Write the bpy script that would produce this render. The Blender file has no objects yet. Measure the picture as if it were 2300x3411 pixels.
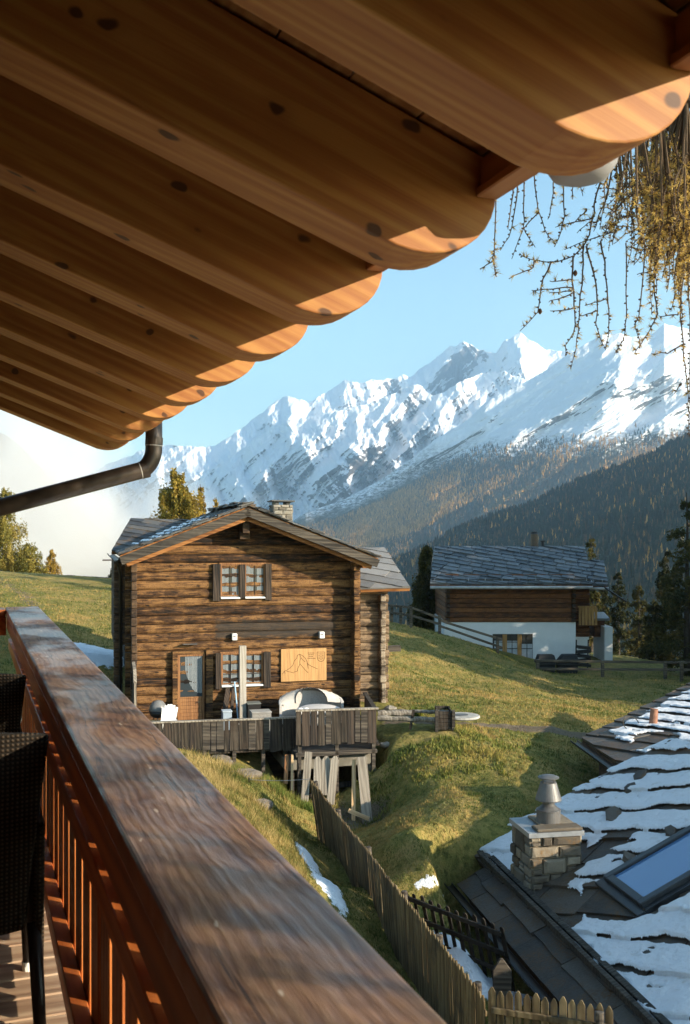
import bpy, bmesh, math, random
import numpy as np
from mathutils import Vector, Matrix

random.seed(11)
RNG = np.random.default_rng(11)
R = math.radians
scene = bpy.context.scene
COL = scene.collection

# ---------------------------------------------------------------- camera model
F, CX, HY = 3411.0, 1150.0, 1785.0          # focal length, centre and horizon of the photograph in its own pixels


def W(px, py, y):
    """the point seen at a photo pixel, y metres ahead of the camera (camera stands at the origin)"""
    return Vector(((px - CX) / F * y, y, (HY - py) / F * y))


SUN_H, SUN_E = R(115), R(17.2)               # heading (clockwise from straight ahead) and elevation
SUN = Vector((math.sin(SUN_H) * math.cos(SUN_E), math.cos(SUN_H) * math.cos(SUN_E), math.sin(SUN_E)))


# ---------------------------------------------------------------- numpy noise
def _hash(ix, iy, seed):
    h = (ix.astype(np.int64) * 374761393 + iy.astype(np.int64) * 668265263 + seed * 1442695041) & 0x7FFFFFFF
    h = ((h ^ (h >> 13)) * 1274126177) & 0x7FFFFFFF
    h = h ^ (h >> 16)
    return (h & 0xFFFF) / 65536.0


def pn(x, y, seed=0):
    x = np.asarray(x, float); y = np.asarray(y, float)
    xi = np.floor(x); yi = np.floor(y)
    fx = x - xi; fy = y - yi
    u = fx * fx * fx * (fx * (fx * 6 - 15) + 10)
    v = fy * fy * fy * (fy * (fy * 6 - 15) + 10)

    def g(ox, oy):
        a = _hash(xi + ox, yi + oy, seed) * 2 * np.pi
        return np.cos(a) * (fx - ox) + np.sin(a) * (fy - oy)
    a = g(0, 0) * (1 - u) + g(1, 0) * u
    b = g(0, 1) * (1 - u) + g(1, 1) * u
    return (a * (1 - v) + b * v) * 1.5


def fbm(x, y, octs=4, seed=0, gain=0.5, lac=2.03):
    t = 0; a = 1.0; s = 0
    for i in range(octs):
        t = t + a * pn(x, y, seed + i * 17); s += a
        x = x * lac; y = y * lac; a *= gain
    return t / s


def ridged(x, y, octs=4, seed=0, gain=0.5, lac=2.07):
    t = 0; a = 1.0; s = 0
    for i in range(octs):
        t = t + a * (1 - np.abs(pn(x, y, seed + i * 17)) * 1.6); s += a
        x = x * lac; y = y * lac; a *= gain
    return t / s


# ---------------------------------------------------------------- mesh builder
class MB:
    def __init__(s):
        s.v = []; s.f = []; s.m = []; s.mi = 0

    def add(s, vs, fs):
        o = len(s.v)
        s.v.extend(tuple(p) for p in vs)
        for f in fs:
            s.f.append(tuple(i + o for i in f)); s.m.append(s.mi)
        return s

    def hexa(s, p):
        """p: 4 bottom points counter-clockwise then 4 top points"""
        return s.add(p, [(3, 2, 1, 0), (4, 5, 6, 7), (0, 1, 5, 4), (1, 2, 6, 5), (2, 3, 7, 6), (3, 0, 4, 7)])

    def box(s, x0, x1, y0, y1, z0, z1):
        return s.hexa([(x0, y0, z0), (x1, y0, z0), (x1, y1, z0), (x0, y1, z0),
                       (x0, y0, z1), (x1, y0, z1), (x1, y1, z1), (x0, y1, z1)])

    def obox(s, c, size, M=None):
        a, b, d = [q / 2 for q in size]
        c = Vector(c)
        pts = [Vector(q) for q in ((-a, -b, -d), (a, -b, -d), (a, b, -d), (-a, b, -d), (-a, -b, d), (a, -b, d), (a, b, d), (-a, b, d))]
        if M is not None:
            pts = [M @ q for q in pts]
        return s.hexa([c + q for q in pts])

    def beam(s, p0, p1, w, h, up=(0, 0, 1)):
        """a bar from p0 to p1, w across, h along 'up'"""
        p0 = Vector(p0); p1 = Vector(p1)
        d = (p1 - p0).normalized(); up = Vector(up)
        sd = d.cross(up)
        if sd.length < 1e-5:
            sd = d.cross(Vector((1, 0, 0)))
        sd.normalize(); u = sd.cross(d).normalized()
        a = sd * (w / 2); b = u * (h / 2)
        return s.hexa([p0 - a - b, p0 + a - b, p1 + a - b, p1 - a - b, p0 - a + b, p0 + a + b, p1 + a + b, p1 - a + b])

    def prism(s, poly, vec):
        """poly: 3-D points of a planar polygon, extruded by vec"""
        n = len(poly); vec = Vector(vec)
        a = [Vector(q) for q in poly]
        fs = [tuple(range(n - 1, -1, -1)), tuple(range(n, 2 * n))]
        for i in range(n):
            j = (i + 1) % n
            fs.append((i, j, n + j, n + i))
        return s.add(a + [q + vec for q in a], fs)

    def tube(s, pts, r, n=8, cap=True):
        pts = [Vector(p) for p in pts]
        if not hasattr(r, '__len__'):
            r = [r] * len(pts)
        o = len(s.v)
        ref = None
        vs = []
        for i, p in enumerate(pts):
            d = (pts[min(i + 1, len(pts) - 1)] - pts[max(i - 1, 0)])
            if d.length < 1e-9:
                d = Vector((0, 0, 1))
            d.normalize()
            if ref is None:
                ref = Vector((1, 0, 0)) if abs(d.x) < 0.8 else Vector((0, 1, 0))
            a = (ref - d * ref.dot(d))
            if a.length < 1e-6:
                a = d.orthogonal()
            a.normalize(); b = d.cross(a); ref = a
            for k in range(n):
                t = 2 * math.pi * k / n
                vs.append(p + (a * math.cos(t) + b * math.sin(t)) * r[i])
        fs = []
        for i in range(len(pts) - 1):
            for k in range(n):
                k2 = (k + 1) % n
                fs.append((i * n + k, i * n + k2, (i + 1) * n + k2, (i + 1) * n + k))
        if cap:
            fs.append(tuple(range(n - 1, -1, -1)))
            fs.append(tuple((len(pts) - 1) * n + k for k in range(n)))
        return s.add(vs, fs)

    def lathe(s, prof, c=(0, 0, 0), n=20):
        """prof: (radius, z) pairs"""
        vs = []
        for r, z in prof:
            for k in range(n):
                t = 2 * math.pi * k / n
                vs.append((c[0] + r * math.cos(t), c[1] + r * math.sin(t), c[2] + z))
        fs = []
        for i in range(len(prof) - 1):
            for k in range(n):
                k2 = (k + 1) % n
                fs.append((i * n + k, i * n + k2, (i + 1) * n + k2, (i + 1) * n + k))
        fs.append(tuple(range(n - 1, -1, -1)))
        fs.append(tuple((len(prof) - 1) * n + k for k in range(n)))
        return s.add(vs, fs)

    def build(s, name, mats, parent=None, smooth=False, bevel=0, seg=1, recalc=True):
        me = bpy.data.meshes.new(name)
        me.from_pydata(s.v, [], s.f)
        if not isinstance(mats, (list, tuple)):
            mats = [mats]
        for m in mats:
            me.materials.append(m)
        if any(s.m):
            me.polygons.foreach_set('material_index', s.m)
        if recalc:
            bm = bmesh.new(); bm.from_mesh(me)
            bmesh.ops.recalc_face_normals(bm, faces=bm.faces)
            bm.to_mesh(me); bm.free()
        if smooth:
            me.polygons.foreach_set('use_smooth', [True] * len(me.polygons))
        me.update()
        o = bpy.data.objects.new(name, me)
        COL.objects.link(o)
        if parent is not None:
            o.parent = parent
        if bevel:
            b = o.modifiers.new('bevel', 'BEVEL'); b.width = bevel; b.segments = seg; b.limit_method = 'ANGLE'; b.angle_limit = R(40)
        return o


def grid_mesh(name, P, mats, parent=None, attrs=None, smooth=True, keep=None):
    """P: (n, m, 3) array of points -> one sheet; keep: (n-1, m-1) mask of the cells that exist"""
    n, m, _ = P.shape
    idx = np.arange(n * m).reshape(n, m)
    q = np.stack([idx[:-1, :-1], idx[1:, :-1], idx[1:, 1:], idx[:-1, 1:]], -1)
    q = q[keep] if keep is not None else q.reshape(-1, 4)
    return raw_mesh(name, P.reshape(-1, 3), q, mats, parent, attrs, smooth)


def raw_mesh(name, V, Q, mats, parent=None, attrs=None, smooth=False):
    """V: (n,3) points, Q: (k, s) faces with s corners each; attrs: name -> per-point floats or colours"""
    V = np.asarray(V, np.float32); Q = np.asarray(Q, np.int32)
    k, s = Q.shape
    me = bpy.data.meshes.new(name)
    me.vertices.add(len(V)); me.vertices.foreach_set('co', V.ravel())
    me.loops.add(k * s); me.loops.foreach_set('vertex_index', Q.ravel())
    me.polygons.add(k)
    me.polygons.foreach_set('loop_start', np.arange(k, dtype=np.int32) * s)
    if smooth:
        me.polygons.foreach_set('use_smooth', np.ones(k, bool))
    if not isinstance(mats, (list, tuple)):
        mats = [mats]
    for mm in mats:
        me.materials.append(mm)
    for an, av in (attrs or {}).items():
        av = np.asarray(av, np.float32)
        if av.ndim == 1:
            a = me.attributes.new(an, 'FLOAT', 'POINT'); a.data.foreach_set('value', av)
        else:
            a = me.attributes.new(an, 'FLOAT_COLOR', 'POINT')
            if av.shape[1] == 3:
                av = np.concatenate([av, np.ones((len(av), 1), np.float32)], 1)
            a.data.foreach_set('color', av.ravel())
    me.update(calc_edges=True); me.validate()
    o = bpy.data.objects.new(name, me)
    COL.objects.link(o)
    if parent is not None:
        o.parent = parent
    return o


def tag(o, label=None, cat=None, group=None, kind=None):
    if label: o['label'] = label
    if cat: o['category'] = cat
    if group: o['group'] = group
    if kind: o['kind'] = kind
    return o


def thing(name, label, cat, loc=(0, 0, 0), rz=0.0, group=None):
    o = bpy.data.objects.new(name, None)
    COL.objects.link(o)
    o.location = loc; o.rotation_euler = (0, 0, rz); o.empty_display_size = 0.2
    return tag(o, label, cat, group)


def copy_tree(src, parent=None, loc=None, rz=None, scale=None, label=None):
    c = src.copy(); COL.objects.link(c)
    if parent is not None: c.parent = parent
    if loc is not None: c.location = loc
    if rz is not None: c.rotation_euler = (0, 0, rz)
    if scale is not None: c.scale = scale if hasattr(scale, '__len__') else (scale,) * 3
    if label: c['label'] = label
    for ch in list(src.children):
        copy_tree(ch, c)
    return c


# ---------------------------------------------------------------- node helper
class G:
    def __init__(s, name, rough=0.8, spec=0.3):
        s.mat = bpy.data.materials.new(name); s.mat.use_nodes = True
        s.nt = s.mat.node_tree
        s.b = s.nt.nodes['Principled BSDF']
        s.b.inputs['Roughness'].default_value = rough
        s.b.inputs['Specular IOR Level'].default_value = spec
        s._obj = None

    def n(s, t, ins=None, **props):
        nd = s.nt.nodes.new(t)
        for k, v in props.items():
            setattr(nd, k, v)
        for k, v in (ins or {}).items():
            if isinstance(v, bpy.types.NodeSocket):
                s.nt.links.new(v, nd.inputs[k])
            else:
                nd.inputs[k].default_value = v
        return nd

    def coord(s, rand=0.0):
        v = s.n('ShaderNodeTexCoord').outputs['Object']
        if rand:
            oi = s.n('ShaderNodeObjectInfo').outputs['Random']
            m = s.math('MULTIPLY', oi, rand)
            v = s.n('ShaderNodeVectorMath', {0: v, 1: s.n('ShaderNodeCombineXYZ', {0: m, 1: m, 2: m}).outputs[0]}, operation='ADD').outputs[0]
        return v

    def scale(s, v, xyz):
        return s.n('ShaderNodeVectorMath', {0: v, 1: xyz}, operation='MULTIPLY').outputs[0]

    def noise(s, v, scale=1.0, detail=4.0, rough=0.55, dist=0.0, color=False):
        nd = s.n('ShaderNodeTexNoise', {'Vector': v, 'Scale': scale, 'Detail': detail, 'Roughness': rough, 'Distortion': dist})
        return nd.outputs['Color' if color else 'Fac']

    def vor(s, v, scale=1.0, feature='F1', out='Distance', rnd=1.0):
        return s.n('ShaderNodeTexVoronoi', {'Vector': v, 'Scale': scale, 'Randomness': rnd}, feature=feature).outputs[out]

    def math(s, op, a, b=0.0, c=None, clamp=False):
        ins = {0: a, 1: b}
        if c is not None: ins[2] = c
        nd = s.n('ShaderNodeMath', ins, operation=op); nd.use_clamp = clamp
        return nd.outputs[0]

    def mr(s, v, a, b, c=0.0, d=1.0, smooth=False):
        nd = s.n('ShaderNodeMapRange', {0: v, 1: a, 2: b, 3: c, 4: d}); nd.clamp = True
        if smooth: nd.interpolation_type = 'SMOOTHSTEP'
        return nd.outputs[0]

    def ramp(s, fac, stops, interp='LINEAR'):
        nd = s.n('ShaderNodeValToRGB', {0: fac}); cr = nd.color_ramp; cr.interpolation = interp
        while len(cr.elements) < len(stops):
            cr.elements.new(0.5)
        for e, (p, c) in zip(cr.elements, stops):
            e.position = p; e.color = (c[0], c[1], c[2], 1)
        return nd.outputs[0]

    def mix(s, f, a, b, blend='MIX'):
        nd = s.n('ShaderNodeMix', data_type='RGBA', blend_type=blend)
        for k, v in ((0, f), (6, a), (7, b)):
            if isinstance(v, bpy.types.NodeSocket):
                s.nt.links.new(v, nd.inputs[k])
            else:
                nd.inputs[k].default_value = v if k == 0 else (v[0], v[1], v[2], 1)
        return nd.outputs[2]

    def attr(s, name, out='Fac'):
        return s.n('ShaderNodeAttribute', attribute_name=name).outputs[out]

    def xyz(s, v):
        return s.n('ShaderNodeSeparateXYZ', {0: v}).outputs

    def set(s, color=None, rough=None, bump=None, bstr=0.5, bdist=0.02, metal=None):
        def put(key, v):
            if isinstance(v, bpy.types.NodeSocket):
                s.nt.links.new(v, s.b.inputs[key])
            elif key == 'Base Color':
                s.b.inputs[key].default_value = (v[0], v[1], v[2], 1)
            else:
                s.b.inputs[key].default_value = v
        if color is not None: put('Base Color', color)
        if rough is not None: put('Roughness', rough)
        if metal is not None: put('Metallic', metal)
        if bump is not None:
            nd = s.n('ShaderNodeBump', {'Height': bump, 'Strength': bstr, 'Distance': bdist})
            s.nt.links.new(nd.outputs[0], s.b.inputs['Normal'])
        return s.mat


def wood(name, dark, mid, light, axis=0, stretch=12.0, freq=1.0, rough=0.75, knots=0.0, knot_scale=1.6, bstr=0.4, bdist=0.004, weather=0.0,
         wcol=(0.12, 0.11, 0.10), spec=0.3, rand=37.0, ring=1.0, knot_col=(0.02, 0.01, 0.006)):
    """grain runs along the object's own axis"""
    g = G(name, rough, spec)
    v = g.coord(rand)
    k = [stretch * freq] * 3; k[axis] = freq
    vs = g.scale(v, tuple(k))
    broad = g.noise(vs, 0.35, 2, 0.5, 0.6)
    lines = g.n('ShaderNodeTexWave', {'Vector': g.scale(v, tuple(0.06 * q if i == axis else 1.0 * q for i, q in enumerate([freq * 3.0] * 3))),
                                       'Scale': 2.2, 'Distortion': 9.0, 'Detail': 2.5, 'Detail Scale': 0.8}, wave_type='BANDS',
                bands_direction='DIAGONAL').outputs['Fac']
    fine = g.noise(vs, 3.0, 3, 0.6)
    f = g.math('ADD', g.math('MULTIPLY', broad, 0.62), g.math('ADD', g.math('MULTIPLY', lines, 0.20 * ring), g.math('MULTIPLY', fine, 0.28)))
    c = g.ramp(f, [(0.36, dark), (0.52, mid), (0.68, light)])
    if knots:
        kk = [1.0] * 3; kk[axis] = 0.62
        vk = g.n('ShaderNodeVectorMath', {0: g.scale(v, tuple(kk)), 1: g.scale(g.noise(v, 9.0, 2, 0.5, 0, True), (0.05, 0.05, 0.05))}, operation='ADD').outputs[0]
        d = g.vor(vk, knot_scale)
        c = g.mix(g.mr(d, knots * 1.0, knots * 2.2, 0.35, 0.0, True), c, dark)
        c = g.mix(g.mr(d, knots * 0.65, knots, 0.93, 0.0, True), c, knot_col)
    if weather:
        wz = g.noise(g.scale(v, (1.3, 1.3, 1.3)), 1.4, 5, 0.65)
        c = g.mix(g.mr(wz, 0.62 - weather * 0.35, 0.75 - weather * 0.25), c, wcol)
    return g.set(c, bump=g.math('ADD', fine, lines), bstr=bstr, bdist=bdist)
# ================================================================= materials used in several places
M_RAFTER = wood('spruce_planed', (0.265, 0.096, 0.024), (0.315, 0.126, 0.032), (0.390, 0.182, 0.048), 0, 46, 2.0, 0.6, knots=0.145, knot_scale=9.0, bstr=0.12, ring=0.9, knot_col=(0.06, 0.024, 0.010))
M_BOARD = wood('spruce_boards', (0.21, 0.074, 0.019), (0.25, 0.096, 0.026), (0.30, 0.130, 0.038), 1, 46, 2.0, 0.6, knots=0.16, knot_scale=8.8, bstr=0.12, ring=0.9, knot_col=(0.06, 0.024, 0.010))
M_FASCIA = wood('stained_fascia', (0.20, 0.08, 0.03), (0.30, 0.13, 0.05), (0.36, 0.17, 0.07), 1, 14, 1.0, 0.6, bstr=0.15)
M_RED = wood('red_stained_wood', (0.25, 0.062, 0.014), (0.41, 0.110, 0.024), (0.52, 0.16, 0.038), 1, 12, 1.4, 0.5, bstr=0.25, spec=0.3)
M_REDV = wood('red_stained_upright', (0.26, 0.070, 0.017), (0.38, 0.115, 0.027), (0.48, 0.16, 0.042), 2, 12, 1.4, 0.5, bstr=0.25, spec=0.3)


def metal(name, col, rough=0.4, met=0.8, var=0.25, spec=0.5):
    g = G(name, rough, spec)
    v = g.coord(11.0)
    f = g.noise(v, 3.5, 5, 0.65)
    c = g.mix(g.mr(f, 0.35, 0.7), [q * (1 - var) for q in col], [min(1, q * (1 + var)) for q in col])
    return g.set(c, rough=g.mr(f, 0.3, 0.7, rough * 0.8, min(1, rough * 1.3)), metal=met)


def plain(name, col, rough=0.8, var=0.15, scale=6.0, bstr=0.0, bscale=40.0, spec=0.3, bdist=0.01):
    g = G(name, rough, spec)
    v = g.coord(5.0)
    f = g.noise(v, scale, 5, 0.6)
    c = g.mix(g.mr(f, 0.3, 0.7), [q * (1 - var) for q in col], [min(1, q * (1 + var)) for q in col])
    return g.set(c, bump=g.noise(v, bscale, 4, 0.65) if bstr else None, bstr=bstr, bdist=bdist)


M_ZINC = metal('zinc', (0.42, 0.42, 0.43), 0.5, 0.3)
M_PIPE = metal('brown_pipe', (0.055, 0.040, 0.030), 0.38, 0.35, 0.3)
M_SOLDER = plain('solder_line', (0.35, 0.33, 0.30), 0.5)



def handrail_mat():
    """old varnished plank: worn brown grain on top, red stain on the sides, damp film that mirrors the sky"""
    g = G('weathered_handrail', 0.4, 0.5)
    v = g.coord()
    warp = g.scale(g.noise(g.scale(v, (1.6, 0.8, 1)), 2.2, 3, 0.5, 0, True), (0.10, 0.3, 0.0))
    vw = g.n('ShaderNodeVectorMath', {0: v, 1: warp}, operation='ADD').outputs[0]
    vs = g.scale(vw, (6.5, 1.15, 6.5))
    grain = g.noise(vs, 2.6, 6, 0.62, 0.8)
    rings = g.n('ShaderNodeTexWave', {'Vector': g.scale(vw, (1.0, 0.045, 1.0)), 'Scale': 16.0, 'Distortion': 4.0, 'Detail': 3.0, 'Detail Scale': 2.0}, wave_type='BANDS', bands_direction='X').outputs['Fac']
    fine = g.noise(g.scale(v, (60, 3.0, 60)), 3.0, 4, 0.65)
    f = g.math('ADD', g.math('MULTIPLY', grain, 0.72), g.math('ADD', g.math('MULTIPLY', rings, 0.07), g.math('MULTIPLY', fine, 0.22)))
    top = g.ramp(f, [(0.30, (0.060, 0.025, 0.014)), (0.44, (0.150, 0.070, 0.036)), (0.56, (0.24, 0.128, 0.066)), (0.72, (0.36, 0.225, 0.125))])
    worn = g.noise(g.scale(v, (4.0, 1.1, 1.0)), 2.2, 5, 0.6)
    top = g.mix(g.mr(worn, 0.46, 0.68, 0.0, 0.7, True), top, (0.38, 0.215, 0.115))
    crk = g.noise(g.n('ShaderNodeVectorMath', {0: g.scale(v, (34, 0.9, 34)), 1: (3.1, 0.4, 0)}, operation='ADD').outputs[0], 1.0, 3, 0.5)
    crm = g.math('MULTIPLY', g.mr(g.math('ABSOLUTE', g.math('SUBTRACT', crk, 0.5)), 0.004, 0.014, 1.0, 0.0), g.mr(g.noise(g.scale(v, (9, 1.6, 9)), 1.0, 2), 0.47, 0.56))
    top = g.mix(g.math('MULTIPLY', crm, 0.85), top, (0.020, 0.010, 0.006))
    nick = g.noise(g.scale(v, (18, 5, 18)), 2.0, 2, 0.5)
    top = g.mix(g.mr(nick, 0.73, 0.76), top, (0.50, 0.40, 0.30))
    side = g.ramp(g.noise(vs, 2.0, 3), [(0.3, (0.27, 0.066, 0.015)), (0.7, (0.45, 0.125, 0.028))])
    nz = g.xyz(g.n('ShaderNodeNewGeometry').outputs['Normal'])[2]
    c = g.mix(g.mr(nz, 0.4, 0.75), side, top)
    wet = g.noise(g.scale(vw, (3.2, 1.3, 1.0)), 1.6, 4, 0.6)
    ro = g.math('ADD', g.mr(wet, 0.42, 0.66, 0.26, 0.62, True), g.math('MULTIPLY', fine, 0.10))
    h = g.math('ADD', g.math('MULTIPLY', grain, 1.0), g.math('ADD', g.math('MULTIPLY', fine, 0.3), g.math('MULTIPLY', rings, 0.18)))
    return g.set(c, rough=ro, bump=h, bstr=0.45, bdist=0.0045)


# ================================================================= the balcony the photograph is taken from
TH = math.atan2(1150 + 103, F)                 # the eaves run this far left of straight ahead
FLOOR = -1.42
BAL = dict(loc=(0, 0, FLOOR), rz=TH)


def bz(z): return z - FLOOR


SL = math.atan(0.383)
RT = (1.063, bz(0.797))                        # top corner of a rafter's end


def rl(p, z):
    """(outward, height) -> along and square to the rafters"""
    dx, dz = p - RT[0], bz(z) - RT[1]
    return dx * math.cos(SL) - dz * math.sin(SL), dx * math.sin(SL) + dz * math.cos(SL)


roof = thing('eave_roof', 'pale spruce roof overhang with rounded rafter ends seen from below', 'roof', **BAL)
prof = []
zb = lambda p: 0.645 - 0.383 * (p - 0.716)
prof.append((-1.7, zb(-1.7))); prof.append((0.83, zb(0.83)))
for a in range(1, 11):                          # rounded nose
    t = a / 10 * math.pi / 2
    p0, z0 = 0.83, zb(0.83)
    cx, cz = 0.83 + 0.0, 0.735
    x = 0.83 + (1.063 - 0.83) * math.sin(t)
    zz = (0.735 - (0.735 - z0) * math.cos(t)) - 0.383 * (x - 0.83) * (1 - a / 10) * 0.72
    prof.append((x, zz))
prof.append((1.063, 0.797)); prof.append((-1.7, 0.797 + 0.383 * (1.063 + 1.7)))
mb = MB()
pp = [rl(p, z) for p, z in prof]
mb.prism([(x, 0, z) for x, z in pp], (0, 0.155, 0))
raf = mb.build('rafter', M_RAFTER, roof, bevel=0.004, seg=2)
raf.location = (RT[0], 1.31, RT[1]); raf.rotation_euler = (0, SL, 0)
for k in range(-5, 11):
    if k == 1: continue
    c = copy_tree(raf, roof, loc=(RT[0], 1.31 + 0.64 * (k - 1), RT[1]))
T0, T1 = -3.2, 7.34
mb = MB()                                       # soffit boards, tongue and groove, one sheet per board
x = -3.0
while x < -0.02:
    w = min(0.165, -0.02 - x)
    mb.box(x, x + w - 0.003, T0, T1, 0.008, 0.026); x += w
bo = mb.build('roof_boarding', M_BOARD, roof, bevel=0.002)
bo.location = (RT[0], 0, RT[1]); bo.rotation_euler = (0, SL, 0)
mb = MB(); mb.box(-3.0, 0.06, T0 - 0.02, T1 + 0.02, 0.028, 0.14)
ro = mb.build('roof_covering', plain('roof_slates', (0.09, 0.09, 0.10), 0.7), roof)
ro.location = (RT[0], 0, RT[1]); ro.rotation_euler = (0, SL, 0)
mb = MB()
for k in range(-5, 10):
    a = 1.31 + 0.64 * (k - 1) + 0.156; b = a + 0.64 - 0.157
    mb.box(1.022, 1.046, a, b, bz(0.742), bz(0.802))
    mb.box(1.012, 1.064, a, b, bz(0.720), bz(0.741))
mb.build('fascia', M_FASCIA, roof, bevel=0.003)
mb = MB()                                       # half-round gutter behind the rafter ends
ring = [(math.cos(t), math.sin(t)) for t in [math.pi + math.pi * i / 12 for i in range(13)]]
gp = [(1.145 + 0.062 * c, bz(0.872) + 0.062 * s) for c, s in ring] + [(1.145 + 0.057 * c, bz(0.872) + 0.057 * s) for c, s in reversed(ring)]
n = len(gp)
vs = [(x, T0, z) for x, z in gp] + [(x, T1, z) for x, z in gp]
mb.add(vs, [(i, (i + 1) % n, n + (i + 1) % n, n + i) for i in range(n)])
gut = mb.build('gutter', M_ZINC, roof, smooth=False)
mb = MB(); mb.lathe([(0.03, -0.075), (0.055, -0.066), (0.074, -0.038), (0.080, 0.0), (0.080, 0.06)], (1.16, 1.78, bz(0.79)), 28)
mb.build('outlet', plain('pale_zinc', (0.25, 0.245, 0.245), 0.5, 0.12), gut, smooth=True)
mb = MB()
PT = 6.80
path = [(1.15, bz(0.84)), (1.15, bz(0.60))]
c0 = (1.03, bz(0.585))
for i in range(1, 8):
    a = -i / 7 * R(74)
    path.append((c0[0] + 0.12 * math.cos(a), c0[1] + 0.16 * math.sin(a)))
dx, dz = -math.cos(R(16)), -math.sin(R(16))
ex, ez = path[-1]
path.append((ex + 0.10 * dx, ez + 0.10 * dz)); path.append((ex + 2.1 * dx, ez + 2.1 * dz))
mb.tube([(p, PT, z) for p, z in path], 0.056, 20)
dp = mb.build('downpipe', M_PIPE, roof, smooth=True)
for i0, i1 in ((1, 1), (8, 8)):
    mb = MB(); a = Vector((path[i0][0], PT, path[i0][1])); b = Vector((path[i0 + 1][0], PT, path[i0 + 1][1])); d = (b - a).normalized()
    mb.tube([a, a + d * 0.006], 0.0575, 20)
    mb.build('joint_ring', M_SOLDER, dp, smooth=False)
    mb = MB(); mb.tube([a - d * 0.05, a - d * 0.001], 0.0585, 20)
    mb.build('sleeve', M_PIPE, dp, smooth=False)

# ---- railing
rail = thing('balcony_railing', 'red stained balcony railing with broad worn brown handrail', 'railing', **BAL)
M_HAND = handrail_mat()
AL, AR = 0.236, 0.456
RT1 = 7.42
mb = MB(); mb.box(AL, AR, -0.9, RT1, bz(-0.54), bz(-0.49))
mb.build('handrail', M_HAND, rail, bevel=0.009, seg=3)
mb = MB(); mb.box(-1.15, AL - 0.004, RT1 - 0.22, RT1 - 0.002, bz(-0.542), bz(-0.492))
mb.build('end_handrail', M_HAND, rail, bevel=0.006, seg=2)
mb = MB(); mb.box(AL + 0.004, AL + 0.03, -0.9, RT1 - 0.005, bz(-0.625), bz(-0.541))
mb.box(-1.15, AL - 0.002, RT1 - 0.21, RT1 - 0.18, bz(-0.665), bz(-0.543))
mb.build('apron_board', M_RED, rail, bevel=0.003)
mb = MB()
mb.box(AL + 0.018, AL + 0.060, -0.9, RT1 - 0.02, bz(-0.775), bz(-0.705))
mb.box(-1.15, AL - 0.01, RT1 - 0.21, RT1 - 0.17, bz(-1.30), bz(-1.24))
mb.build('middle_rail', M_RED, rail, bevel=0.003)
mb = MB(); mb.box(AL + 0.014, AL + 0.060, -0.9, RT1 - 0.02, bz(-1.31), bz(-1.235))
mb.build('bottom_rail', M_RED, rail, bevel=0.003)
mb = MB(); mb.box(0, 0.024, 0, 0.150, bz(-1.34), bz(-0.543))
bal = mb.build('baluster', M_REDV, rail, bevel=0.003); bal.location = (AL + 0.062, 0, 0)
k = 0
t = -0.5
first = True
while t < RT1 - 0.15:
    if first: bal.location = (AL + 0.062, t, 0); first = False
    else: copy_tree(bal, rail, loc=(AL + 0.062, t, 0))
    t += 0.205
for i in range(8):
    copy_tree(bal, rail, loc=(-0.02 - i * 0.16, RT1 - 0.166, 0), rz=R(90))
mb = MB(); mb.box(0, 0.09, 0, 0.09, bz(-1.46), bz(-0.545))
po = mb.build('post', M_REDV, rail, bevel=0.004)
ps = [0.9, 2.45, 4.05, 5.65, 7.2]
for i, t in enumerate(ps):
    if i == 0: po.location = (AL + 0.088, t, 0)
    else: copy_tree(po, rail, loc=(AL + 0.088, t, 0))

# ---- floor and house wall
M_DECK = wood('deck_planks', (0.20, 0.12, 0.075), (0.34, 0.22, 0.14), (0.46, 0.33, 0.22), 0, 14, 1.2, 0.7, knots=0.12, knot_scale=2.5, bstr=0.3, rand=0)
fl = None
mb = MB(); t = -1.2
while t < 7.4:
    mb.box(-1.22, 0.50, t, t + 0.138, bz(-1.45), bz(-1.42)); t += 0.145
deck = mb.build('balcony_floor', M_DECK, None, bevel=0.004)
deck.location = BAL['loc']; deck.rotation_euler = (0, 0, TH); tag(deck, kind='structure')
M_WALLW = wood('wall_cladding', (0.035, 0.018, 0.010), (0.07, 0.035, 0.018), (0.11, 0.06, 0.03), 1, 12, 1.0, 0.7, bstr=0.3)
mb = MB()
z = -7.0
while z < 1.75:
    mb.box(-1.62, -1.24, -1.4, 7.36, bz(z), bz(z + 0.148)); z += 0.15
mb.box(-1.62, 1.10, -1.35, -1.05, bz(-4.0), bz(0.70))  # unseen cross wall behind the camera, added to keep back light off the rafters
hw = mb.build('house_wall', M_WALLW, None)
hw.location = BAL['loc']; hw.rotation_euler = (0, 0, TH); tag(hw, kind='structure')

# ---- two dark armchairs with woven backs
gw = G('dark_wicker', 0.75, 0.12)
v = gw.coord()
w1 = gw.n('ShaderNodeTexWave', {'Vector': v, 'Scale': 26.0, 'Distortion': 0.6}, wave_type='BANDS', bands_direction='X').outputs['Fac']
w2 = gw.n('ShaderNodeTexWave', {'Vector': v, 'Scale': 26.0, 'Distortion': 0.6}, wave_type='BANDS', bands_direction='Z').outputs['Fac']
wv = gw.math('MULTIPLY', w1, w2)
M_WICK = gw.set(gw.ramp(wv, [(0.1, (0.010, 0.008, 0.006)), (0.7, (0.050, 0.036, 0.024))]), bump=wv, bstr=0.8, bdist=0.004)
M_DARKM = plain('dark_frame', (0.015, 0.013, 0.012), 0.45, spec=0.4)
M_ALU = metal('bright_aluminium', (0.70, 0.72, 0.74), 0.25, 1.0, 0.05)
M_CAP = plain('white_foot_cap', (0.75, 0.74, 0.70), 0.5, 0.03)


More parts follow.
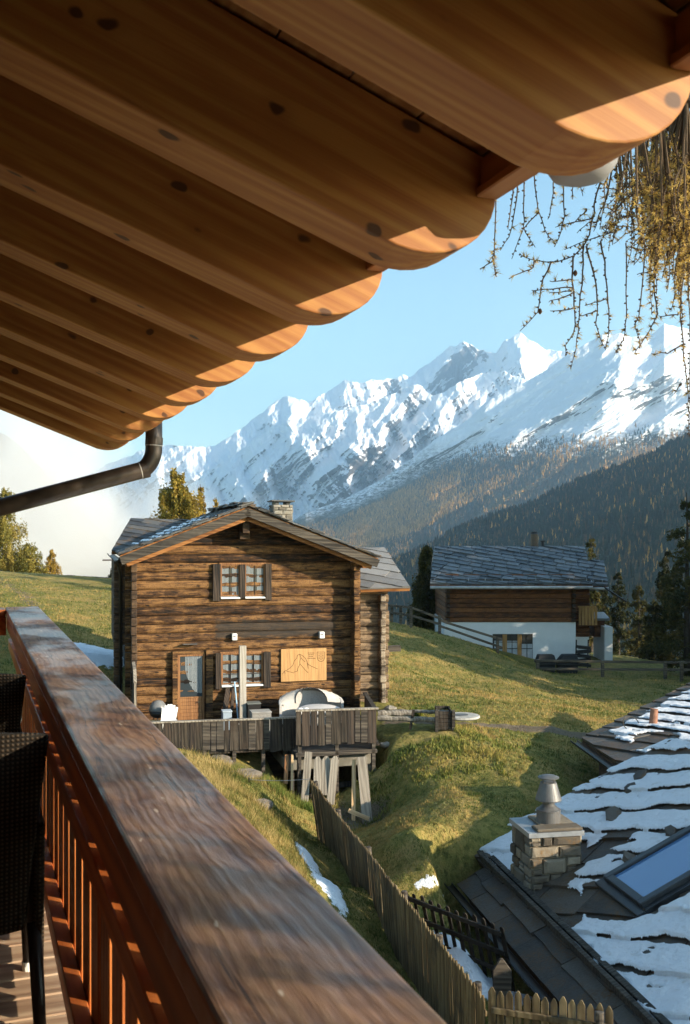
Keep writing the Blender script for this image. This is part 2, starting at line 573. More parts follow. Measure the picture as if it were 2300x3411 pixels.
def armchair(label):
    ch = thing('patio_armchair', label, 'armchair', (0, 0, FLOOR), TH, 'dark armchairs on the balcony')
    NB = 10
    P = []
    for i in range(NB + 1):                      # a dished back that leans towards the camera
        a = -1 + 2 * i / NB
        row = []
        for j in range(9):
            h = j / 8
            wdt = 0.235 + 0.055 * h
            bow = 0.05 * a * a
            row.append((a * wdt, -0.02 - 0.13 * h + bow, 0.36 + (0.57 - 0.025 * a * a) * h))
        P.append(row)
    mb = MB()
    fr = [q for r in P for q in r]; bk = [(x, y - 0.03, z) for x, y, z in fr]
    m = 9; tot = len(fr)
    fs = []
    for i in range(NB):
        for j in range(8):
            a = i * m + j
            fs += [(a, a + 1, a + m + 1, a + m), (tot + a, tot + a + m, tot + a + m + 1, tot + a + 1)]
    for i in range(NB):
        for j in (0, 8):
            a = i * m + j; fs.append((a, a + m, tot + a + m, tot + a))
    for i in (0, NB):
        for j in range(8):
            a = i * m + j; fs.append((a, a + 1, tot + a + 1, tot + a))
    mb.add(fr + bk, fs)
    mb.build('backrest', M_WICK, ch, smooth=False, bevel=0.006)
    mb = MB()
    mb.hexa([(-0.24, -0.02, 0.37), (0.24, -0.02, 0.37), (0.27, 0.50, 0.39), (-0.27, 0.50, 0.39), (-0.24, -0.02, 0.43), (0.24, -0.02, 0.43), (0.27, 0.50, 0.45), (-0.27, 0.50, 0.45)])
    mb.build('seat', M_WICK, ch, bevel=0.015, seg=2)
    for s in (-1, 1):
        mb = MB(); mb.hexa([(s * 0.255, 0.0, 0.20), (s * 0.285, 0.0, 0.20), (s * 0.29, 0.52, 0.30), (s * 0.26, 0.52, 0.30),
                            (s * 0.255, -0.06, 0.66), (s * 0.285, -0.06, 0.66), (s * 0.295, 0.46, 0.63), (s * 0.265, 0.46, 0.63)] if s > 0 else
                           [(-0.285, 0.0, 0.20), (-0.255, 0.0, 0.20), (-0.26, 0.52, 0.30), (-0.29, 0.52, 0.30),
                            (-0.285, -0.06, 0.66), (-0.255, -0.06, 0.66), (-0.265, 0.46, 0.63), (-0.295, 0.46, 0.63)])
        ap = mb.build('arm_panel', M_WICK, ch, bevel=0.008)
        mb = MB(); mb.tube([(s * 0.289, 0.48, 0.655), (s * 0.29, 0.55, 0.60), (s * 0.287, 0.57, 0.50), (s * 0.282, 0.56, 0.38)], 0.013, 10)
        mb.build('arm_tube', M_ALU, ch, smooth=True)
        for y0, y1 in ((0.0, -0.10), (0.50, 0.62)):
            mb = MB(); mb.tube([(s * 0.26, y0, 0.38), (s * 0.275, y1, 0.03)], [0.020, 0.015], 10)
            lg = mb.build('leg', M_DARKM, ch, smooth=True)
            mb = MB(); mb.tube([(s * 0.275, y1, 0.032), (s * 0.277, y1 + 0.004, 0.0)], 0.0185, 12)
            mb.build('foot_cap', M_CAP, lg, smooth=False)
    return ch


chA = armchair('near black armchair close to the railing, its back plain and unlit')
Rz = Matrix.Rotation(TH, 3, 'Z')
chA.location = Rz @ Vector((-0.095, 2.88, 0)) + Vector((0, 0, FLOOR))
chB = copy_tree(chA, loc=Rz @ Vector((-0.09, 4.08, 0)) + Vector((0, 0, FLOOR)), rz=TH,
                label='farther brown woven armchair behind the black one on the balcony')
# ================================================================= ground
CP = []                                          # (x, y, z) picked on the photograph


def pick(px, py, y):
    p = W(px, py, y); CP.append((p.x, p.y, p.z))


for q in [(1550, 2420, 30), (1900, 2440, 31), (1290, 2448, 28.5), (1490, 2436, 28), (1300, 2130, 52), (1300, 2250, 40), (1700, 2300, 45), (1481, 2117, 60),
          (1640, 2167, 60), (1780, 2232, 60), (2000, 2240, 60), (2300, 2262, 60), (2000, 2330, 48), (2200, 2310, 50), (1500, 2300, 44), (2100, 2205, 80),
          (0, 1905, 75), (200, 1917, 75), (370, 1928, 75), (200, 2020, 50), (100, 2100, 40), (370, 2200, 36), (300, 2160, 40),
          (640, 2500, 26.0), (694, 2520, 26.0), (860, 2580, 26.1), (1000, 2670, 26.0), (1130, 2712, 25.4), (1230, 2742, 25.2), (1292, 2500, 27.0), (1350, 2600, 25.6), (1270, 2600, 26.2), (1300, 2720, 24.0), (1502, 2611, 24.8),
          (1350, 2700, 23.5), (1500, 2750, 21.9), (1550, 2800, 20.9), (1450, 2900, 19.5), (1300, 2800, 21.0), (1450, 2650, 23.9), (1560, 2620, 24.8), (1350, 2850, 20.3), (1620, 2890, 20.8), (1460, 3040, 19.1), (1550, 3120, 18.1), (1605, 2709, 22.3), (1700, 2790, 20.5), (1650, 2620, 24.6), (1720, 2700, 23.0), (1620, 2650, 24.0), (1800, 2600, 24.9),
          (1010, 2775, 23.0), (880, 2622, 24.0), (1000, 2830, 20.6), (800, 2650, 21.5), (650, 2530, 24.6), (1090, 2990, 18), (860, 2720, 20.5), (700, 2600, 22), (1200, 2840, 21.7), (1250, 2960, 19.3)]:
    pick(*q)
CP += [(0.3, 20.0, -7.0), (0.9, 17.5, -7.3), (1.75, 14, -7.75), (1.2, 14, -7.3), (3.0, 14.2, -8.0), (0, 8, -7.4), (5, 9, -8.6), (-3, 12, -5.2), (-5, 16, -4.9), (-8, 22, -4.3),
       (-3, 6, -6.3), (-8, 6, -4.5), (-12, 14, -3.6), (8, 16, -8.0), (12, 18, -8.9), (8, 26, -6.9), (14, 28, -7.3), (20, 35, -8.0), (5, 20, -7.0),
       (-6, 35, -5.0), (-2, 36, -5.3), (-5, 45, -4.6), (2, 36, -5.42), (2, 42, -5.3), (-14, 40, -3.2), (-20, 55, -2.6), (-34, 60, -0.5), (-30, 40, -0.5), (-20, 20, -1.5), (-45, 75, 0.5),
       (30, 60, -9.5), (45, 60, -13), (30, 85, -14), (0, 75, -6.2), (5, 90, -11), (-12, 80, -3.9), (-25, 95, -6), (-12, 100, -8), (40, 40, -11), (30, 20, -10), (20, 0, -10), (0, -15, -7), (-25, -5, -1), (40, -10, -13),
       (1.08, 18.3, -7.2), (1.8, 17.6, -7.3), (2.6, 17.0, -7.4), (-6.5, 29.2, -5.62), (-3.5, 29.6, -5.6), (-0.5, 30.5, -5.6), (1.6, 33.6, -5.5)]
CP = np.array(CP)


class TPS:
    def __init__(s, P, lam=0.02):
        n = len(P); s.P = P[:, :2].copy()
        d = np.linalg.norm(s.P[:, None] - s.P[None], axis=2)
        K = s.k(d) + lam * np.eye(n)
        Q = np.c_[np.ones(n), s.P]
        A = np.zeros((n + 3, n + 3)); A[:n, :n] = K; A[:n, n:] = Q; A[n:, :n] = Q.T
        s.w = np.linalg.solve(A, np.r_[P[:, 2], 0, 0, 0])

    @staticmethod
    def k(d):
        return np.where(d > 1e-9, d * d * np.log(np.maximum(d, 1e-9)), 0)

    def __call__(s, x, y):
        x = np.asarray(x, float); y = np.asarray(y, float)
        sh = x.shape; x = x.ravel(); y = y.ravel(); out = np.empty_like(x)
        for i in range(0, len(x), 20000):
            xx = x[i:i + 20000]; yy = y[i:i + 20000]
            d = np.sqrt((xx[:, None] - s.P[:, 0]) ** 2 + (yy[:, None] - s.P[:, 1]) ** 2)
            out[i:i + 20000] = s.k(d) @ s.w[:-3] + s.w[-3] + s.w[-2] * xx + s.w[-1] * yy
        return out.reshape(sh)


TP = TPS(CP)


def sstep(a, b, x):
    t = np.clip((x - a) / (b - a), 0, 1); return t * t * (3 - 2 * t)


def ground_base(x, y):
    r = np.hypot(x, y)
    rc = np.minimum(r, 95.0); s = np.where(r > 0, rc / np.maximum(r, 1e-6), 1)
    near = np.clip(TP(x * s, y * s), -16, 6)
    far = near - 0.33 * np.maximum(r - 95, 0)
    return np.maximum(far, -165 + 0 * r)


def ground_z(x, y):
    x = np.asarray(x, float); y = np.asarray(y, float)
    z = ground_base(x, y)
    r = np.hypot(x, y)
    b = fbm(x * 0.9, y * 0.9, 4, 3) * 0.11 + fbm(x * 0.22, y * 0.22, 2, 9) * 0.10 + ridged(x * 3.1, y * 3.1, 2, 5) * 0.035
    z = z + b * sstep(3, 12, r) * np.clip(1.2 - r / 160, 0.3, 1)
    lx = (x + 6.2) * math.cos(R(14)) + (y - 30.3) * math.sin(R(14)); ly = -(x + 6.2) * math.sin(R(14)) + (y - 30.3) * math.cos(R(14))
    m0 = sstep(-1.4, -0.9, lx) * sstep(6.6, 6.3, lx) * sstep(-5.0, -4.5, ly) * sstep(0.6, 0.0, ly)
    z = z * (1 - m0) + np.minimum(z, -5.80) * m0
    m = sstep(3.2, 3.9, lx) * sstep(6.35, 6.0, lx) * sstep(-5.3, -4.8, ly) * sstep(0.6, 0.0, ly)      # hollow under the terrace
    z = z * (1 - m) + np.minimum(z, -7.25) * m
    sn_ = x * math.cos(R(10.5)) + y * math.sin(R(10.5)); se_ = -x * math.sin(R(10.5)) + y * math.cos(R(10.5))
    m = sstep(5.15, 5.75, sn_) * sstep(20.7, 20.1, se_) * (y > 2)      # the yard cut in along the stone roofed house
    return z * (1 - m) + np.minimum(z, -7.7) * m


def gz(x, y): return float(ground_z(np.array([x]), np.array([y]))[0])


ang = np.concatenate([np.linspace(-180, -32, 40), np.linspace(-31.6, 31.6, 560), np.linspace(32, 180, 40)])
rad = np.concatenate([np.linspace(1.2, 9, 12), np.geomspace(9.4, 90, 430), np.geomspace(92, 640, 45)])
A_, R_ = np.meshgrid(np.radians(ang), rad, indexing='ij')
gx = np.sin(A_) * R_; gy = np.cos(A_) * R_
gzz = ground_z(gx, gy)
# masks: snow left lying, bare trodden earth
snow = np.zeros_like(gx)


def patch(cx, cy, rx, ry, amt, rot=0.0):
    global snow
    dx = gx - cx; dy = gy - cy
    c, s = math.cos(rot), math.sin(rot)
    a = (dx * c + dy * s) / rx; b = (-dx * s + dy * c) / ry
    snow = np.maximum(snow, amt * np.exp(-(a * a + b * b)))


for px, py, d, rx, ry, am, ro in [(330, 2180, 37, 1.6, 2.2, 1.3, 0.2), (270, 2150, 39.5, 1.6, 1.2, 1.2, 0), (1030, 2865, 20.2, 0.22, 0.75, 1.25, 0.3), (1095, 2985, 18.6, 0.24, 1.0, 1.25, 0.3),
                                  (1470, 3110, 18.2, 0.75, 0.5, 1.0, -0.3), (1560, 3170, 17.6, 0.7, 0.5, 1.1, -0.3), (1500, 2925, 19.7, 0.42, 0.09, 0.74, 0.5), (1420, 2975, 19.4, 0.42, 0.14, 0.74, 0.2),
                                  (1570, 2895, 20.4, 0.3, 0.08, 0.68, 0), (1660, 3230, 17.0, 0.6, 0.5, 1.1, 0)]:
    p = W(px, py, d); patch(p.x, p.y, rx, ry, am, ro)
snow = np.maximum(snow, 1.3 * sstep(6.2, 5.0, 0.9387 * gx + 0.3448 * gy) * sstep(0.3, 1.0, 0.9387 * gx + 0.3448 * gy) * sstep(11.5, 9.0, gy) * (gy > -5))   # unseen snow added below the balcony to throw light up under the eaves
snow = snow + 0.30 * fbm(gx * 2.2, gy * 2.2, 4, 21) * (snow > 0.12)
bare = np.zeros_like(gx)


def trail(pts, wid, amt):
    global bare
    P = [W(*q) for q in pts]
    for a, b in zip(P[:-1], P[1:]):
        ax, ay = a.x, a.y; ex, ey = b.x - a.x, b.y - a.y
        L = ex * ex + ey * ey
        t = np.clip(((gx - ax) * ex + (gy - ay) * ey) / L, 0, 1)
        d = np.hypot(gx - ax - t * ex, gy - ay - t * ey)
        bare = np.maximum(bare, amt * np.exp(-(d / wid) ** 2))


trail([(1330, 2432, 30), (1550, 2420, 30.3), (1750, 2428, 30.6), (2050, 2445, 31)], 0.55, 1.0)
trail([(-20, 1960, 62), (60, 1985, 55), (130, 2040, 46), (100, 2120, 38)], 0.9, 0.55)
trail([(800, 2600, 25.7), (1000, 2680, 25.7), (1230, 2735, 25.1)], 0.9, 0.8)
trail([(560, 2520, 26.5), (760, 2560, 26.2)], 0.5, 0.4)

g = G('alpine_meadow', 0.95, 0.1)
v = g.coord()
n1 = g.noise(v, 0.16, 4, 0.6); n2 = g.noise(v, 0.9, 5, 0.65); n3 = g.noise(g.scale(v, (1, 1, 0.5)), 7.0, 5, 0.7); n4 = g.noise(v, 24.0, 3, 0.7)
f = g.math('ADD', g.math('MULTIPLY', n1, 0.26), g.math('ADD', g.math('MULTIPLY', n2, 0.44), g.math('MULTIPLY', n3, 0.30)))
c = g.ramp(f, [(0.37, (0.100, 0.105, 0.028)), (0.45, (0.160, 0.152, 0.040)), (0.52, (0.250, 0.200, 0.062)), (0.58, (0.34, 0.235, 0.082)), (0.66, (0.17, 0.108, 0.040))])
c = g.mix(g.mr(n3, 0.36, 0.50, 0.45, 0.0), c, (0.030, 0.036, 0.010))
c = g.mix(g.mr(n4, 0.54, 0.70, 0.0, 0.45), c, (0.26, 0.215, 0.080))
soil = g.ramp(g.math('ADD', g.math('MULTIPLY', n2, .5), g.math('MULTIPLY', n4, .5)), [(0.35, (0.075, 0.056, 0.038)), (0.6, (0.19, 0.15, 0.105))])
ba = g.math('ADD', g.attr('bare'), g.math('MULTIPLY', g.math('SUBTRACT', n2, 0.5), 0.9))
c = g.mix(g.mr(ba, 0.42, 0.62), c, soil)
sn = g.math('ADD', g.attr('snow'), g.math('MULTIPLY', g.math('SUBTRACT', n3, 0.5), 0.75))
sm = g.mr(sn, 0.50, 0.56)
c = g.mix(sm, c, (0.80, 0.82, 0.86))
M_GROUND = g.set(c, bump=g.math('ADD', n3, g.math('MULTIPLY', n4, 0.6)), bstr=0.9, bdist=0.06)
P = np.stack([gx, gy, gzz + np.clip(snow - 0.45, 0, 0.4) * 0.12], -1)
ground = grid_mesh('ground', P, M_GROUND, attrs={'snow': snow.ravel(), 'bare': bare.ravel()})
tag(ground, kind='structure')

# ---- grass blades over the near meadow: nobody could count them
def inframe(px, py, x0, x1, y0, y1): return (px > x0) & (px < x1) & (py > y0) & (py < y1)


def grass(N, dmin, dmax, hlo, hhi, seed, sel=None, wid=0.010, droop=0.5, cols=None):
    rg = np.random.default_rng(seed)
    u = rg.uniform(-0.36, 0.36, N); d = 1 / rg.uniform(1 / dmax, 1 / dmin, N)
    x = u * d; y = d
    if sel is not None:
        k = sel(x, y); x, y, d = x[k], y[k], d[k]
    z = ground_z(x, y)
    n = len(x)
    tuft = fbm(x * 1.3, y * 1.3, 3, 31)
    h = rg.uniform(hlo, hhi, n) * (0.75 + 0.9 * np.clip(tuft, -0.4, 0.8)) * np.clip(d / 26, 0.8, 1.5)
    a = rg.uniform(0, 2 * np.pi, n); b = rg.uniform(0, 2 * np.pi, n)
    w = wid * np.clip(d / 22, 0.7, 2.2) * rg.uniform(0.6, 1.4, n)
    lean = rg.uniform(0.15, 1.0, n) * droop * h
    V = np.empty((n, 3, 3))
    V[:, 0] = np.stack([x - np.cos(a) * w, y - np.sin(a) * w, z - 0.02], -1)
    V[:, 1] = np.stack([x + np.cos(a) * w, y + np.sin(a) * w, z - 0.02], -1)
    V[:, 2] = np.stack([x + np.cos(b) * lean, y + np.sin(b) * lean, z + h], -1)
    t = np.clip(0.5 + 1.5 * fbm(x * 0.45, y * 0.45, 4, 41) + 0.9 * fbm(x * 2.6, y * 2.6, 3, 43) + rg.normal(0, 0.20, n), 0, 1)[:, None]
    c0, c1, c2 = cols or ((0.075, 0.105, 0.022), (0.20, 0.185, 0.050), (0.40, 0.265, 0.095))
    c = np.where(t < 0.5, np.array(c0) * (1 - 2 * t) + np.array(c1) * 2 * t, np.array(c1) * (2 - 2 * t) + np.array(c2) * (2 * t - 1))
    return V.reshape(-1, 3), np.arange(n * 3).reshape(-1, 3), np.repeat(c, 3, 0)


gb = G('grass_blades', 0.7, 0.15)
cc = gb.attr('tint', 'Color')
M_BLADE = gb.set(cc)
tr = gb.n('ShaderNodeBsdfTranslucent', {'Color': cc})
mx = gb.n('ShaderNodeMixShader', {0: 0.25, 1: gb.b.outputs[0], 2: tr.outputs[0]})
gb.nt.links.new(mx.outputs[0], gb.nt.nodes['Material Output'].inputs[0])

tT = RZ14 = None


def off_snow(x, y):
    """no blades on snow, on the trodden path, under the terrace or inside the houses"""
    ok = np.ones(len(x), bool)
    for px, py, d, rx, ry in [(330, 2180, 37, 1.9, 2.4), (270, 2150, 39.5, 1.7, 1.4), (1030, 2865, 20.2, 0.22, 0.75), (1095, 2985, 18.6, 0.24, 1.0), (1470, 3110, 18.2, 0.8, 0.5), (1560, 3170, 17.6, 0.7, 0.5), (1660, 3230, 17.0, .6, .5)]:
        p = W(px, py, d); ok &= ((x - p.x) / rx) ** 2 + ((y - p.y) / ry) ** 2 > 0.8
    a = R(14); lx = (x + 6.2) * math.cos(a) + (y - 30.3) * math.sin(a); ly = -(x + 6.2) * math.sin(a) + (y - 30.3) * math.cos(a)
    ok &= ~((lx > -0.5) & (lx < 8.3) & (ly > -5.2) & (ly < 9))
    a = R(10.5); sx = x * math.cos(a) + y * math.sin(a); sy = -x * math.sin(a) + y * math.cos(a)
    ok &= ~((sx > 6.6) & (sy < 20.8))
    P = [W(1330, 2432, 30), W(1550, 2420, 30.3), W(1750, 2428, 30.6), W(2050, 2445, 31)]
    for p, q in zip(P[:-1], P[1:]):
        ex, ey = q.x - p.x, q.y - p.y
        t = np.clip(((x - p.x) * ex + (y - p.y) * ey) / (ex * ex + ey * ey), 0, 1)
        ok &= np.hypot(x - p.x - t * ex, y - p.y - t * ey) > 0.5 + 0.2 * pn(x * 3, y * 3, 4)
    return ok


parts = [grass(360000, 15, 62, 0.03, 0.085, 5, off_snow)]


def bank(x, y):
    px = CX + F * x / y
    return off_snow(x, y) & (px > 620) & (px < 1020) & (x < -0.9 + (23 - y) * 0.3) & (y < 25.7)


parts.append(grass(90000, 17.5, 26, 0.10, 0.30, 6, bank, 0.007, 1.0, ((0.10, 0.11, 0.025), (0.30, 0.22, 0.075), (0.46, 0.34, 0.14))))


def lush(cx, cy, r):
    return lambda x, y: off_snow(x, y) & (np.hypot(x - cx, y - cy) < r * (0.6 + 0.6 * (pn(x * 1.7, y * 1.7, 8) + 0.5)))


p = W(1400, 2465, 27.6)
parts.append(grass(48000, 25, 30, 0.05, 0.17, 7, lush(p.x + .1, p.y - .5, 2.3), 0.018, 0.9, ((0.10, 0.13, 0.028), (0.20, 0.205, 0.045), (0.36, 0.29, 0.08))))
p = W(920, 2590, 25.2)
parts.append(grass(160000, 24, 26.5, 0.12, 0.36, 8, lush(p.x, p.y, 0.9), 0.008, 0.7, ((0.06, 0.10, 0.02), (0.11, 0.16, 0.03), (0.20, 0.20, 0.05))))
p = W(1310, 2370, 31.5)
parts.append(grass(120000, 30, 34, 0.10, 0.26, 9, lush(p.x, p.y, 0.8), 0.022, 0.9, ((0.05, 0.09, 0.015), (0.13, 0.15, 0.022), (0.26, 0.22, 0.03))))
Vs, Qs, Cs = [], [], []
o = 0
for V, Q, C_ in parts:
    Vs.append(V); Qs.append(Q + o); Cs.append(C_); o += len(V)
gr = raw_mesh('grass', np.concatenate(Vs), np.concatenate(Qs), M_BLADE, attrs={'tint': np.concatenate(Cs)})
tag(gr, 'short autumn grass covering the meadow', 'grass', kind='stuff')

# ================================================================= mountains
def sky(pts):
    a = np.array(pts, float)
    return lambda px: np.interp(px, a[:, 0], a[:, 1])


def range_mesh(name, px, skyl, t, ybase, bottom, mat, rough=5.0, seed=0, depth_noise=None, attrs=None):
    """a mountainside: columns run up from the valley to the crest, the face receding and folded into spurs and gullies"""
    PX, T = np.meshgrid(px, t, indexing='ij')
    top = skyl(PX) + rough * (ridged(PX / 55.0, 0 * PX + seed, 4, seed) - 0.55)
    bot = bottom(PX) if callable(bottom) else bottom
    PY = bot + (top - bot) * T
    Y = ybase(PX, T)
    if depth_noise is not None:
        Y = Y + depth_noise(PX, PY, T)
    X = (PX - CX) / F * Y; Z = (HY - PY) / F * Y
    P = np.stack([X, Y, Z], -1)
    back = P[:, -1:, :].copy(); back[..., 1] += 900; back[..., 2] -= 700      # the far side of the crest
    P = np.concatenate([P, back], 1)
    at = None
    if attrs:
        at = {k: np.concatenate([f(PX, PY, T), f(PX, PY, T)[:, -1:]], 1).ravel() for k, f in attrs.items()}
    o = grid_mesh(name, P, mat, attrs=at, smooth=False)
    return tag(o, kind='structure')


def snow_mat(name, rock=(0.16, 0.14, 0.13), cover=0.5, treeline=None, scale=1.0):
    g = G(name, 0.9, 0.1)
    v = g.scale(g.coord(), (0.001 * scale,) * 3)
    geo = g.n('ShaderNodeNewGeometry').outputs['Normal']
    nz = g.xyz(geo)[2]
    a = g.noise(g.scale(v, (3.0, 3.0, 6.0)), 2.2, 8, 0.70, 0.15)
    b = g.noise(v, 28.0, 6, 0.7)
    s = g.math('ADD', g.math('MULTIPLY', nz, 0.55), g.math('ADD', g.math('MULTIPLY', a, 0.9), g.math('MULTIPLY', b, 0.45)))
    m = g.mr(s, 1.16 - cover, 1.30 - cover, 0, 1, True)
    rc = g.ramp(b, [(0.3, [q * 0.6 for q in rock]), (0.7, [q * 1.35 for q in rock])])
    c = g.mix(m, rc, (0.84, 0.85, 0.88))
    if treeline:
        t = g.math('ADD', g.attr('wood'), g.math('MULTIPLY', g.math('SUBTRACT', g.noise(v, 14.0, 6, 0.7), 0.5), 0.55))
        scrub = g.noise(g.scale(v, (1, 1, 2.2)), 60.0, 5, 0.75)
        fl = g.mix(g.mr(scrub, 0.35, 0.65), (0.030, 0.030, 0.016), (0.10, 0.075, 0.035))
        c = g.mix(g.math('MULTIPLY', g.mr(t, 0.30, 0.62), g.mr(scrub, 0.44, 0.56)), c, (0.05, 0.05, 0.045))
        c = g.mix(g.mr(t, 0.62, 0.82), c, fl)
    return g.set(c, bump=b, bstr=0.7, bdist=14.0 / scale)


M_FAR = snow_mat('far_snow_face', (0.17, 0.155, 0.15), 0.66)
M_MID = snow_mat('spur_snow_face', (0.17, 0.15, 0.14), 0.68)
M_NEAR = snow_mat('near_snow_face', (0.13, 0.12, 0.115), 0.74, True)

S_A = sky([(250, 1600), (330, 1560), (389, 1532), (440, 1515), (500, 1490), (550, 1480), (620, 1484), (682, 1488), (735, 1478), (790, 1435), (860, 1385), (930, 1330), (961, 1315), (1000, 1330), (1027, 1341),
           (1060, 1320), (1110, 1290), (1150, 1262), (1194, 1275), (1260, 1264), (1300, 1262), (1344, 1249), (1363, 1257), (1443, 1198), (1502, 1147), (1520, 1152), (1542, 1132), (1583, 1158), (1627, 1176), (1656, 1172),
           (1678, 1139), (1705, 1122), (1733, 1103), (1750, 1118), (1773, 1139), (1817, 1161), (1876, 1168), (1927, 1168), (2100, 1160), (2300, 1190)])
t = np.linspace(0, 1, 360)


def spurs(scale, amp, seed, tilt=0.8, big=2.6):
    def f(PX, PY, T):
        warp = fbm(PX / (scale * 2.2), PY / (scale * 2.2), 3, seed + 5) * 0.30
        a = (PX + tilt * PY) / scale + warp; b = (PX * 0.55 - PY) / (scale * 2.6) + warp
        r = ridged(a, b, 8, seed, 0.50) - 0.5
        g2 = ridged(a / big + 3.3, b / big, 3, seed + 9, 0.45) - 0.5
        return -(r * amp + g2 * amp * big * 0.75) * (0.30 + 0.70 * sstep(1.0, 0.80, T))
    return f


def both(f, h): return lambda PX, PY, T: f(PX, PY, T) + h(PX, PY, T)


range_mesh('far_mountains', np.linspace(250, 2320, 900), S_A, t, lambda PX, T: 4900 + 1500 * T, 2080, M_FAR, 12, 3, both(spurs(170.0, 400, 51, 0.75), spurs(230.0, 430, 57, -0.55)))
S_A2 = sky([(430, 1720), (520, 1690), (600, 1640), (700, 1565), (800, 1500), (880, 1440), (960, 1400), (1040, 1385), (1110, 1372), (1180, 1352), (1223, 1345), (1300, 1315), (1355, 1287), (1392, 1279), (1443, 1318), (1490, 1300), (1531, 1271),
            (1605, 1242), (1680, 1236), (1740, 1262), (1800, 1290), (1900, 1310), (2100, 1330)])
range_mesh('snowy_spurs', np.linspace(420, 2000, 760), S_A2, t, lambda PX, T: 3950 + 1100 * T, 2080, M_MID, 12, 8, both(spurs(130.0, 300, 77, 0.75), spurs(180.0, 330, 79, -0.5)))
S_B = sky([(940, 1760), (1000, 1719), (1060, 1693), (1150, 1660), (1223, 1623), (1297, 1579), (1370, 1528), (1443, 1469), (1502, 1433), (1561, 1396), (1619, 1337), (1678, 1308), (1737, 1279), (1810, 1238), (1883, 1187), (1942, 1150),
           (2008, 1114), (2067, 1110), (2103, 1122), (2177, 1110), (2213, 1077), (2300, 1098), (2450, 1140), (2700, 1120)])
TREE = sky([(940, 1700), (1200, 1640), (1330, 1560), (1480, 1500), (1600, 1490), (1750, 1478), (1900, 1470), (2050, 1460), (2200, 1440), (2300, 1430), (2600, 1400)])


def woodB(PX, PY, T): return np.clip(0.5 + (PY - TREE(PX)) / 190.0, 0, 1)


def yB(PX, T): return 2500 + 1250 * T ** 0.9


dB = spurs(260.0, 135, 91, 1.5)
range_mesh('snow_slope', np.linspace(930, 2620, 800), S_B, t, yB, 1960, M_NEAR, 5, 13, dB, attrs={'wood': woodB})
# brown hillside that shows through the cloud on the left
g = G('bare_hillside', 0.95, 0.1); v = g.scale(g.coord(), (0.01,) * 3)
M_HILL = g.set(g.ramp(g.noise(v, 3.0, 8, 0.7), [(0.35, (0.06, 0.045, 0.032)), (0.52, (0.13, 0.10, 0.075)), (0.64, (0.18, 0.15, 0.115)), (0.74, (0.6, 0.6, 0.58))]), bump=g.noise(v, 6.0, 6, 0.7), bstr=1.0, bdist=10)
range_mesh('left_hillside', np.linspace(-520, 420, 200), sky([(-520, 1120), (-300, 1220), (-100, 1370), (0, 1440), (60, 1475), (110, 1530), (180, 1610), (260, 1690), (330, 1760), (420, 1850)]), np.linspace(0, 1, 120),
           lambda PX, T: 900 + 420 * T, 2100, M_HILL, 8, 33, spurs(90.0, 120, 19))

# ================================================================= wooded slope on the right, and the woods
def slopeC(x, y):
    z = 0.412 * x - 62 - 0.07 * (1500 - np.minimum(y, 1500)) - 0.45 * np.maximum(y - 1500, 0)
    return z + 10 * fbm(x / 120.0, y / 160.0, 3, 61) - 0.5 * np.maximum(x - 0.52 * y, 0)


yy = np.geomspace(430, 1900, 150); xs = np.linspace(-0.25, 0.75, 190)
YY, UU = np.meshgrid(yy, xs, indexing='ij'); XX = UU * YY
ZZ = np.maximum(slopeC(XX, YY), -190 + 0 * XX)
g = G('forest_floor', 0.95, 0.1); v = g.scale(g.coord(), (0.02,) * 3)
M_FLOOR = g.set(g.ramp(g.noise(v, 3.0, 7, 0.7), [(0.35, (0.018, 0.020, 0.010)), (0.65, (0.055, 0.045, 0.022))]))
tag(grid_mesh('forest_hillside', np.stack([XX, YY, ZZ], -1), M_FLOOR), kind='structure')


def forest(name, label, X, Y, Z, H, colr, tiers=4, sides=6, seed=0, fat=0.17):
    """small conifers: every tree its own stack of ragged skirts"""
    rg = np.random.default_rng(seed)
    n = len(X)
    Vs = []; Qs = []; Cs = []; o = 0
    for k in range(tiers):
        z0 = 0.06 + 0.80 * k / tiers; z1 = min(1.0, z0 + 1.25 / tiers + 0.12)
        r0 = fat * (1 - z0) ** 0.85 + 0.012
        th = rg.uniform(0, 6.28, n)[:, None] + np.arange(sides)[None] * (2 * np.pi / sides)
        rr = r0 * H[:, None] * rg.uniform(0.55, 1.35, (n, sides))
        ring = np.stack([X[:, None] + rr * np.cos(th), Y[:, None] + rr * np.sin(th), Z[:, None] + H[:, None] * (z0 + rg.uniform(-0.05, 0.04, (n, sides)))], -1)
        apex = np.stack([X + rg.normal(0, .012, n) * H, Y, Z + H * z1], -1)[:, None, :]
        V = np.concatenate([ring, apex], 1)
        base = o + np.arange(n)[:, None] * (sides + 1)
        for s in range(sides):
            Qs.append(np.concatenate([base + s, base + (s + 1) % sides, base + sides], 1))
        cj = np.repeat((colr * rg.uniform(0.8, 1.2, (n, 1)))[:, None, :], sides + 1, 1)
        Vs.append(V.reshape(-1, 3)); Cs.append(cj.reshape(-1, 3)); o += n * (sides + 1)
    ob = raw_mesh(name, np.concatenate(Vs), np.concatenate(Qs), M_NEEDLE, attrs={'tint': np.concatenate(Cs)})
    return tag(ob, label, 'forest', kind='stuff')


gn = G('far_needles', 0.9, 0.05); M_NEEDLE = gn.set(gn.attr('tint', 'Color'))
SPRUCE = np.array((0.022, 0.033, 0.022)); LARCH = np.array((0.50, 0.26, 0.065)); RUST = np.array((0.11, 0.068, 0.034))


def tree_cols(n, gold, rg):
    """gold: share of autumn larches around each tree"""
    k = rg.uniform(0, 1, n)
    c = np.where((k < gold)[:, None], LARCH * rg.uniform(0.55, 1.1, (n, 1)), np.where((k < gold + 0.18)[:, None], RUST, SPRUCE))
    return c * rg.uniform(0.7, 1.35, (n, 1))


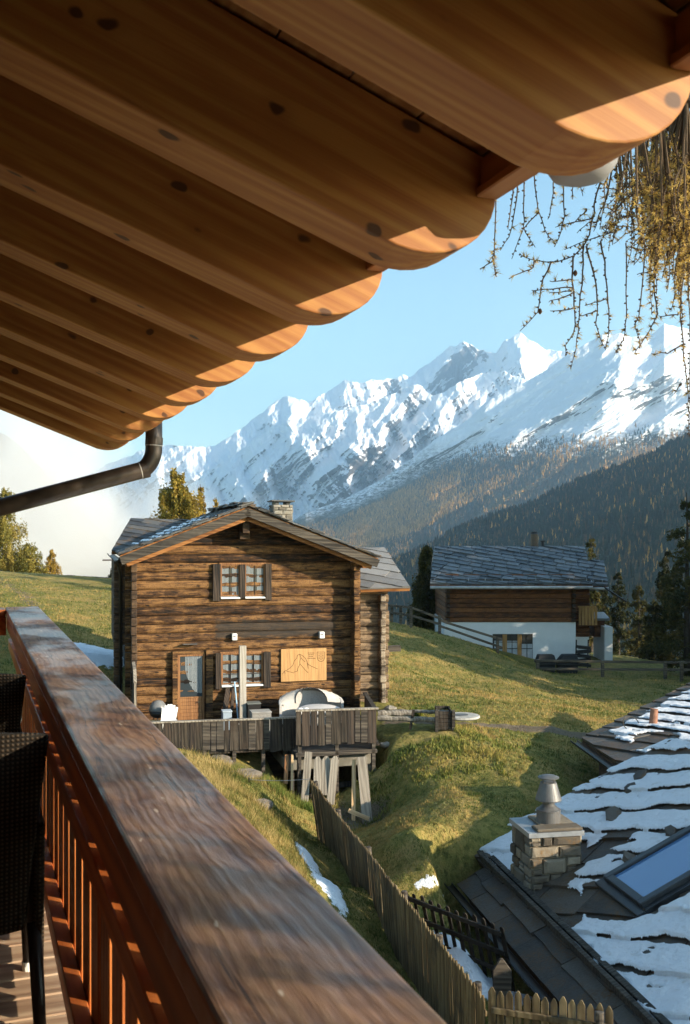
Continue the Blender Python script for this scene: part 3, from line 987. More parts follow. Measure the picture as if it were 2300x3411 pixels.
rg = np.random.default_rng(77)
N = 27000
y = np.sqrt(rg.uniform(470.0 ** 2, 1540.0 ** 2, N)); u = rg.uniform(-0.12, 0.44, N); x = u * y
z = slopeC(x, y)
k = z > -182
x, y, z = x[k], y[k], z[k]
gold = np.clip(0.10 + 0.35 * fbm(x / 160, y / 160, 3, 71), 0.02, 0.5) * 0.5
H = rg.uniform(6.5, 12.5, len(x)) * (0.8 + 0.5 * np.clip(fbm(x / 60, y / 60, 2, 72), -.5, .5))
near = y < 850
cl = tree_cols(len(x), gold, rg)
forest('forest', 'dark conifer forest on the shaded slope behind the white based chalet', x[near], y[near], z[near] - 1, H[near], cl[near], 8, 8, 1, 0.17)
forest('distant_forest', 'dark conifer forest farther up the shaded slope', x[~near], y[~near], z[~near] - 1, H[~near], cl[~near], 5, 6, 2, 0.18)
# trees on the sunny slope below the snow
N = 46000
PXs = rg.uniform(960, 2450, N); Ts = rg.uniform(0.0, 0.8, N)
topB = S_B(PXs); PYs = 1960 + (topB - 1960) * Ts
wd = woodB(PXs, PYs, Ts) + 0.22 * fbm(PXs / 70, PYs / 40, 4, 83)
k = wd > rg.uniform(0.40, 0.86, N)
PXs, PYs, Ts, wd = PXs[k], PYs[k], Ts[k], wd[k]
Ys = yB(PXs, Ts) + dB(PXs, PYs, Ts)
x = (PXs - CX) / F * Ys; z = (HY - PYs) / F * Ys
band = fbm((PXs + 1.6 * PYs) / 240, (PXs - 1.6 * PYs) / 900, 3, 87)
gold = np.clip(0.16 + 2.0 * band + 0.42 * np.clip((PYs - 1560) / 200, 0, 1), 0.03, 0.95)
forest('larch_forest', 'golden larches among dark spruces on the far slope under the snow', x, Ys, z - 2, rg.uniform(8, 17, len(x)), tree_cols(len(x), gold, rg), 3, 5, 3, 0.19)

# ================================================================= cloud in the valley on the left, air
def fog_box(name, label, c, size, dens, seed, nscale, cut, soft):
    mb = MB(); mb.box(-0.5, 0.5, -0.5, 0.5, -0.5, 0.5)
    m = bpy.data.materials.new(name); m.use_nodes = True; nt = m.node_tree
    for nd in list(nt.nodes): nt.nodes.remove(nd)
    g = G.__new__(G); g.nt = nt; g.mat = m
    out = g.n('ShaderNodeOutputMaterial')
    v = g.n('ShaderNodeTexCoord').outputs['Object']
    L = g.n('ShaderNodeVectorMath', {0: g.scale(v, (2.0, 2.0, 2.0))}, operation='LENGTH').outputs['Value']
    ns = g.noise(g.n('ShaderNodeVectorMath', {0: g.scale(v, tuple(s * nscale for s in size)), 1: (seed, seed * .7, 0)}, operation='ADD').outputs[0], 1.0, 5, 0.6)
    d = g.math('ADD', g.math('SUBTRACT', cut, L), g.math('MULTIPLY', g.math('SUBTRACT', ns, 0.5), 2.3))
    dd = g.math('MULTIPLY', g.mr(d, 0.0, soft, 0, 1, True), dens)
    pv = g.n('ShaderNodeVolumePrincipled', {'Color': (0.90, 0.885, 0.88, 1), 'Density': dd, 'Anisotropy': 0.0})
    nt.links.new(pv.outputs[0], out.inputs['Volume'])
    o = mb.build(name, m); o.location = c; o.scale = size
    return tag(o, label, 'cloud', kind='stuff')


p = W(120, 1700, 480)
fog_box('valley_cloud', 'white cloud filling the valley behind the left meadow', (p.x - 20, 480, p.z - 6), (270, 260, 140), 0.028, 3.3, 0.017, 0.86, 0.55)
mb = MB(); mb.box(-5200, 6200, -900, 10600, -420, 1420)
m = bpy.data.materials.new('clear_air'); m.use_nodes = True; nt = m.node_tree
for nd in list(nt.nodes): nt.nodes.remove(nd)
ou = nt.nodes.new('ShaderNodeOutputMaterial'); pv = nt.nodes.new('ShaderNodeVolumePrincipled')
pv.inputs['Color'].default_value = (0.62, 0.82, 1.0, 1); pv.inputs['Density'].default_value = 1.3e-4; pv.inputs['Anisotropy'].default_value = 0.65
nt.links.new(pv.outputs[0], ou.inputs['Volume'])
tag(mb.build('haze', m), kind='stuff')
# ================================================================= roofs laid with stone slabs
def slabs(poly, pitch, lens, thick, ang=0.0, seed=0, jit=0.15, lap=0.25, gap=0.006, wob=0.012):
    """rough stone slabs over a convex polygon (list of (r, q)); q grows up the slope; returns verts and faces, w = height above the boards"""
    rg = random.Random(seed)
    c, s = math.cos(ang), math.sin(ang)
    rot = lambda i, j: (i * c - j * s, i * s + j * c)
    inv = [(x * c + y * s, -x * s + y * c) for x, y in poly]
    i0 = min(q[0] for q in inv); i1 = max(q[0] for q in inv); j0 = min(q[1] for q in inv); j1 = max(q[1] for q in inv)
    bm = bmesh.new()
    j = j0 - pitch * 0.5
    while j < j1:
        i = i0 - rg.uniform(0, lens[1])
        ph = pitch * rg.uniform(0.9, 1.1)
        while i < i1:
            L = rg.uniform(*lens)
            jl = j + rg.uniform(-jit, jit) * pitch
            jr = jl + rg.uniform(-jit, jit) * pitch * 0.5
            jt = j + ph + lap * pitch
            th = thick * rg.uniform(0.7, 1.25); z0 = thick * 1.05; z1 = 0.0
            nseg = 3
            lo = []; hi = []
            for k in range(nseg + 1):
                f = k / nseg
                ii = i + gap / 2 + (L - gap) * f
                jj = jl + (jr - jl) * f + (rg.uniform(-wob, wob) if 0 < k < nseg else 0)
                lo.append((ii, jj)); hi.append((ii, jt))
            vb = []
            for (a, b), zz in [(q, z0) for q in lo] + [(q, z1) for q in hi]:
                x, y = rot(a, b); vb.append((x, y, zz))
            m = len(vb)
            V = [bm.verts.new((x, y, zz - (0.0 if zz else 0.0))) for x, y, zz in vb] + [bm.verts.new((x, y, zz + th)) for x, y, zz in vb]
            n1 = nseg + 1
            bot = [*range(nseg, -1, -1), *range(n1, 2 * n1)]
            bm.faces.new([V[q] for q in bot]); bm.faces.new([V[m + q] for q in reversed(bot)])
            cyc = list(reversed(bot))
            for a in range(len(cyc)):
                p, q = cyc[a], cyc[(a + 1) % len(cyc)]
                bm.faces.new([V[p], V[q], V[m + q], V[m + p]])
            i += L
        j += ph
    n = len(poly)
    cx = sum(q[0] for q in poly) / n; cyy = sum(q[1] for q in poly) / n
    for k in range(n):
        a, b = poly[k], poly[(k + 1) % n]
        nx, ny = (b[1] - a[1]), -(b[0] - a[0])
        if (cx - a[0]) * nx + (cyy - a[1]) * ny > 0: nx, ny = -nx, -ny
        bmesh.ops.bisect_plane(bm, geom=bm.verts[:] + bm.edges[:] + bm.faces[:], plane_co=(a[0], a[1], 0), plane_no=(nx, ny, 0), clear_outer=True)
        ed = [e for e in bm.edges if len(e.link_faces) == 1]
        if ed: bmesh.ops.holes_fill(bm, edges=ed, sides=12)
    bm.verts.ensure_lookup_table(); bm.verts.index_update()
    vs = [tuple(q.co) for q in bm.verts]; fs = [tuple(q.index for q in f.verts) for f in bm.faces]
    bm.free()
    return vs, fs


def plane_map(o, er, eq):
    o = Vector(o); er = Vector(er).normalized(); eq = Vector(eq).normalized(); en = er.cross(eq).normalized()
    if en.z < 0: en = -en
    return lambda p: o + er * p[0] + eq * p[1] + en * p[2]


def slate_mat(name, a, b, c, lich=0.25, rough=0.6, spec=0.4, lcol=(0.20, 0.11, 0.035)):
    g = G(name, rough, spec)
    v = g.coord()
    geo = g.n('ShaderNodeNewGeometry')
    rnd = geo.outputs['Random Per Island']
    n = g.noise(v, 3.0, 6, 0.65); n2 = g.noise(v, 22.0, 4, 0.7)
    f = g.math('ADD', g.math('MULTIPLY', rnd, 0.55), g.math('MULTIPLY', n, 0.45))
    col = g.ramp(f, [(0.2, a), (0.5, b), (0.8, c)])
    l = g.noise(v, 1.7, 6, 0.7)
    col = g.mix(g.math('MULTIPLY', g.mr(l, 0.60 - lich * 0.3, 0.72 - lich * 0.2), g.mr(n2, 0.4, 0.6)), col, lcol)
    return g.set(col, bump=g.math('ADD', n, n2), bstr=0.6, bdist=0.02, rough=g.mr(n2, 0.3, 0.7, rough - 0.12, rough + 0.15))


M_SLATE_D = slate_mat('weathered_stone_slab', (0.035, 0.037, 0.042), (0.062, 0.064, 0.068), (0.10, 0.098, 0.092), 0.30)
M_SLATE_L = slate_mat('pale_stone_slab', (0.13, 0.125, 0.12), (0.19, 0.18, 0.17), (0.26, 0.245, 0.23), 0.10, 0.55)
M_SLATE_B = slate_mat('blue_stone_slab', (0.055, 0.065, 0.075), (0.10, 0.112, 0.125), (0.16, 0.172, 0.185), 0.05, 0.42, 0.55)


def log_mat(name, dark, mid, light, course=0.262, char=None, zdark=0.0, bd=0.02):
    """hewn larch logs: the tone changes from course to course, with knots, checks and blackened patches"""
    g = G(name, 0.75, 0.25)
    v = g.coord()
    x, y, z = g.xyz(v)[0], g.xyz(v)[1], g.xyz(v)[2]
    idx = g.math('FLOOR', g.math('DIVIDE', z, course))
    wn = g.n('ShaderNodeTexWhiteNoise', {'W': idx}, noise_dimensions='1D').outputs['Value']
    off = g.n('ShaderNodeCombineXYZ', {0: g.math('MULTIPLY', wn, 37.0), 1: 0.0, 2: g.math('MULTIPLY', wn, 11.0)}).outputs[0]
    vv = g.n('ShaderNodeVectorMath', {0: v, 1: off}, operation='ADD').outputs[0]
    st = g.noise(g.scale(vv, (0.8, 9.0, 11.0)), 2.0, 6, 0.65, 0.5)
    pat = g.noise(g.scale(vv, (1.0, 1.0, 2.4)), 2.1, 5, 0.65)
    f = g.math('ADD', g.math('MULTIPLY', st, 0.50), g.math('ADD', g.math('MULTIPLY', pat, 0.42), g.math('MULTIPLY', wn, 0.12)))
    c = g.ramp(f, [(0.415, dark), (0.50, mid), (0.60, light)])
    kd = g.vor(g.scale(vv, (1.7, 1.0, 4.5)), 1.25)
    c = g.mix(g.mr(kd, 0.09, 0.17, 0.9, 0.0, True), c, [q * 0.35 for q in dark])
    chk = g.noise(g.scale(vv, (5.0, 5.0, 5.0)), 1.5, 3, 0.55, 2.2)
    c = g.mix(g.mr(g.math('ABSOLUTE', g.math('SUBTRACT', chk, 0.5)), 0.004, 0.022, 0.75, 0.0), c, [q * 0.4 for q in dark])
    if char:
        x0, x1, z0, z1 = char
        e = g.math('ADD', g.math('MINIMUM', g.math('MINIMUM', g.math('SUBTRACT', x, x0), g.math('SUBTRACT', x1, x)), g.math('MINIMUM', g.math('SUBTRACT', z, z0), g.math('SUBTRACT', z1, z))),
                   g.math('MULTIPLY', g.math('SUBTRACT', g.noise(g.scale(v, (1, 1, 3)), 3.0, 4), 0.5), 0.5))
        c = g.mix(g.mr(e, -0.03, 0.08, 0.0, 0.85), c, (0.030, 0.026, 0.022))
    return g.set(c, bump=g.math('ADD', g.math('MULTIPLY', st, 1.0), g.math('MULTIPLY', pat, 0.8)), bstr=1.0, bdist=bd)


# ================================================================= the log chalet
FA = R(14)
FL = Vector((-6.2, 30.3, -5.53))
FC, FS = math.cos(FA), math.sin(FA)


def fac(px, py, n=0.0):
    """photo pixel -> (along the front, height) on the plane n metres behind the chalet's front wall"""
    u = (px - CX) / F; v = (HY - py) / F
    d = (n - FS * FL.x + FC * FL.y) / (FC - FS * u)
    x, y, z = u * d, d, v * d
    return (x - FL.x) * FC + (y - FL.y) * FS, z - FL.z


def f5(zx, zy, n=0.0): return fac(350 + zx / 1.568, 1600 + zy / 1.568, n)
def ft(zx, zy, n=0.0): return fac(450 + zx / 2.24, 2080 + zy / 2.24, n)


chalet = thing('log_chalet', 'old dark log chalet with stone slab roof and carved sign on its front', 'chalet', FL, FA)
WF = 6.58; CH = 0.262; RIDGE = 3.19; ZR = 6.22; PITCH = 0.385
M_LOG = log_mat('sunburnt_log', (0.009, 0.0055, 0.004), (0.066, 0.030, 0.0115), (0.225, 0.115, 0.042), CH, (2.35, 6.1, 2.42, 2.98))
M_LOGD = log_mat('dark_log', (0.018, 0.012, 0.009), (0.050, 0.030, 0.018), (0.11, 0.065, 0.035), CH)


def under(s): return ZR - PITCH * abs(s - RIDGE)


def log_wall(mb, s0, s1, zlo, zhi, n0, top=None, amp=0.010, seed=0, face=-1, ext=(0, 0)):
    """courses of hewn logs between s0 and s1, bulging towards the viewer"""
    rg = np.random.default_rng(seed)
    nc = int(math.ceil((zhi - zlo) / CH))
    for k in range(nc):
        za = zlo + k * CH; zc = za + CH / 2
        a, b = s0 - ext[0] * rg.uniform(0.8, 1.1), s1 + ext[1] * rg.uniform(0.8, 1.1)
        if top:
            if top(RIDGE) < za + 0.05: break
            if top(a) < zc + CH / 2 or top(b) < zc + CH / 2:
                r = (ZR - zc) / PITCH
                a = max(a, RIDGE - r); b = min(b, RIDGE + r)
            if b - a < 0.2: continue
        n = max(2, int((b - a) / 0.07)); m = 7
        ss = np.linspace(a, b, n); tt = np.linspace(0, 1, m)
        S, T = np.meshgrid(ss, tt, indexing='ij')
        bul = 0.045 * (1 - np.abs(2 * T - 1) ** 3.2)
        D = bul + amp * fbm(S * 2.3 + 9 * k, T * 1.3 + k * 3.1 + seed, 3, seed) * 1.5 + 0.006 * pn(S * 9, T * 2 + k, seed + 3)
        wav = 0.012 * fbm(S * 0.9, 0 * S + k * 5.1, 2, seed + 8)
        P = [(float(S[i, j]), float(n0 + face * D[i, j]), float(za + 0.008 + (CH - 0.012) * T[i, j] + wav[i, j])) for i in range(n) for j in range(m)]
        fs = [(i * m + j, (i + 1) * m + j, (i + 1) * m + j + 1, i * m + j + 1) for i in range(n - 1) for j in range(m - 1)]
        mb.add(P, fs)
        bk = -face * 0.10
        for e, ii in ((0, 0), (1, n - 1)):          # end grain
            q = [P[ii * m + j] for j in range(m)]
            mb.add(q + [(p[0], n0 + bk, p[2]) for p in q], [(j, j + 1, m + j + 1, m + j) for j in range(m - 1)])
    return mb


mb = MB(); mb.box(0.02, WF - 0.02, 0.02, 7.2, -1.8, 4.75)
mb.prism([(0.02, 0.02, 4.75), (WF - 0.02, 0.02, 4.75), (RIDGE, 0.02, ZR - 0.08)], (0, 7.18, 0))
mb.build('core_wall', M_LOGD, chalet)
mb = log_wall(MB(), -0.30, WF + 0.30, -1.05, 6.4, 0.0, under, seed=4)
mb.build('front_wall', M_LOG, chalet, smooth=False)
for s, nm in ((-0.06, 0), (WF + 0.06, 1)):       # side walls: log ends run past the corner
    mb = MB(); rg = random.Random(5 + nm)
    zz = -1.05
    k = 0
    while zz < under(s) - 0.28:
        fr = -0.50 - rg.uniform(-0.03, 0.06)
        mb.box(s - 0.085 + rg.uniform(-.012, .012), s + 0.085 + rg.uniform(-.012, .012), fr, 7.3, zz + 0.008, zz + CH - 0.008)
        zz += CH
    mb.build('side_wall', M_LOGD if nm == 0 else M_LOG, chalet, bevel=0.02, seg=2)
# dark corner boards outside the left wall
mb = MB(); rg = random.Random(9); zz = -1.0
while zz < 4.7:
    mb.box(-0.62, -0.36, 0.35 + rg.uniform(-.03, .05), 0.62, zz + 0.01, zz + CH - 0.01); zz += CH
mb.build('corner_logs', M_LOGD, chalet, bevel=0.02)

# roof
M_BARGE = wood('grey_barge_board', (0.018, 0.015, 0.012), (0.045, 0.037, 0.030), (0.095, 0.078, 0.060), 0, 10, 1.0, 0.85, bstr=0.6, weather=0.3, wcol=(0.05, 0.044, 0.037))
M_SOFF = wood('orange_soffit', (0.12, 0.045, 0.014), (0.22, 0.088, 0.025), (0.31, 0.14, 0.045), 0, 9, 1.0, 0.75, bstr=0.4)
rf = None
NF = -1.05; NBK = 7.6
for side in (-1, 1):
    run = (RIDGE + 0.50) if side < 0 else (WF + 0.62 - RIDGE)
    L = run / math.cos(math.atan(PITCH))
    eq = Vector((-side * 1.0, 0, PITCH)).normalized()
    zt = ZR + 0.17
    o = Vector((RIDGE + side * run, NF, zt - PITCH * run))
    pm = plane_map(o, (0, 1, 0), eq)
    vs, fs = slabs([(0, 0), (NBK - NF, 0), (NBK - NF, L), (0, L)], 0.30, (0.35, 0.75), 0.040, 0.0, 31 + side, 0.18, 0.9, 0.012, 0.02)
    mb = MB(); mb.add([pm(p) for p in vs], fs)
    rgv = random.Random(90 + side); q_ = 0.02                       # ragged plates stacked along the verge
    while q_ < L - 0.1:
        ln_ = rgv.uniform(0.30, 0.62); dp_ = rgv.uniform(0.03, 0.14)
        for kk in range(rgv.choice((1, 2, 2, 3))):
            w0 = 0.035 + 0.032 * kk + rgv.uniform(-.006, .006); th_ = rgv.uniform(.022, .034); a_ = q_ + rgv.uniform(-.06, .06); d2 = dp_ + rgv.uniform(-.04, .04)
            mb.hexa([pm((-d2, a_, w0)), pm((0.30, a_ + rgv.uniform(-.03, .03), w0)), pm((0.30, a_ + ln_, w0 - .02)), pm((-d2 + rgv.uniform(-.03, .03), a_ + ln_, w0 - .02)),
                     pm((-d2, a_, w0 + th_)), pm((0.30, a_, w0 + th_)), pm((0.30, a_ + ln_, w0 + th_ - .02)), pm((-d2 + rgv.uniform(-.03, .03), a_ + ln_, w0 + th_ - .02))])
        q_ += ln_ * rgv.uniform(.55, .85)
    r1 = mb.build('roof_slabs', M_SLATE_D, chalet)
    mb = MB()                                      # boarding under the slabs
    q = [pm((0.03, 0.02, -0.055)), pm((NBK - NF, 0.02, -0.055)), pm((NBK - NF, L, -0.055)), pm((0.03, L, -0.055))]
    mb.hexa(q + [p + (pm((0, 0, 0.05)) - pm((0, 0, 0))) for p in q])
    mb.build('soffit_boards', M_SOFF, chalet)
    mb = MB()
    a = pm((-0.02, -0.02, -0.16)); b = pm((-0.02, L + 0.0, -0.16))
    mb.beam(a, b, 0.07, 0.24, (0, 0, 1))
    mb.build('barge_board', M_BARGE, chalet, bevel=0.008)
    mb = MB()
    a = pm((0.16, 0.10, -0.24)); b = pm((0.16, L - 0.10, -0.24))
    mb.beam(a, b, 0.09, 0.30, (0, 0, 1))
    mb.build('verge_rafter', M_SOFF, chalet, bevel=0.008)
    if side < 0:                                   # thin snow left along the shaded slope
        n1, n2 = 150, 70
        rr, qq = np.meshgrid(np.linspace(0.06, NBK - NF - 0.1, n1), np.linspace(0.05, L - 0.1, n2), indexing='ij')
        h = 0.09 + 0.09 * fbm(rr * 1.1, qq * 2.0, 4, 141) - 0.10 * sstep(0.3, -0.1, rr - 0.35) - 0.16 * np.clip(np.abs(qq / L - 0.45) * 2 - 0.55, 0, 1) - 0.03
        h = h + 0.02 * np.sin(qq / 0.30 * 2 * np.pi)
        keep = (h[:-1, :-1] > 0.0625)
        P = np.array([[pm((rr[i, j], qq[i, j], h[i, j])) for j in range(n2)] for i in range(n1)])
        snow_r = grid_mesh('roof_snow', P, plain('old_snow', (0.80, 0.82, 0.86), 0.7, 0.03), chalet, keep=keep)
mb = MB()
rg = random.Random(3)
y = NF + 0.1
while y < NBK - 0.6:
    L = rg.uniform(0.5, 0.9)
    for t in range(2):
        w_ = rg.uniform(0.22, 0.33)
        mb.obox((RIDGE + rg.uniform(-.05, .05), y + L / 2 + rg.uniform(-.05, .05), ZR + 0.235 + t * 0.05), (w_ * 2, L, 0.045), Matrix.Rotation(rg.uniform(-.12, .12), 3, 'Y'))
    y += L * 0.9
mb.build('ridge_stones', M_SLATE_D, chalet, bevel=0.008)
# purlins
mb = MB()
mb.box(RIDGE - 0.11, RIDGE + 0.11, -0.72, 0.1, ZR - 0.62, ZR - 0.12)
mb.box(RIDGE - 0.16, RIDGE + 0.16, -0.45, 0.1, ZR - 0.80, ZR - 0.56)
mb.build('ridge_purlin', M_LOGD, chalet, bevel=0.02)
mb = MB()
mb.box(WF + 0.20, WF + 0.42, -0.62, 0.3, under(WF + 0.3) - 0.26, under(WF + 0.3) - 0.03)
mb.build('eave_purlin', M_SOFF, chalet, bevel=0.015)
mb = MB(); mb.box(-0.30, -0.10, -0.45, 0.3, under(-0.2) - 0.28, under(-0.2) - 0.05)
mb.build('eave_purlin', M_SOFF, chalet, bevel=0.015)
# gutter bracket on the left eave
mb = MB()
gc = Vector((-0.60, 0, under(-0.5) + 0.10))
ring = [(math.cos(t), math.sin(t)) for t in [math.pi + math.pi * i / 10 for i in range(11)]]
gp = [(gc.x + 0.10 * c, gc.z + 0.10 * s) for c, s in ring] + [(gc.x + 0.085 * c, gc.z + 0.085 * s) for c, s in reversed(ring)]
n = len(gp)
mb.add([(x, NF + 0.05, z) for x, z in gp] + [(x, NBK, z) for x, z in gp], [(i, (i + 1) % n, n + (i + 1) % n, n + i) for i in range(n)] + [tuple(range(n))])
gu = mb.build('gutter', M_DARKM, chalet)
mb = MB(); mb.tube([(gc.x - 0.12, NF + 0.1, gc.z - 0.06), (gc.x - 0.36, NF + 0.1, gc.z - 0.06)], 0.02, 8)
mb.build('overflow_pipe', M_PIPE, gu)
mb = MB(); mb.tube([(gc.x + 0.02, NF + 0.3, gc.z - 0.1), (gc.x + 0.10, NF + 0.5, gc.z - 0.25), (-0.43, 0.15, gc.z - 0.5), (-0.43, 0.15, -0.6)], 0.045, 10)
mb.build('downpipe', M_DARKM, chalet, smooth=True)

# chimney: rubble with a slab on stub legs
M_RUBBLE = slate_mat('pale_rubble', (0.13, 0.115, 0.095), (0.22, 0.20, 0.165), (0.33, 0.30, 0.255), 0.15, 0.9, 0.1)


def rubble(mb, x0, x1, y0, y1, z0, z1, size, seed, bulge=0.03):
    """a shaft faced with irregular stones, each a rough block of its own size and tilt"""
    rg = random.Random(seed)

    def stone(ax, t0, t1, za, zb):
        o = rg.uniform(0.2, 1) * bulge; j = size * 0.10
        q = [(t0 + rg.uniform(.3, 1) * j, za + rg.uniform(.3, 1) * j), (t1 - rg.uniform(.3, 1) * j, za + rg.uniform(.3, 1) * j), (t1 - rg.uniform(.3, 1.2) * j, zb - rg.uniform(.2, 1) * j), (t0 + rg.uniform(.3, 1.2) * j, zb - rg.uniform(.2, 1) * j)]
        mx, mz = (t0 + t1) / 2, (za + zb) / 2
        out = [(mx + (a - mx) * 0.72, mz + (b - mz) * 0.72) for a, b in q]

        def P(a, b, d):
            if ax == 0: return (a, y0 - d, b)
            if ax == 1: return (a, y1 + d, b)
            if ax == 2: return (x0 - d, a, b)
            return (x1 + d, a, b)
        V = [P(a, b, -0.08) for a, b in q] + [P(a, b, o * 0.45) for a, b in q] + [P(a, b, o + rg.uniform(-.2, .2) * bulge) for a, b in out]
        mb.add(V, [(0, 1, 5, 4), (1, 2, 6, 5), (2, 3, 7, 6), (3, 0, 4, 7), (4, 5, 9, 8), (5, 6, 10, 9), (6, 7, 11, 10), (7, 4, 8, 11), (8, 9, 10, 11)])
    for ax in range(4):
        a, b = (x0, x1) if ax < 2 else (y0, y1)
        z = z0
        while z < z1 - 0.02:
            h = size * rg.uniform(0.55, 1.15)
            if z1 - z - h < size * 0.35: h = z1 - z
            t = a
            while t < b - 0.01:
                l = size * rg.uniform(0.7, 2.1)
                if b - t - l < size * 0.45: l = b - t
                if rg.random() < 0.30 and l < size * 1.3:
                    zm_ = z + h * rg.uniform(.35, .65); stone(ax, t, t + l, z, zm_); stone(ax, t, t + l, zm_, z + h)
                else:
                    stone(ax, t, t + l, z, z + h)
                t += l
            z += h
    return mb


cs0, cz0 = fac(906, 1712, 3.6); cs1, cz1 = fac(970, 1682, 3.6)
mb = rubble(MB(), cs0, cs1, 3.3, 4.1, cz0 - 0.6, cz1, 0.17, 8)
mb.box(cs0 + .02, cs1 - .02, 3.32, 4.08, cz0 - 0.6, cz1 - .01)
chm = mb.build('chimney', M_RUBBLE, chalet, bevel=0.012)
mb = MB()
for a in (cs0 + 0.08, cs1 - 0.2):
    mb.box(a, a + 0.13, 3.36, 4.04, cz1, cz1 + 0.10)
mb.obox(((cs0 + cs1) / 2, 3.7, cz1 + 0.125), (cs1 - cs0 + 0.14, 0.95, 0.045), Matrix.Rotation(0.02, 3, 'Y'))
mb.build('capstone', M_SLATE_D, chm, bevel=0.008)

# windows, door
M_FRAME = wood('window_frame', (0.12, 0.05, 0.02), (0.22, 0.10, 0.04), (0.30, 0.15, 0.06), 2, 10, 1.5, 0.6, bstr=0.2)
M_SHUT = wood('black_shutter', (0.012, 0.010, 0.009), (0.030, 0.022, 0.017), (0.060, 0.042, 0.030), 2, 10, 1.2, 0.8, bstr=0.5)
gg = G('dark_glass', 0.06, 0.6); M_GLASS = gg.set((0.035, 0.045, 0.052))
gc_ = G('lace_curtain', 0.9, 0.1); v = gc_.coord()
wv = gc_.n('ShaderNodeTexWave', {'Vector': v, 'Scale': 8.0, 'Distortion': 2.0, 'Detail': 2.0}, wave_type='BANDS', bands_direction='X').outputs['Fac']
M_CURT = gc_.set(gc_.ramp(gc_.math('ADD', gc_.math('MULTIPLY', wv, .6), gc_.math('MULTIPLY', gc_.noise(v, 25.0, 3), .4)), [(0.2, (0.07, 0.085, 0.095)), (0.8, (0.26, 0.285, 0.30))]))
M_WSILL = plain('white_sill', (0.78, 0.78, 0.76), 0.6, 0.04)


def casement(name, s0, s1, z0, z1, post, shut, curtains, label=None, lean=0.0):
    """a pair of six-light casements either side of a post, white sills, black shutters"""
    y = -0.055
    fw = 0.045
    mb = MB()
    mb.box(s0 - fw, s1 + fw, y - 0.03, 0.03, z1, z1 + 0.05)
    mb.box(s0 - fw, s0, y - 0.03, 0.03, z0, z1); mb.box(s1, s1 + fw, y - 0.03, 0.03, z0, z1)
    fr = mb.build(name, M_FRAME, chalet, bevel=0.004)
    if label: fr['label'] = label
    mb = MB(); mb.box(post - 0.085, post + 0.085, y - 0.06, 0.03, z0 - 0.06, z1 - 0.002)
    mb.build('post', M_SHUT, fr, bevel=0.005)
    for a, b in ((s0 + 0.002, post - 0.087), (post + 0.087, s1 - 0.002)):
        mb = MB(); mb.box(a, b, y + 0.016, y + 0.022, z0 + 0.02, z1 - 0.002)
        pn_ = mb.build('pane', M_GLASS, fr)
        mb = MB()
        mb.box(a, a + 0.03, y - 0.015, y + 0.014, z0 + 0.02, z1 - 0.003); mb.box(b - 0.03, b, y - 0.015, y + 0.014, z0 + 0.02, z1 - 0.003)
        mb.box(a + 0.031, b - 0.031, y - 0.015, y + 0.014, z0 + 0.02, z0 + 0.05); mb.box(a + 0.031, b - 0.031, y - 0.015, y + 0.014, z1 - 0.033, z1 - 0.003)
        mb.build('sash', M_FRAME, fr)
        mb = MB(); mid = (a + b) / 2
        mb.box(mid - 0.008, mid + 0.008, y - 0.005, y + 0.015, z0 + 0.05, z1 - 0.033)
        for f in (1 / 3, 2 / 3):
            zz = z0 + (z1 - z0) * f
            mb.box(a + 0.03, mid - 0.0085, y - 0.004, y + 0.015, zz - 0.009, zz + 0.009); mb.box(mid + 0.0085, b - 0.03, y - 0.004, y + 0.015, zz - 0.009, zz + 0.009)
        mb.build('glazing_bars', M_SHUT, fr)
        for c0, c1 in curtains:
            mb = MB()
            n = 14
            for i in range(n):
                f = i / n; g2 = (i + 1) / n
                xa = a + 0.03 + (b - a - 0.06) * (c0 + (c1 - c0) * f); xb = a + 0.03 + (b - a - 0.06) * (c0 + (c1 - c0) * g2)
                ya = y + 0.0145 + 0.0008 * (i % 2); yb = y + 0.0145 + 0.0008 * ((i + 1) % 2)
                mb.add([(xa, ya, z0 + 0.05), (xb, yb, z0 + 0.05), (xb, yb, z1 - 0.04), (xa, ya, z1 - 0.04)], [(0, 1, 2, 3)])
            mb.build('curtain', M_CURT, fr)
        mb = MB(); mb.hexa([(a - 0.01, y - 0.10, z0 - 0.06), (b + 0.01, y - 0.10, z0 - 0.06), (b + 0.01, 0.02, z0 - 0.03), (a - 0.01, 0.02, z0 - 0.03),
                            (a - 0.01, y - 0.10, z0 - 0.03), (b + 0.01, y - 0.10, z0 - 0.03), (b + 0.01, 0.02, z0 + 0.01), (a - 0.01, 0.02, z0 + 0.01)])
        mb.build('sill', M_WSILL, fr, bevel=0.004)
    for a, b in shut:
        mb = MB()
        mb.box(a, b - (b - a) * 0.45 - 0.001, y - 0.085, 0.0, z0 - 0.12, z1 + 0.02)
        mb.box(a + (b - a) * 0.56, b, y - 0.065, 0.0, z0 - 0.13, z1 + 0.015)
        mb.build('shutter', M_SHUT, fr, bevel=0.006)
    return fr


sx = lambda z, n=-0.05: f5(z, 500, n)[0]
s0, z1 = f5(606, 440, -0.05); s1, z0 = f5(834, 605, -0.05)
casement('window', s0, s1, z0, z1, sx(718), [(sx(563), sx(604)), (sx(837), sx(869))], [(0.0, 0.42), (0.62, 1.0)])
s0, z1 = ft(648, 218, -0.05); s1, z0 = ft(952, 440, -0.05)
sxt = lambda z, n=-0.05: ft(z, 400, n)[0]
casement('window', s0, s1, z0, z1, sxt(803), [(sxt(600), sxt(643)), (sxt(958), sxt(1012))], [(0.0, 0.36), (0.50, 0.98)])
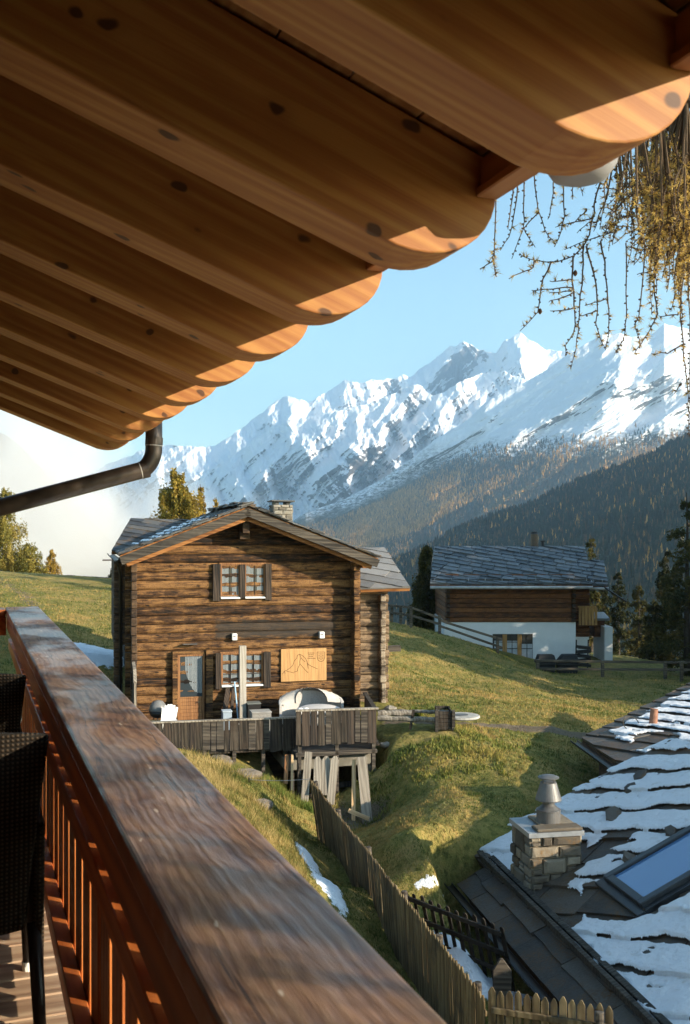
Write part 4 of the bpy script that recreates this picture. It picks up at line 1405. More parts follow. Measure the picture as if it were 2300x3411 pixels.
# door
d0, dz1 = ft(318, 225, -0.05); d1, dz0 = ft(520, 715, -0.05)
mb = MB()
mb.box(d0 - 0.16, d0 - 0.002, -0.19, 0.03, 0.0, dz1 + 0.10); mb.box(d1 + 0.03, d1 + 0.24, -0.16, 0.03, 0.0, dz1 + 0.12); mb.box(d0, d1 + 0.028, -0.10, 0.03, dz1 + 0.002, dz1 + 0.09)
door = mb.build('door', M_LOG, chalet, bevel=0.01)
mb = MB(); zm = ft(400, 545, -0.05)[1]
mb.box(d0 + 0.002, d0 + 0.075, -0.075, -0.02, 0.02, dz1); mb.box(d1 - 0.06, d1, -0.075, -0.02, 0.02, dz1)
mb.box(d0 + 0.076, d1 - 0.061, -0.075, -0.02, dz1 - 0.06, dz1); mb.box(d0 + 0.076, d1 - 0.061, -0.078, -0.02, zm - 0.02, zm + 0.02)
for i in range(6):
    za = 0.03 + i * (zm - 0.05) / 6
    mb.box(d0 + 0.076, d1 - 0.061, -0.062 - 0.006 * (i % 2), -0.02, za, za + (zm - 0.05) / 6 - 0.004)
leaf = mb.build('door_leaf', M_FRAME, door, bevel=0.004)
mb = MB(); mb.box(d0 + 0.076, d1 - 0.061, -0.042, -0.03, zm + 0.021, dz1 - 0.061)
mb.build('pane', M_GLASS, door)
mb = MB()                                         # lace curtain gathered to one side
w_ = d1 - d0 - 0.137
n = 16
top = dz1 - 0.07
for i in range(n):
    f0, f1 = i / n, (i + 1) / n
    def bot(f): return zm + 0.12 + 0.75 * (1 - f) ** 3.0 + 0.015 * math.sin(f * 40)
    xa = d0 + 0.076 + w_ * (0.22 + 0.76 * f0); xb = d0 + 0.076 + w_ * (0.22 + 0.76 * f1)
    ya = -0.046 - 0.004 * (i % 2); yb = -0.046 - 0.004 * ((i + 1) % 2)
    mb.add([(xa, ya, bot(f0)), (xb, yb, bot(f1)), (xb, yb, top), (xa, ya, top)], [(0, 1, 2, 3)])
mb.build('curtain', M_CURT, door)
mb = MB(); a = ft(474, 577, -0.05); mb.lathe([(0.012, 0), (0.022, 0.03), (0.018, 0.05)], (0, 0, 0), 10)
kn = mb.build('handle', M_ALU, door); kn.location = (a[0], -0.08, a[1]); kn.rotation_euler = (R(90), 0, 0)
# little slab over the door
a = ft(395, 153, -0.12); mb = MB(); mb.obox((a[0] + 0.06, -0.12, a[1] + 0.02), (0.42, 0.26, 0.03), Matrix.Rotation(-0.1, 3, 'X'))
mb.build('door_canopy', M_SLATE_D, chalet)
# carved board
M_SIGN = wood('carved_board', (0.32, 0.17, 0.065), (0.43, 0.24, 0.095), (0.50, 0.30, 0.125), 2, 12, 1.0, 0.65, bstr=0.15, ring=0.5)
M_BURN = plain('burnt_line', (0.085, 0.035, 0.014), 0.8)
zs = lambda x, y: fac(900 + x / 6.272, 2100 + y / 6.272, -0.10)
a0, b1 = zs(232, 395); a1, b0 = zs(1182, 1042)
mb = MB(); mb.box(a0, a1, -0.095, -0.06, b0, b1)
sign = mb.build('carved_sign', M_SIGN, chalet, bevel=0.004)


def line(mb, pts, w=0.012):
    q = [zs(*p) for p in pts]
    for (xa, za), (xb, zb_) in zip(q[:-1], q[1:]):
        mb.beam((xa, -0.096, za), (xb, -0.096, zb_), 0.006, w, Vector((-(zb_ - za), 0, xb - xa)))
    return mb


mb = MB()
line(mb, [(262, 915), (300, 850), (345, 835), (420, 785), (480, 725), (505, 640), (560, 580), (575, 520), (620, 495), (690, 535), (740, 580), (775, 650), (790, 700), (860, 745), (995, 805)])
line(mb, [(620, 495), (648, 570), (622, 650), (628, 700), (585, 790), (570, 855), (500, 870)]); line(mb, [(648, 575), (700, 630), (740, 660)])
line(mb, [(628, 700), (690, 770), (760, 850), (800, 885)]); line(mb, [(780, 690), (800, 800)]); line(mb, [(340, 850), (430, 870), (505, 890)]); line(mb, [(300, 850), (318, 905)])
mb.build('mountain_outline', M_BURN, sign)
mb = MB()
line(mb, [(985, 452), (1148, 450), (1146, 560), (1130, 612), (1100, 640), (1066, 650), (1032, 640), (1002, 612), (988, 560), (985, 452)], 0.014)
for i, x in enumerate((1028, 1066, 1106)):
    for y_ in ((490, 525, 557, 588) if i != 1 else (482, 512, 545, 577, 606)):
        line(mb, [(x - 9, y_), (x + 9, y_)], 0.022)
mb.build('shield', M_BURN, sign)
mb = MB(); rg = random.Random(2)
for y_, x0, x1 in ((472, 795, 925), (508, 805, 912), (545, 812, 905), (582, 788, 955)):
    x = x0
    while x < x1:
        w_ = rg.uniform(12, 22); line(mb, [(x, y_), (min(x + w_, x1), y_)], 0.022); x += w_ + rg.uniform(7, 12)
mb.build('lettering', M_BURN, sign)
# two white wall lamps
for i, (x, y_) in enumerate(((743, 92), (1394, 78))):
    a = ft(x, y_, -0.12)
    mb = MB(); mb.box(a[0] - 0.075, a[0] + 0.075, -0.20, -0.04, a[1] - 0.10, a[1] + 0.10)
    lp = mb.build('wall_lamp', M_WSILL, chalet, bevel=0.01)
    mb = MB(); mb.box(a[0] - 0.05, a[0] + 0.03, -0.204, -0.20, a[1] + 0.005, a[1] + 0.03)
    mb.build('lamp_slot', M_DARKM, lp)

# rear wings with pale slab roofs


def wing_roof(name, pix, mat, pitch, lens, ang, seed, th=0.035, under_mat=None):
    Pw = [W(*q) for q in pix]
    Minv = Matrix.Rotation(-FA, 3, 'Z')
    Pl = [Minv @ (p - FL) for p in Pw]            # eave left, eave right, ridge right, ridge left
    o = Pl[0]; er = (Pl[1] - Pl[0]).normalized(); nn = er.cross(Pl[3] - Pl[0]).normalized()
    if nn.z < 0: nn = -nn
    eq = nn.cross(er)
    poly = [((p - o).dot(er), (p - o).dot(eq)) for p in Pl]
    vs, fs = slabs(poly, pitch, lens, th, ang, seed, 0.06, 0.5, 0.01, 0.006)
    pm = plane_map(o, er, eq)
    mb = MB(); mb.add([pm(p) for p in vs], fs)
    r = mb.build(name, mat, chalet)
    mb = MB(); q = [pm((x, y, -0.09)) for x, y in poly]
    mb.prism(q, pm((0, 0, 0.088)) - pm((0, 0, 0)))
    mb.build('soffit_boards', M_SOFF, chalet)
    return pm, poly


wing_roof('rear_roof', [(1165, 1966, 33.0), (1366, 1960, 33.2), (1281, 1833, 36.6), (1150, 1832, 36.4)], M_SLATE_L, 0.52, (0.9, 1.3), R(-28), 5)
wing_roof('rear_roof', [(372, 1838, 33.5), (700, 1838, 34.5), (700, 1731, 37.5), (436, 1730, 36.8)], M_SLATE_D, 0.42, (0.6, 1.0), R(-25), 6)
mb = log_wall(MB(), WF + 0.2, 8.05, -0.6, 3.62, 1.6, None, seed=12, ext=(0, 0.22))
mb.build('annex_wall', log_mat('grey_log', (0.05, 0.036, 0.026), (0.13, 0.088, 0.055), (0.24, 0.165, 0.10), CH), chalet)
mb = MB(); mb.box(WF + 0.2, 8.0, 1.66, 5.0, -0.8, 3.7); mb.build('annex_core', M_LOGD, chalet)
mb = MB(); rg = random.Random(15); zz = -0.6
while zz < 3.4:
    mb.box(7.92 + rg.uniform(-.03, .02), 8.10 + rg.uniform(-.03, .03), 1.28 + rg.uniform(-.06, .06), 4.8, zz + 0.012, zz + CH - 0.012); zz += CH
mb.build('annex_side_wall', M_RUBBLE if False else log_mat('bleached_log', (0.07, 0.055, 0.042), (0.18, 0.14, 0.10), (0.33, 0.27, 0.20), CH), chalet, bevel=0.025)
mb = MB(); a = fac(1310, 2160, 2.0)
mb.beam((8.0, 1.9, a[1]), (8.75, 1.85, a[1] + 0.02), 0.2, 0.2)
mb.build('beam_stub', M_BARGE, chalet, bevel=0.01)
mb = MB(); mb.box(-0.55, 0.9, 3.0, 7.2, 2.0, 4.75); mb.build('left_wing_wall', M_LOGD, chalet)

# ================================================================= terrace in front
M_GREY = wood('grey_terrace_board', (0.010, 0.008, 0.006), (0.028, 0.022, 0.016), (0.070, 0.055, 0.041), 2, 9, 1.0, 0.85, bstr=0.6, weather=0.35, wcol=(0.035, 0.024, 0.017))
M_GREYL = wood('bleached_board', (0.13, 0.108, 0.085), (0.22, 0.188, 0.15), (0.32, 0.28, 0.228), 2, 9, 1.0, 0.85, bstr=0.5)
M_RAW = wood('fresh_board', (0.42, 0.26, 0.13), (0.55, 0.36, 0.19), (0.66, 0.46, 0.27), 2, 9, 1.0, 0.7, bstr=0.3)
M_CONC = plain('mossy_concrete', (0.17, 0.155, 0.125), 0.95, 0.35, 2.5, 0.8, 18.0)
terr = thing('terrace', 'weathered plank terrace on posts in front of the log chalet', 'terrace', FL, FA)
mb = MB()
y = -4.62
while y < -0.02:
    mb.box(-0.9, 6.98 - 0.17 * (-y), y, y + 0.13, -0.06, -0.01); y += 0.137
mb.build('deck', M_GREY, terr)


def plank_panel(name, s0, s1, n, zt0, zt1, zb0, zb1, seed, w=(0.13, 0.26), gap=0.02, mat=None):
    rg = random.Random(seed); s = s0; objs = []
    bm_ = [MB(), MB(), MB()]
    while s < s1 - 0.05:
        ww = min(rg.uniform(*w), s1 - s)
        f = (s - s0) / (s1 - s0)
        zt = zt0 + (zt1 - zt0) * f; zb = zb0 + (zb1 - zb0) * f + rg.uniform(-.03, .03)
        bm_[rg.choice((0, 0, 0, 1, 2))].box(s, s + ww - gap * rg.uniform(0.4, 1.4), n - 0.025 + rg.uniform(-.008, .008), n + 0.0, zb, zt)
        s += ww
    mbx = MB()
    for i, q in enumerate(bm_):
        mbx.mi = i; mbx.add(q.v, q.f)
    return mbx.build(name, mat or [M_GREY, M_BARGE, M_SHUT], terr, bevel=0.003)


p0 = f5(330, 1265, -4.70); p1 = f5(1000, 1243, -4.70); q0 = f5(330, 1405, -4.70); q1 = f5(1000, 1415, -4.70)
plank_panel('front_panel', p0[0] - 0.9, p1[0], -4.70, p0[1], p1[1], q0[1] + 0.05, q1[1], 41)
mb = MB(); mb.beam((p0[0] - 0.9, -4.69, p0[1] + 0.02), (p1[0], -4.69, p1[1] + 0.02), 0.13, 0.04); mb.build('cap_rail', M_GREYL, terr, bevel=0.005)
r0 = f5(998, 1207, -5.30); r1 = f5(1425, 1195, -5.30); t0 = f5(998, 1385, -5.30); t1 = f5(1430, 1365, -5.30)
plank_panel('raised_panel', r0[0], r1[0], -5.30, r0[1], r1[1], t0[1], t1[1], 43, (0.15, 0.26))
mb = MB(); mb.beam((r0[0] - 0.02, -5.29, r0[1] + 0.02), (r1[0] + 0.02, -5.29, r1[1] + 0.02), 0.14, 0.045); mb.build('cap_rail', M_GREYL, terr, bevel=0.005)
mb = MB()
mb.box(r0[0], r1[0], -5.27, -4.6, -0.12, -0.01)
for s in (r0[0] + 0.1, (r0[0] + r1[0]) / 2, r1[0] - 0.1):
    mb.box(s - 0.05, s + 0.05, -5.27, -5.17, -1.9, r0[1] - 0.02)
for s in np.linspace(p0[0] - 0.6, p1[0] - 0.1, 6):
    mb.box(s - 0.05, s + 0.05, -4.67, -4.57, -1.7, p0[1] - 0.02)
for s in (2.0, 3.6, 5.2):
    mb.box(s, s + 0.12, -4.5, -0.1, -0.24, -0.065)
mb.build('frame_posts', M_BARGE, terr, bevel=0.008)
# side rail back to the house corner
e0 = f5(1275, 1112, -0.3); e1 = f5(1390, 1182, -3.1)
mb = MB(); S = e1[0] + 0.0
mb.beam((WF + 0.35, -0.35, e0[1]), (r1[0] - 0.05, -5.2, r1[1]), 0.12, 0.05)
for i in range(22):
    f = (i + 0.5) / 22; s = WF + 0.35 + (r1[0] - 0.05 - WF - 0.35) * f; n_ = -0.35 - 4.85 * f
    zt = e0[1] + (r1[1] - e0[1]) * f
    mb.obox((s, n_, (zt - 0.15) / 2), (0.02, 0.17, zt + 0.15 - 0.06), Matrix.Rotation(-0.2, 3, 'Z'))
mb.build('side_panel', M_GREY, terr)
# masonry carrying the raised corner
mb = MB()
ca = fac(1065, 2500, -5.0); cb = fac(1235, 2485, -5.0)
mb.hexa([(ca[0] - 0.9, -5.0, -0.52), (cb[0] + 0.15, -5.0, -0.46), (cb[0] + 0.15, -0.5, -0.46), (ca[0] - 0.9, -0.5, -0.52), (ca[0] - 0.9, -5.0, -0.22), (cb[0] + 0.1, -5.0, -0.16), (cb[0] + 0.1, -0.5, -0.16), (ca[0] - 0.9, -0.5, -0.22)])
mb.box(cb[0] - 0.12, cb[0] + 0.16, -4.95, -4.65, -2.4, -0.47)
mb.build('concrete_ledge', M_CONC, terr, bevel=0.03, seg=2)
mb = MB(); mb.box(2.6, WF + 0.3, -0.75, -0.6, -2.4, -0.25); mb.build('back_wall', M_LOGD, terr)  # added dark wall, its colour standing in for the shaded void below
mb = MB(); a = ft(1900, 1040, -2.7)
mb.beam((ca[0] - 0.9, -4.6, -1.75), (ca[0] + 0.5, -4.6, -0.98), 0.16, 0.2); mb.beam((cb[0] - 1.5, -4.6, -1.1), (cb[0] - 0.2, -4.6, -1.02), 0.1, 0.14); mb.beam((cb[0] - 1.25, -4.6, -2.3), (cb[0] - 0.55, -4.6, -1.2), 0.14, 0.16)
mb.build('braces', M_GREY, terr, bevel=0.01)
# pale post standing on the terrace, screen at the left
a0 = ft(779, 160, -0.9); a1 = ft(829, 700, -0.9)
t = thing('timber_post', 'tall pale square timber post standing on the terrace before the lower window', 'post', FL, FA)
mb = MB(); mb.box(a0[0], a1[0], -0.98, -0.78, 0.0, a0[1]); mb.build('shaft', wood('pale_post', (0.27, 0.24, 0.20), (0.35, 0.315, 0.27), (0.42, 0.385, 0.335), 2, 9, 1.0, 0.8), t, bevel=0.006)
mb = MB(); mb.box(a0[0] - .04, a1[0] + .04, -1.02, -0.74, 0.0, 0.02); mb.build('base_plate', M_ZINC, t)
scr = thing('wind_screen', 'dark plank screen with sloping top at the left chalet corner', 'screen', FL, FA)
mb = MB(); a = ft(12, 290, -0.6); b = ft(75, 360, -1.4); c = ft(75, 600, -1.4)
mb.prism([(-0.05, -0.45, 0.0), (-0.05, -1.7, 0.0), (-0.05, -1.7, b[1] - 0.25), (-0.05, -1.35, b[1] + 0.05), (-0.05, -0.45, a[1])], (-0.06, 0, 0)); mb.build('boards', M_BARGE, scr)
mb = MB(); mb.beam((-0.08, -1.70, 0), (-0.08, -1.70, b[1] - 0.24), 0.09, 0.06, (1, 0, 0)); mb.beam((-0.08, -1.72, b[1] - 0.24), (-0.08, -1.36, b[1] + 0.07), 0.09, 0.05); mb.beam((-0.08, -1.35, b[1] + 0.08), (-0.08, -0.45, a[1] + .03), 0.09, 0.05); mb.build('edge_trim', M_GREYL, scr)

# daybed with folded canopy
db = thing('daybed', 'round pale wicker daybed with folded fabric canopy on the terrace', 'daybed', FL, FA)
M_WCK = plain('pale_wicker', (0.42, 0.40, 0.38), 0.8, 0.2, 30, 0.6, 60)
M_FAB = plain('canopy_fabric', (0.52, 0.48, 0.43), 0.9, 0.12, 4, 0.7, 7.0, bdist=0.03)
M_CUSH = plain('cushion_fabric', (0.60, 0.57, 0.55), 0.9, 0.08)
bl = ft(1082, 660, -1.6); br_ = ft(1560, 640, -1.6); tp = ft(1320, 480, -1.6)
dcx = (bl[0] + br_[0]) / 2; dr = (br_[0] - bl[0]) / 2; dcy = -1.55
mb = MB(); n = 28
for i in range(n):
    a, b = math.pi * i / n, math.pi * (i + 1) / n
    def sh(t): return 0.30 + (tp[1] - 0.42) * (math.sin(t) ** 0.6) * 0.75
    pa = [(dcx + dr * math.cos(t), dcy + dr * 0.8 * math.sin(t)) for t in (a, b)]
    ia = [(dcx + (dr - 0.07) * math.cos(t), dcy + (dr * 0.8 - 0.07) * math.sin(t)) for t in (a, b)]
    ha, hb = 0.62 + 0.28 * math.sin(a) ** .7, 0.62 + 0.28 * math.sin(b) ** .7
    mb.hexa([(*pa[0], 0), (*pa[1], 0), (*ia[1], 0), (*ia[0], 0), (*pa[0], ha), (*pa[1], hb), (*ia[1], hb), (*ia[0], ha)])
mb.build('shell', M_WCK, db, smooth=False)
mb = MB(); vs = []; m = 9
for i in range(n + 1):                            # canopy folded back over the shell: a sagging quarter dome
    t = math.pi * i / n
    for j in range(m):
        f = j / (m - 1); e = f * R(62)
        rr = dr * math.cos(e) * (1 + 0.015 * math.sin(j * 2.6)) + 0.02
        vs.append((dcx + rr * math.cos(t), dcy + rr * 0.8 * math.sin(t) + 0.05 * f, 0.60 + 0.28 * math.sin(t) ** .7 + (tp[1] - 0.92) * math.sin(e) / math.sin(R(62)) * (0.25 + 0.75 * math.sin(t)) + 0.012 * math.sin(t * 26 + j)))
mb.add(vs, [(i * m + j, (i + 1) * m + j, (i + 1) * m + j + 1, i * m + j + 1) for i in range(n) for j in range(m - 1)])
mb.build('canopy', M_FAB, db, smooth=True)
mb = MB(); mb.tube([vs[i * m + m - 1] for i in range(n + 1)], 0.018, 8); mb.build('canopy_hoop', M_DARKM, db)
mb = MB(); mb.lathe([(dr * .55, 0.0), (dr * .60, 0.22), (dr * .50, 0.26)], (dcx + 0.08, dcy - 0.30, 0.12), 24); mb.build('seat_base', M_WCK, db)
mb = MB(); mb.lathe([(dr * .58, 0.0), (dr * .66, 0.05), (dr * .64, 0.13), (dr * .50, 0.17)], (dcx + 0.14, dcy - 0.30, 0.40), 28); mb.build('cushion', M_CUSH, db, smooth=True)
mb = MB()
for k in range(2):
    mb.lathe([(0.05, 0.0), (0.11, 0.03), (0.11, 0.16), (0.04, 0.2)], (dcx - dr * .48 + k * .16, dcy - 0.55, 0.40), 12)
mb.build('pillows', M_WSILL, db, smooth=True)


def simple_box_thing(name, label, cat, c, size, mat, lidmat, lean=0.0, group=None):
    t = thing(name, label, cat, FL, FA, group)
    x, y, z = c; a, b, h = size
    mb = MB(); mb.box(x - a / 2, x + a / 2, y - b / 2, y + b / 2, z, z + h); mb.build('body', mat, t, bevel=0.01)
    mb = MB(); mb.box(x - a / 2 - 0.015, x + a / 2 + 0.015, y - b / 2 - 0.015, y + b / 2 + 0.015, z + h + 0.001, z + h + 0.04); mb.build('lid', lidmat, t, bevel=0.008)
    return t


a0 = ft(865, 645, -2.1); a1 = ft(1008, 645, -2.1)
simple_box_thing('storage_box', 'grey wicker storage box on the terrace left of the round daybed', 'storage box', ((a0[0] + a1[0]) / 2, -2.1, 0), (a1[0] - a0[0], 0.45, a0[1] - 0.04), plain('grey_wicker', (0.24, 0.23, 0.21), 0.8, 0.2, 30, .5, 60), plain('grey_lid', (0.30, 0.29, 0.27), 0.8))
a0 = ft(838, 585, -1.0); a1 = ft(935, 585, -1.0)
simple_box_thing('side_table', 'small dark slatted table against the log wall behind the storage box', 'table', ((a0[0] + a1[0]) / 2, -0.9, 0), (a1[0] - a0[0], 0.4, a0[1] - 0.04), M_DARKM, plain('grey_top', (0.13, 0.14, 0.13), 0.7))
a0 = ft(652, 640, -1.7); a1 = ft(718, 640, -1.7)
simple_box_thing('cool_box', 'small blue grey cool box beside the pale timber post', 'cool box', ((a0[0] + a1[0]) / 2, -1.7, 0), (a1[0] - a0[0], 0.3, a0[1] - 0.04), plain('bluegrey_plastic', (0.30, 0.36, 0.42), 0.5), plain('bluegrey_lid', (0.40, 0.46, 0.52), 0.5))
# leaning skis and broom
sk = thing('leaning_tools', 'dark planks leaning on the log wall under the lower window', 'planks', FL, FA)
mb = MB(); a = ft(700, 470, -0.12); b = ft(655, 710, -0.5); mb.beam((b[0], -0.55, 0), (a[0], -0.1, a[1]), 0.16, 0.03, (0, 1, 0)); c = ft(735, 475, -.12); d = ft(715, 710, -.5); mb.beam((d[0], -0.55, 0), (c[0], -0.1, c[1]), 0.10, 0.03, (0, 1, 0)); mb.build('planks', M_SHUT, sk)
br = thing('blue_broom', 'thin pale blue broom handle leaning against the lower window', 'broom', FL, FA)
mb = MB(); a = ft(745, 430, -0.15); b = ft(768, 640, -0.7); mb.tube([(b[0], -0.75, 0.12), (a[0], -0.12, a[1])], 0.022, 8); mb.build('handle', plain('blue_handle', (0.35, 0.55, 0.72), 0.4), br)
mb = MB(); mb.box(b[0] - 0.14, b[0] + 0.14, -0.80, -0.72, 0.0, 0.13); mb.build('brush', M_DARKM, br)
# grill
a = ft(172, 600, -1.6)
gr_ = thing('kettle_grill', 'small black barbecue grill with a pale domed lid by the chalet door', 'grill', FL, FA)
mb = MB(); mb.lathe([(0.24, 0.0), (0.25, 0.02), (0.22, 0.17), (0.13, 0.27), (0.03, 0.30)], (a[0], -1.6, 0.60), 20); mb.build('lid', plain('grey_lid_enamel', (0.16, 0.16, 0.16), 0.35), gr_, smooth=True)
mb = MB(); mb.lathe([(0.10, 0.0), (0.20, 0.06), (0.25, 0.19)], (a[0], -1.6, 0.40), 20); mb.build('bowl', M_DARKM, gr_, smooth=True)
mb = MB()
for k in range(3):
    t = k * 2.09 + 0.4; mb.tube([(a[0] + 0.12 * math.cos(t), -1.6 + 0.12 * math.sin(t), 0.42), (a[0] + 0.27 * math.cos(t), -1.6 + 0.27 * math.sin(t), 0.0)], 0.014, 6)
mb.build('legs', M_DARKM, gr_)
mb = MB(); mb.box(a[0] - 0.27, a[0] + 0.25, -1.84, -1.80, 0.34, 0.38); mb.build('shelf', M_RAW, gr_)
# white plastic chair
a = ft(258, 700, -2.2)
pc = thing('plastic_chair', 'white plastic garden chair with slatted back turned on the terrace', 'chair', FL, FA)
mb = MB(); zc = 0.42
for k in range(6):
    f = (k - 2.5) / 2.5
    mb.beam((a[0] + 0.17 * f - 0.03, -2.2, zc), (a[0] + 0.19 * f + 0.03, -2.05, zc + 0.42 - 0.09 * f * f), 0.062, 0.015, (0, 1, 0))
mb.build('backrest', M_WSILL, pc)
mb = MB(); mb.obox((a[0] - 0.02, -2.42, zc), (0.46, 0.44, 0.03)); mb.build('seat', M_WSILL, pc, bevel=0.01)
for sx_ in (-1, 1):
    for sy_ in (-1, 1):
        mb = MB(); mb.beam((a[0] - 0.02 + sx_ * 0.2, -2.42 + sy_ * 0.18, zc), (a[0] - 0.02 + sx_ * 0.25, -2.42 + sy_ * 0.23, 0), 0.05, 0.03); mb.build('leg', M_WSILL, pc)
# ================================================================= the chalet with the white base, farther off
D2 = 64.0
H2 = thing('white_base_chalet', 'brown timber chalet on a white plastered base with blue slab roof', 'chalet', (0, 0, 0))


def h2(px, py, d=D2): return W(px, py, d)
def h6(zx, zy, d=D2): return W(1250 + zx / 1.4933, 1700 + zy / 1.4933, d)


M_PLASTER = plain('white_plaster', (0.66, 0.67, 0.68), 0.9, 0.05, 1.5, 0.2, 30)
M_CLAD = log_mat('brown_timber', (0.050, 0.019, 0.008), (0.125, 0.048, 0.017), (0.21, 0.085, 0.030), 0.30)
xl = h6(345, 560).x; xr = h6(998, 560).x; zt = h6(345, 557).z; ze = h6(300, 395).z
x2 = h6(1095, 560).x
zb0 = -9.2
mb = MB(); mb.box(xl, xr, D2, D2 + 7.5, zb0, zt); mb.box(xr + 0.002, x2, D2 + 1.6, D2 + 7.4, zb0, h6(1000, 628, D2 + 1.6).z)
xp0 = h6(1142, 580, D2 + 2).x; xp1 = h6(1182, 580, D2 + 2).x
mb.build('base_wall', M_PLASTER, H2)
mb = MB(); mb.box(xp0, xp1, D2 + 2, D2 + 5, zb0, h6(1142, 580, D2 + 2).z); mb.build('buttress', M_PLASTER, H2)
mb = MB(); z = zt + 0.02
while z < ze + 0.9:
    mb.box(xl + 0.06, xr - 0.04, D2 - 0.05 - 0.02 * ((int(z * 10)) % 2), D2 + 7.4, z, z + 0.285); z += 0.30
mb.build('timber_wall', M_CLAD, H2, bevel=0.03, seg=2)
mb = MB(); z = h6(1000, 628, D2 + 1.6).z
while z < ze + 0.6:
    mb.box(xr - 0.03, x2 + 0.02, D2 + 1.5, D2 + 7.3, z, z + 0.285); z += 0.30
mb.build('side_timber', M_CLAD, H2, bevel=0.03)
mb = MB()
for x in (xl + 0.10, xr - 0.28):
    z = zt + 0.02
    while z < ze + 0.3:
        mb.box(x, x + 0.22, D2 - 0.36, D2 + 0.2, z + 0.02, z + 0.27); z += 0.30
mb.build('corner_logs', M_LOGD, H2, bevel=0.03)


def h2roof(name, ex0, ex1, ey, rx0, rx1, ry, de, dr, seed, pitch=0.55):
    Pw = [h6(ex0, ey, de), h6(ex1, ey, de), h6(rx1, ry, dr), h6(rx0, ry, dr)]
    o = Pw[0]; er = (Pw[1] - Pw[0]).normalized(); nn = er.cross(Pw[3] - Pw[0]).normalized()
    if nn.z < 0: nn = -nn
    eq = nn.cross(er)
    poly = [((p - o).dot(er), (p - o).dot(eq)) for p in Pw]
    vs, fs = slabs(poly, pitch, (0.75, 1.0), 0.085, R(-24), seed, 0.03, 0.4, 0.05, 0.005)
    pm = plane_map(o, er, eq)
    mb = MB(); mb.add([pm(p) for p in vs], fs); mb.build(name, M_SLATE_B, H2)
    mb = MB(); mb.prism([pm((x, y, -0.22)) for x, y in poly], pm((0, 0, 0.215)) - pm((0, 0, 0))); mb.build('roof_boards', M_CLAD, H2)
    b = pm((0, 0, 0))
    back = [Pw[3], Pw[2], Pw[2] + Vector((0, 4.5, -2.2)), Pw[3] + Vector((0, 4.5, -2.2))]
    mb = MB(); mb.prism(back, (0, 0, -0.25)); mb.build('rear_slope', M_SLATE_B, H2)
    mb = MB(); mb.tube([Pw[0] + Vector((0, -0.08, -0.14)), Pw[1] + Vector((0, -0.08, -0.14))], 0.10, 12)
    g_ = mb.build('gutter', M_ZINC, H2, smooth=True)
    n = int((Pw[1] - Pw[0]).length / 1.05)
    mb = MB(); mb.beam(pm((0.1, 0.42, 0.14)), pm((poly[1][0] - 0.1, 0.42, 0.14)), 0.04, 0.12); mb.build('snow_rail', M_DARKM, H2)
    mb = MB()
    for i in range(n + 1):
        r = 0.3 + i * (poly[1][0] - 0.6) / max(1, n)
        mb.beam(pm((r, 0.36, 0.05)), pm((r, 0.40, 0.26)), 0.03, 0.05)
    mb.build('snow_guards', M_ZINC, H2)
    return pm


h2roof('slab_roof', 274, 1082, 372, 294, 1042, 187, D2 - 1.1, D2 + 4.2, 51)
h2roof('lower_roof', 1068, 1160, 378, 1050, 1136, 257, D2 + 0.2, D2 + 3.4, 52)
mb = MB(); p = h6(793, 190, D2 + 5); mb.tube([(p.x, p.y, p.z - 1), (p.x, p.y, h6(793, 118, D2 + 5).z)], 0.26, 14); fl_ = mb.build('flue', metal('brown_flue', (0.10, 0.07, 0.05), 0.5, 0.3), H2)
mb = MB(); mb.lathe([(0.30, 0), (0.20, 0.14)], (p.x, p.y, h6(793, 118, D2 + 5).z + 0.02), 14); mb.build('cap', M_DARKM, fl_)
p = h6(834, 190, D2 + 5); mb = MB(); mb.tube([(p.x, p.y, p.z - 0.8), (p.x, p.y, p.z + 0.5)], 0.09, 8); mb.tube([(p.x - .16, p.y, p.z + .5), (p.x + .16, p.y, p.z + .5)], 0.05, 8); mb.build('vent_pipe', M_DARKM, H2)
# window band in the base
a = h6(585, 615); b = h6(784, 735)
mb = MB(); mb.box(a.x, b.x, D2 - 0.03, D2 + 0.03, b.z - 0.3, a.z); wn = mb.build('window', plain('dark_recess', (0.02, 0.018, 0.015), 0.4), H2)
M_H2FR = wood('ochre_frame', (0.22, 0.11, 0.035), (0.32, 0.17, 0.055), (0.40, 0.22, 0.08), 2, 8, 1.0, 0.7)
xs_ = [h6(q, 620).x for q in (592, 633, 655, 707, 728, 782)]
for i in (1, 3):
    mb = MB(); mb.box(xs_[i], xs_[i + 1], D2 - 0.12, D2 - 0.035, b.z - 0.3, a.z - 0.02); mb.build('mullion', M_H2FR, wn)
for i in (0, 2, 4):
    mb = MB(); mb.box(xs_[i], xs_[i + 1], D2 - 0.045, D2 - 0.032, b.z - 0.3, a.z - (0.42 if i < 4 else 0.62)); mb.build('curtain', plain('pale_curtain', (0.38, 0.40, 0.42), 0.9), wn)
    mb = MB(); xm = (xs_[i] + xs_[i + 1]) / 2; mb.box(xm - 0.02, xm + 0.02, D2 - 0.07, D2 - 0.046, b.z - 0.3, a.z - 0.05)
    for f in (0.33, 0.6):
        z = a.z + (b.z - a.z) * f; mb.box(xs_[i], xm - 0.021, D2 - 0.07, D2 - 0.046, z - 0.02, z + 0.02); mb.box(xm + 0.021, xs_[i + 1], D2 - 0.07, D2 - 0.046, z - 0.02, z + 0.02)
    mb.build('glazing_bars', M_DARKM, wn)
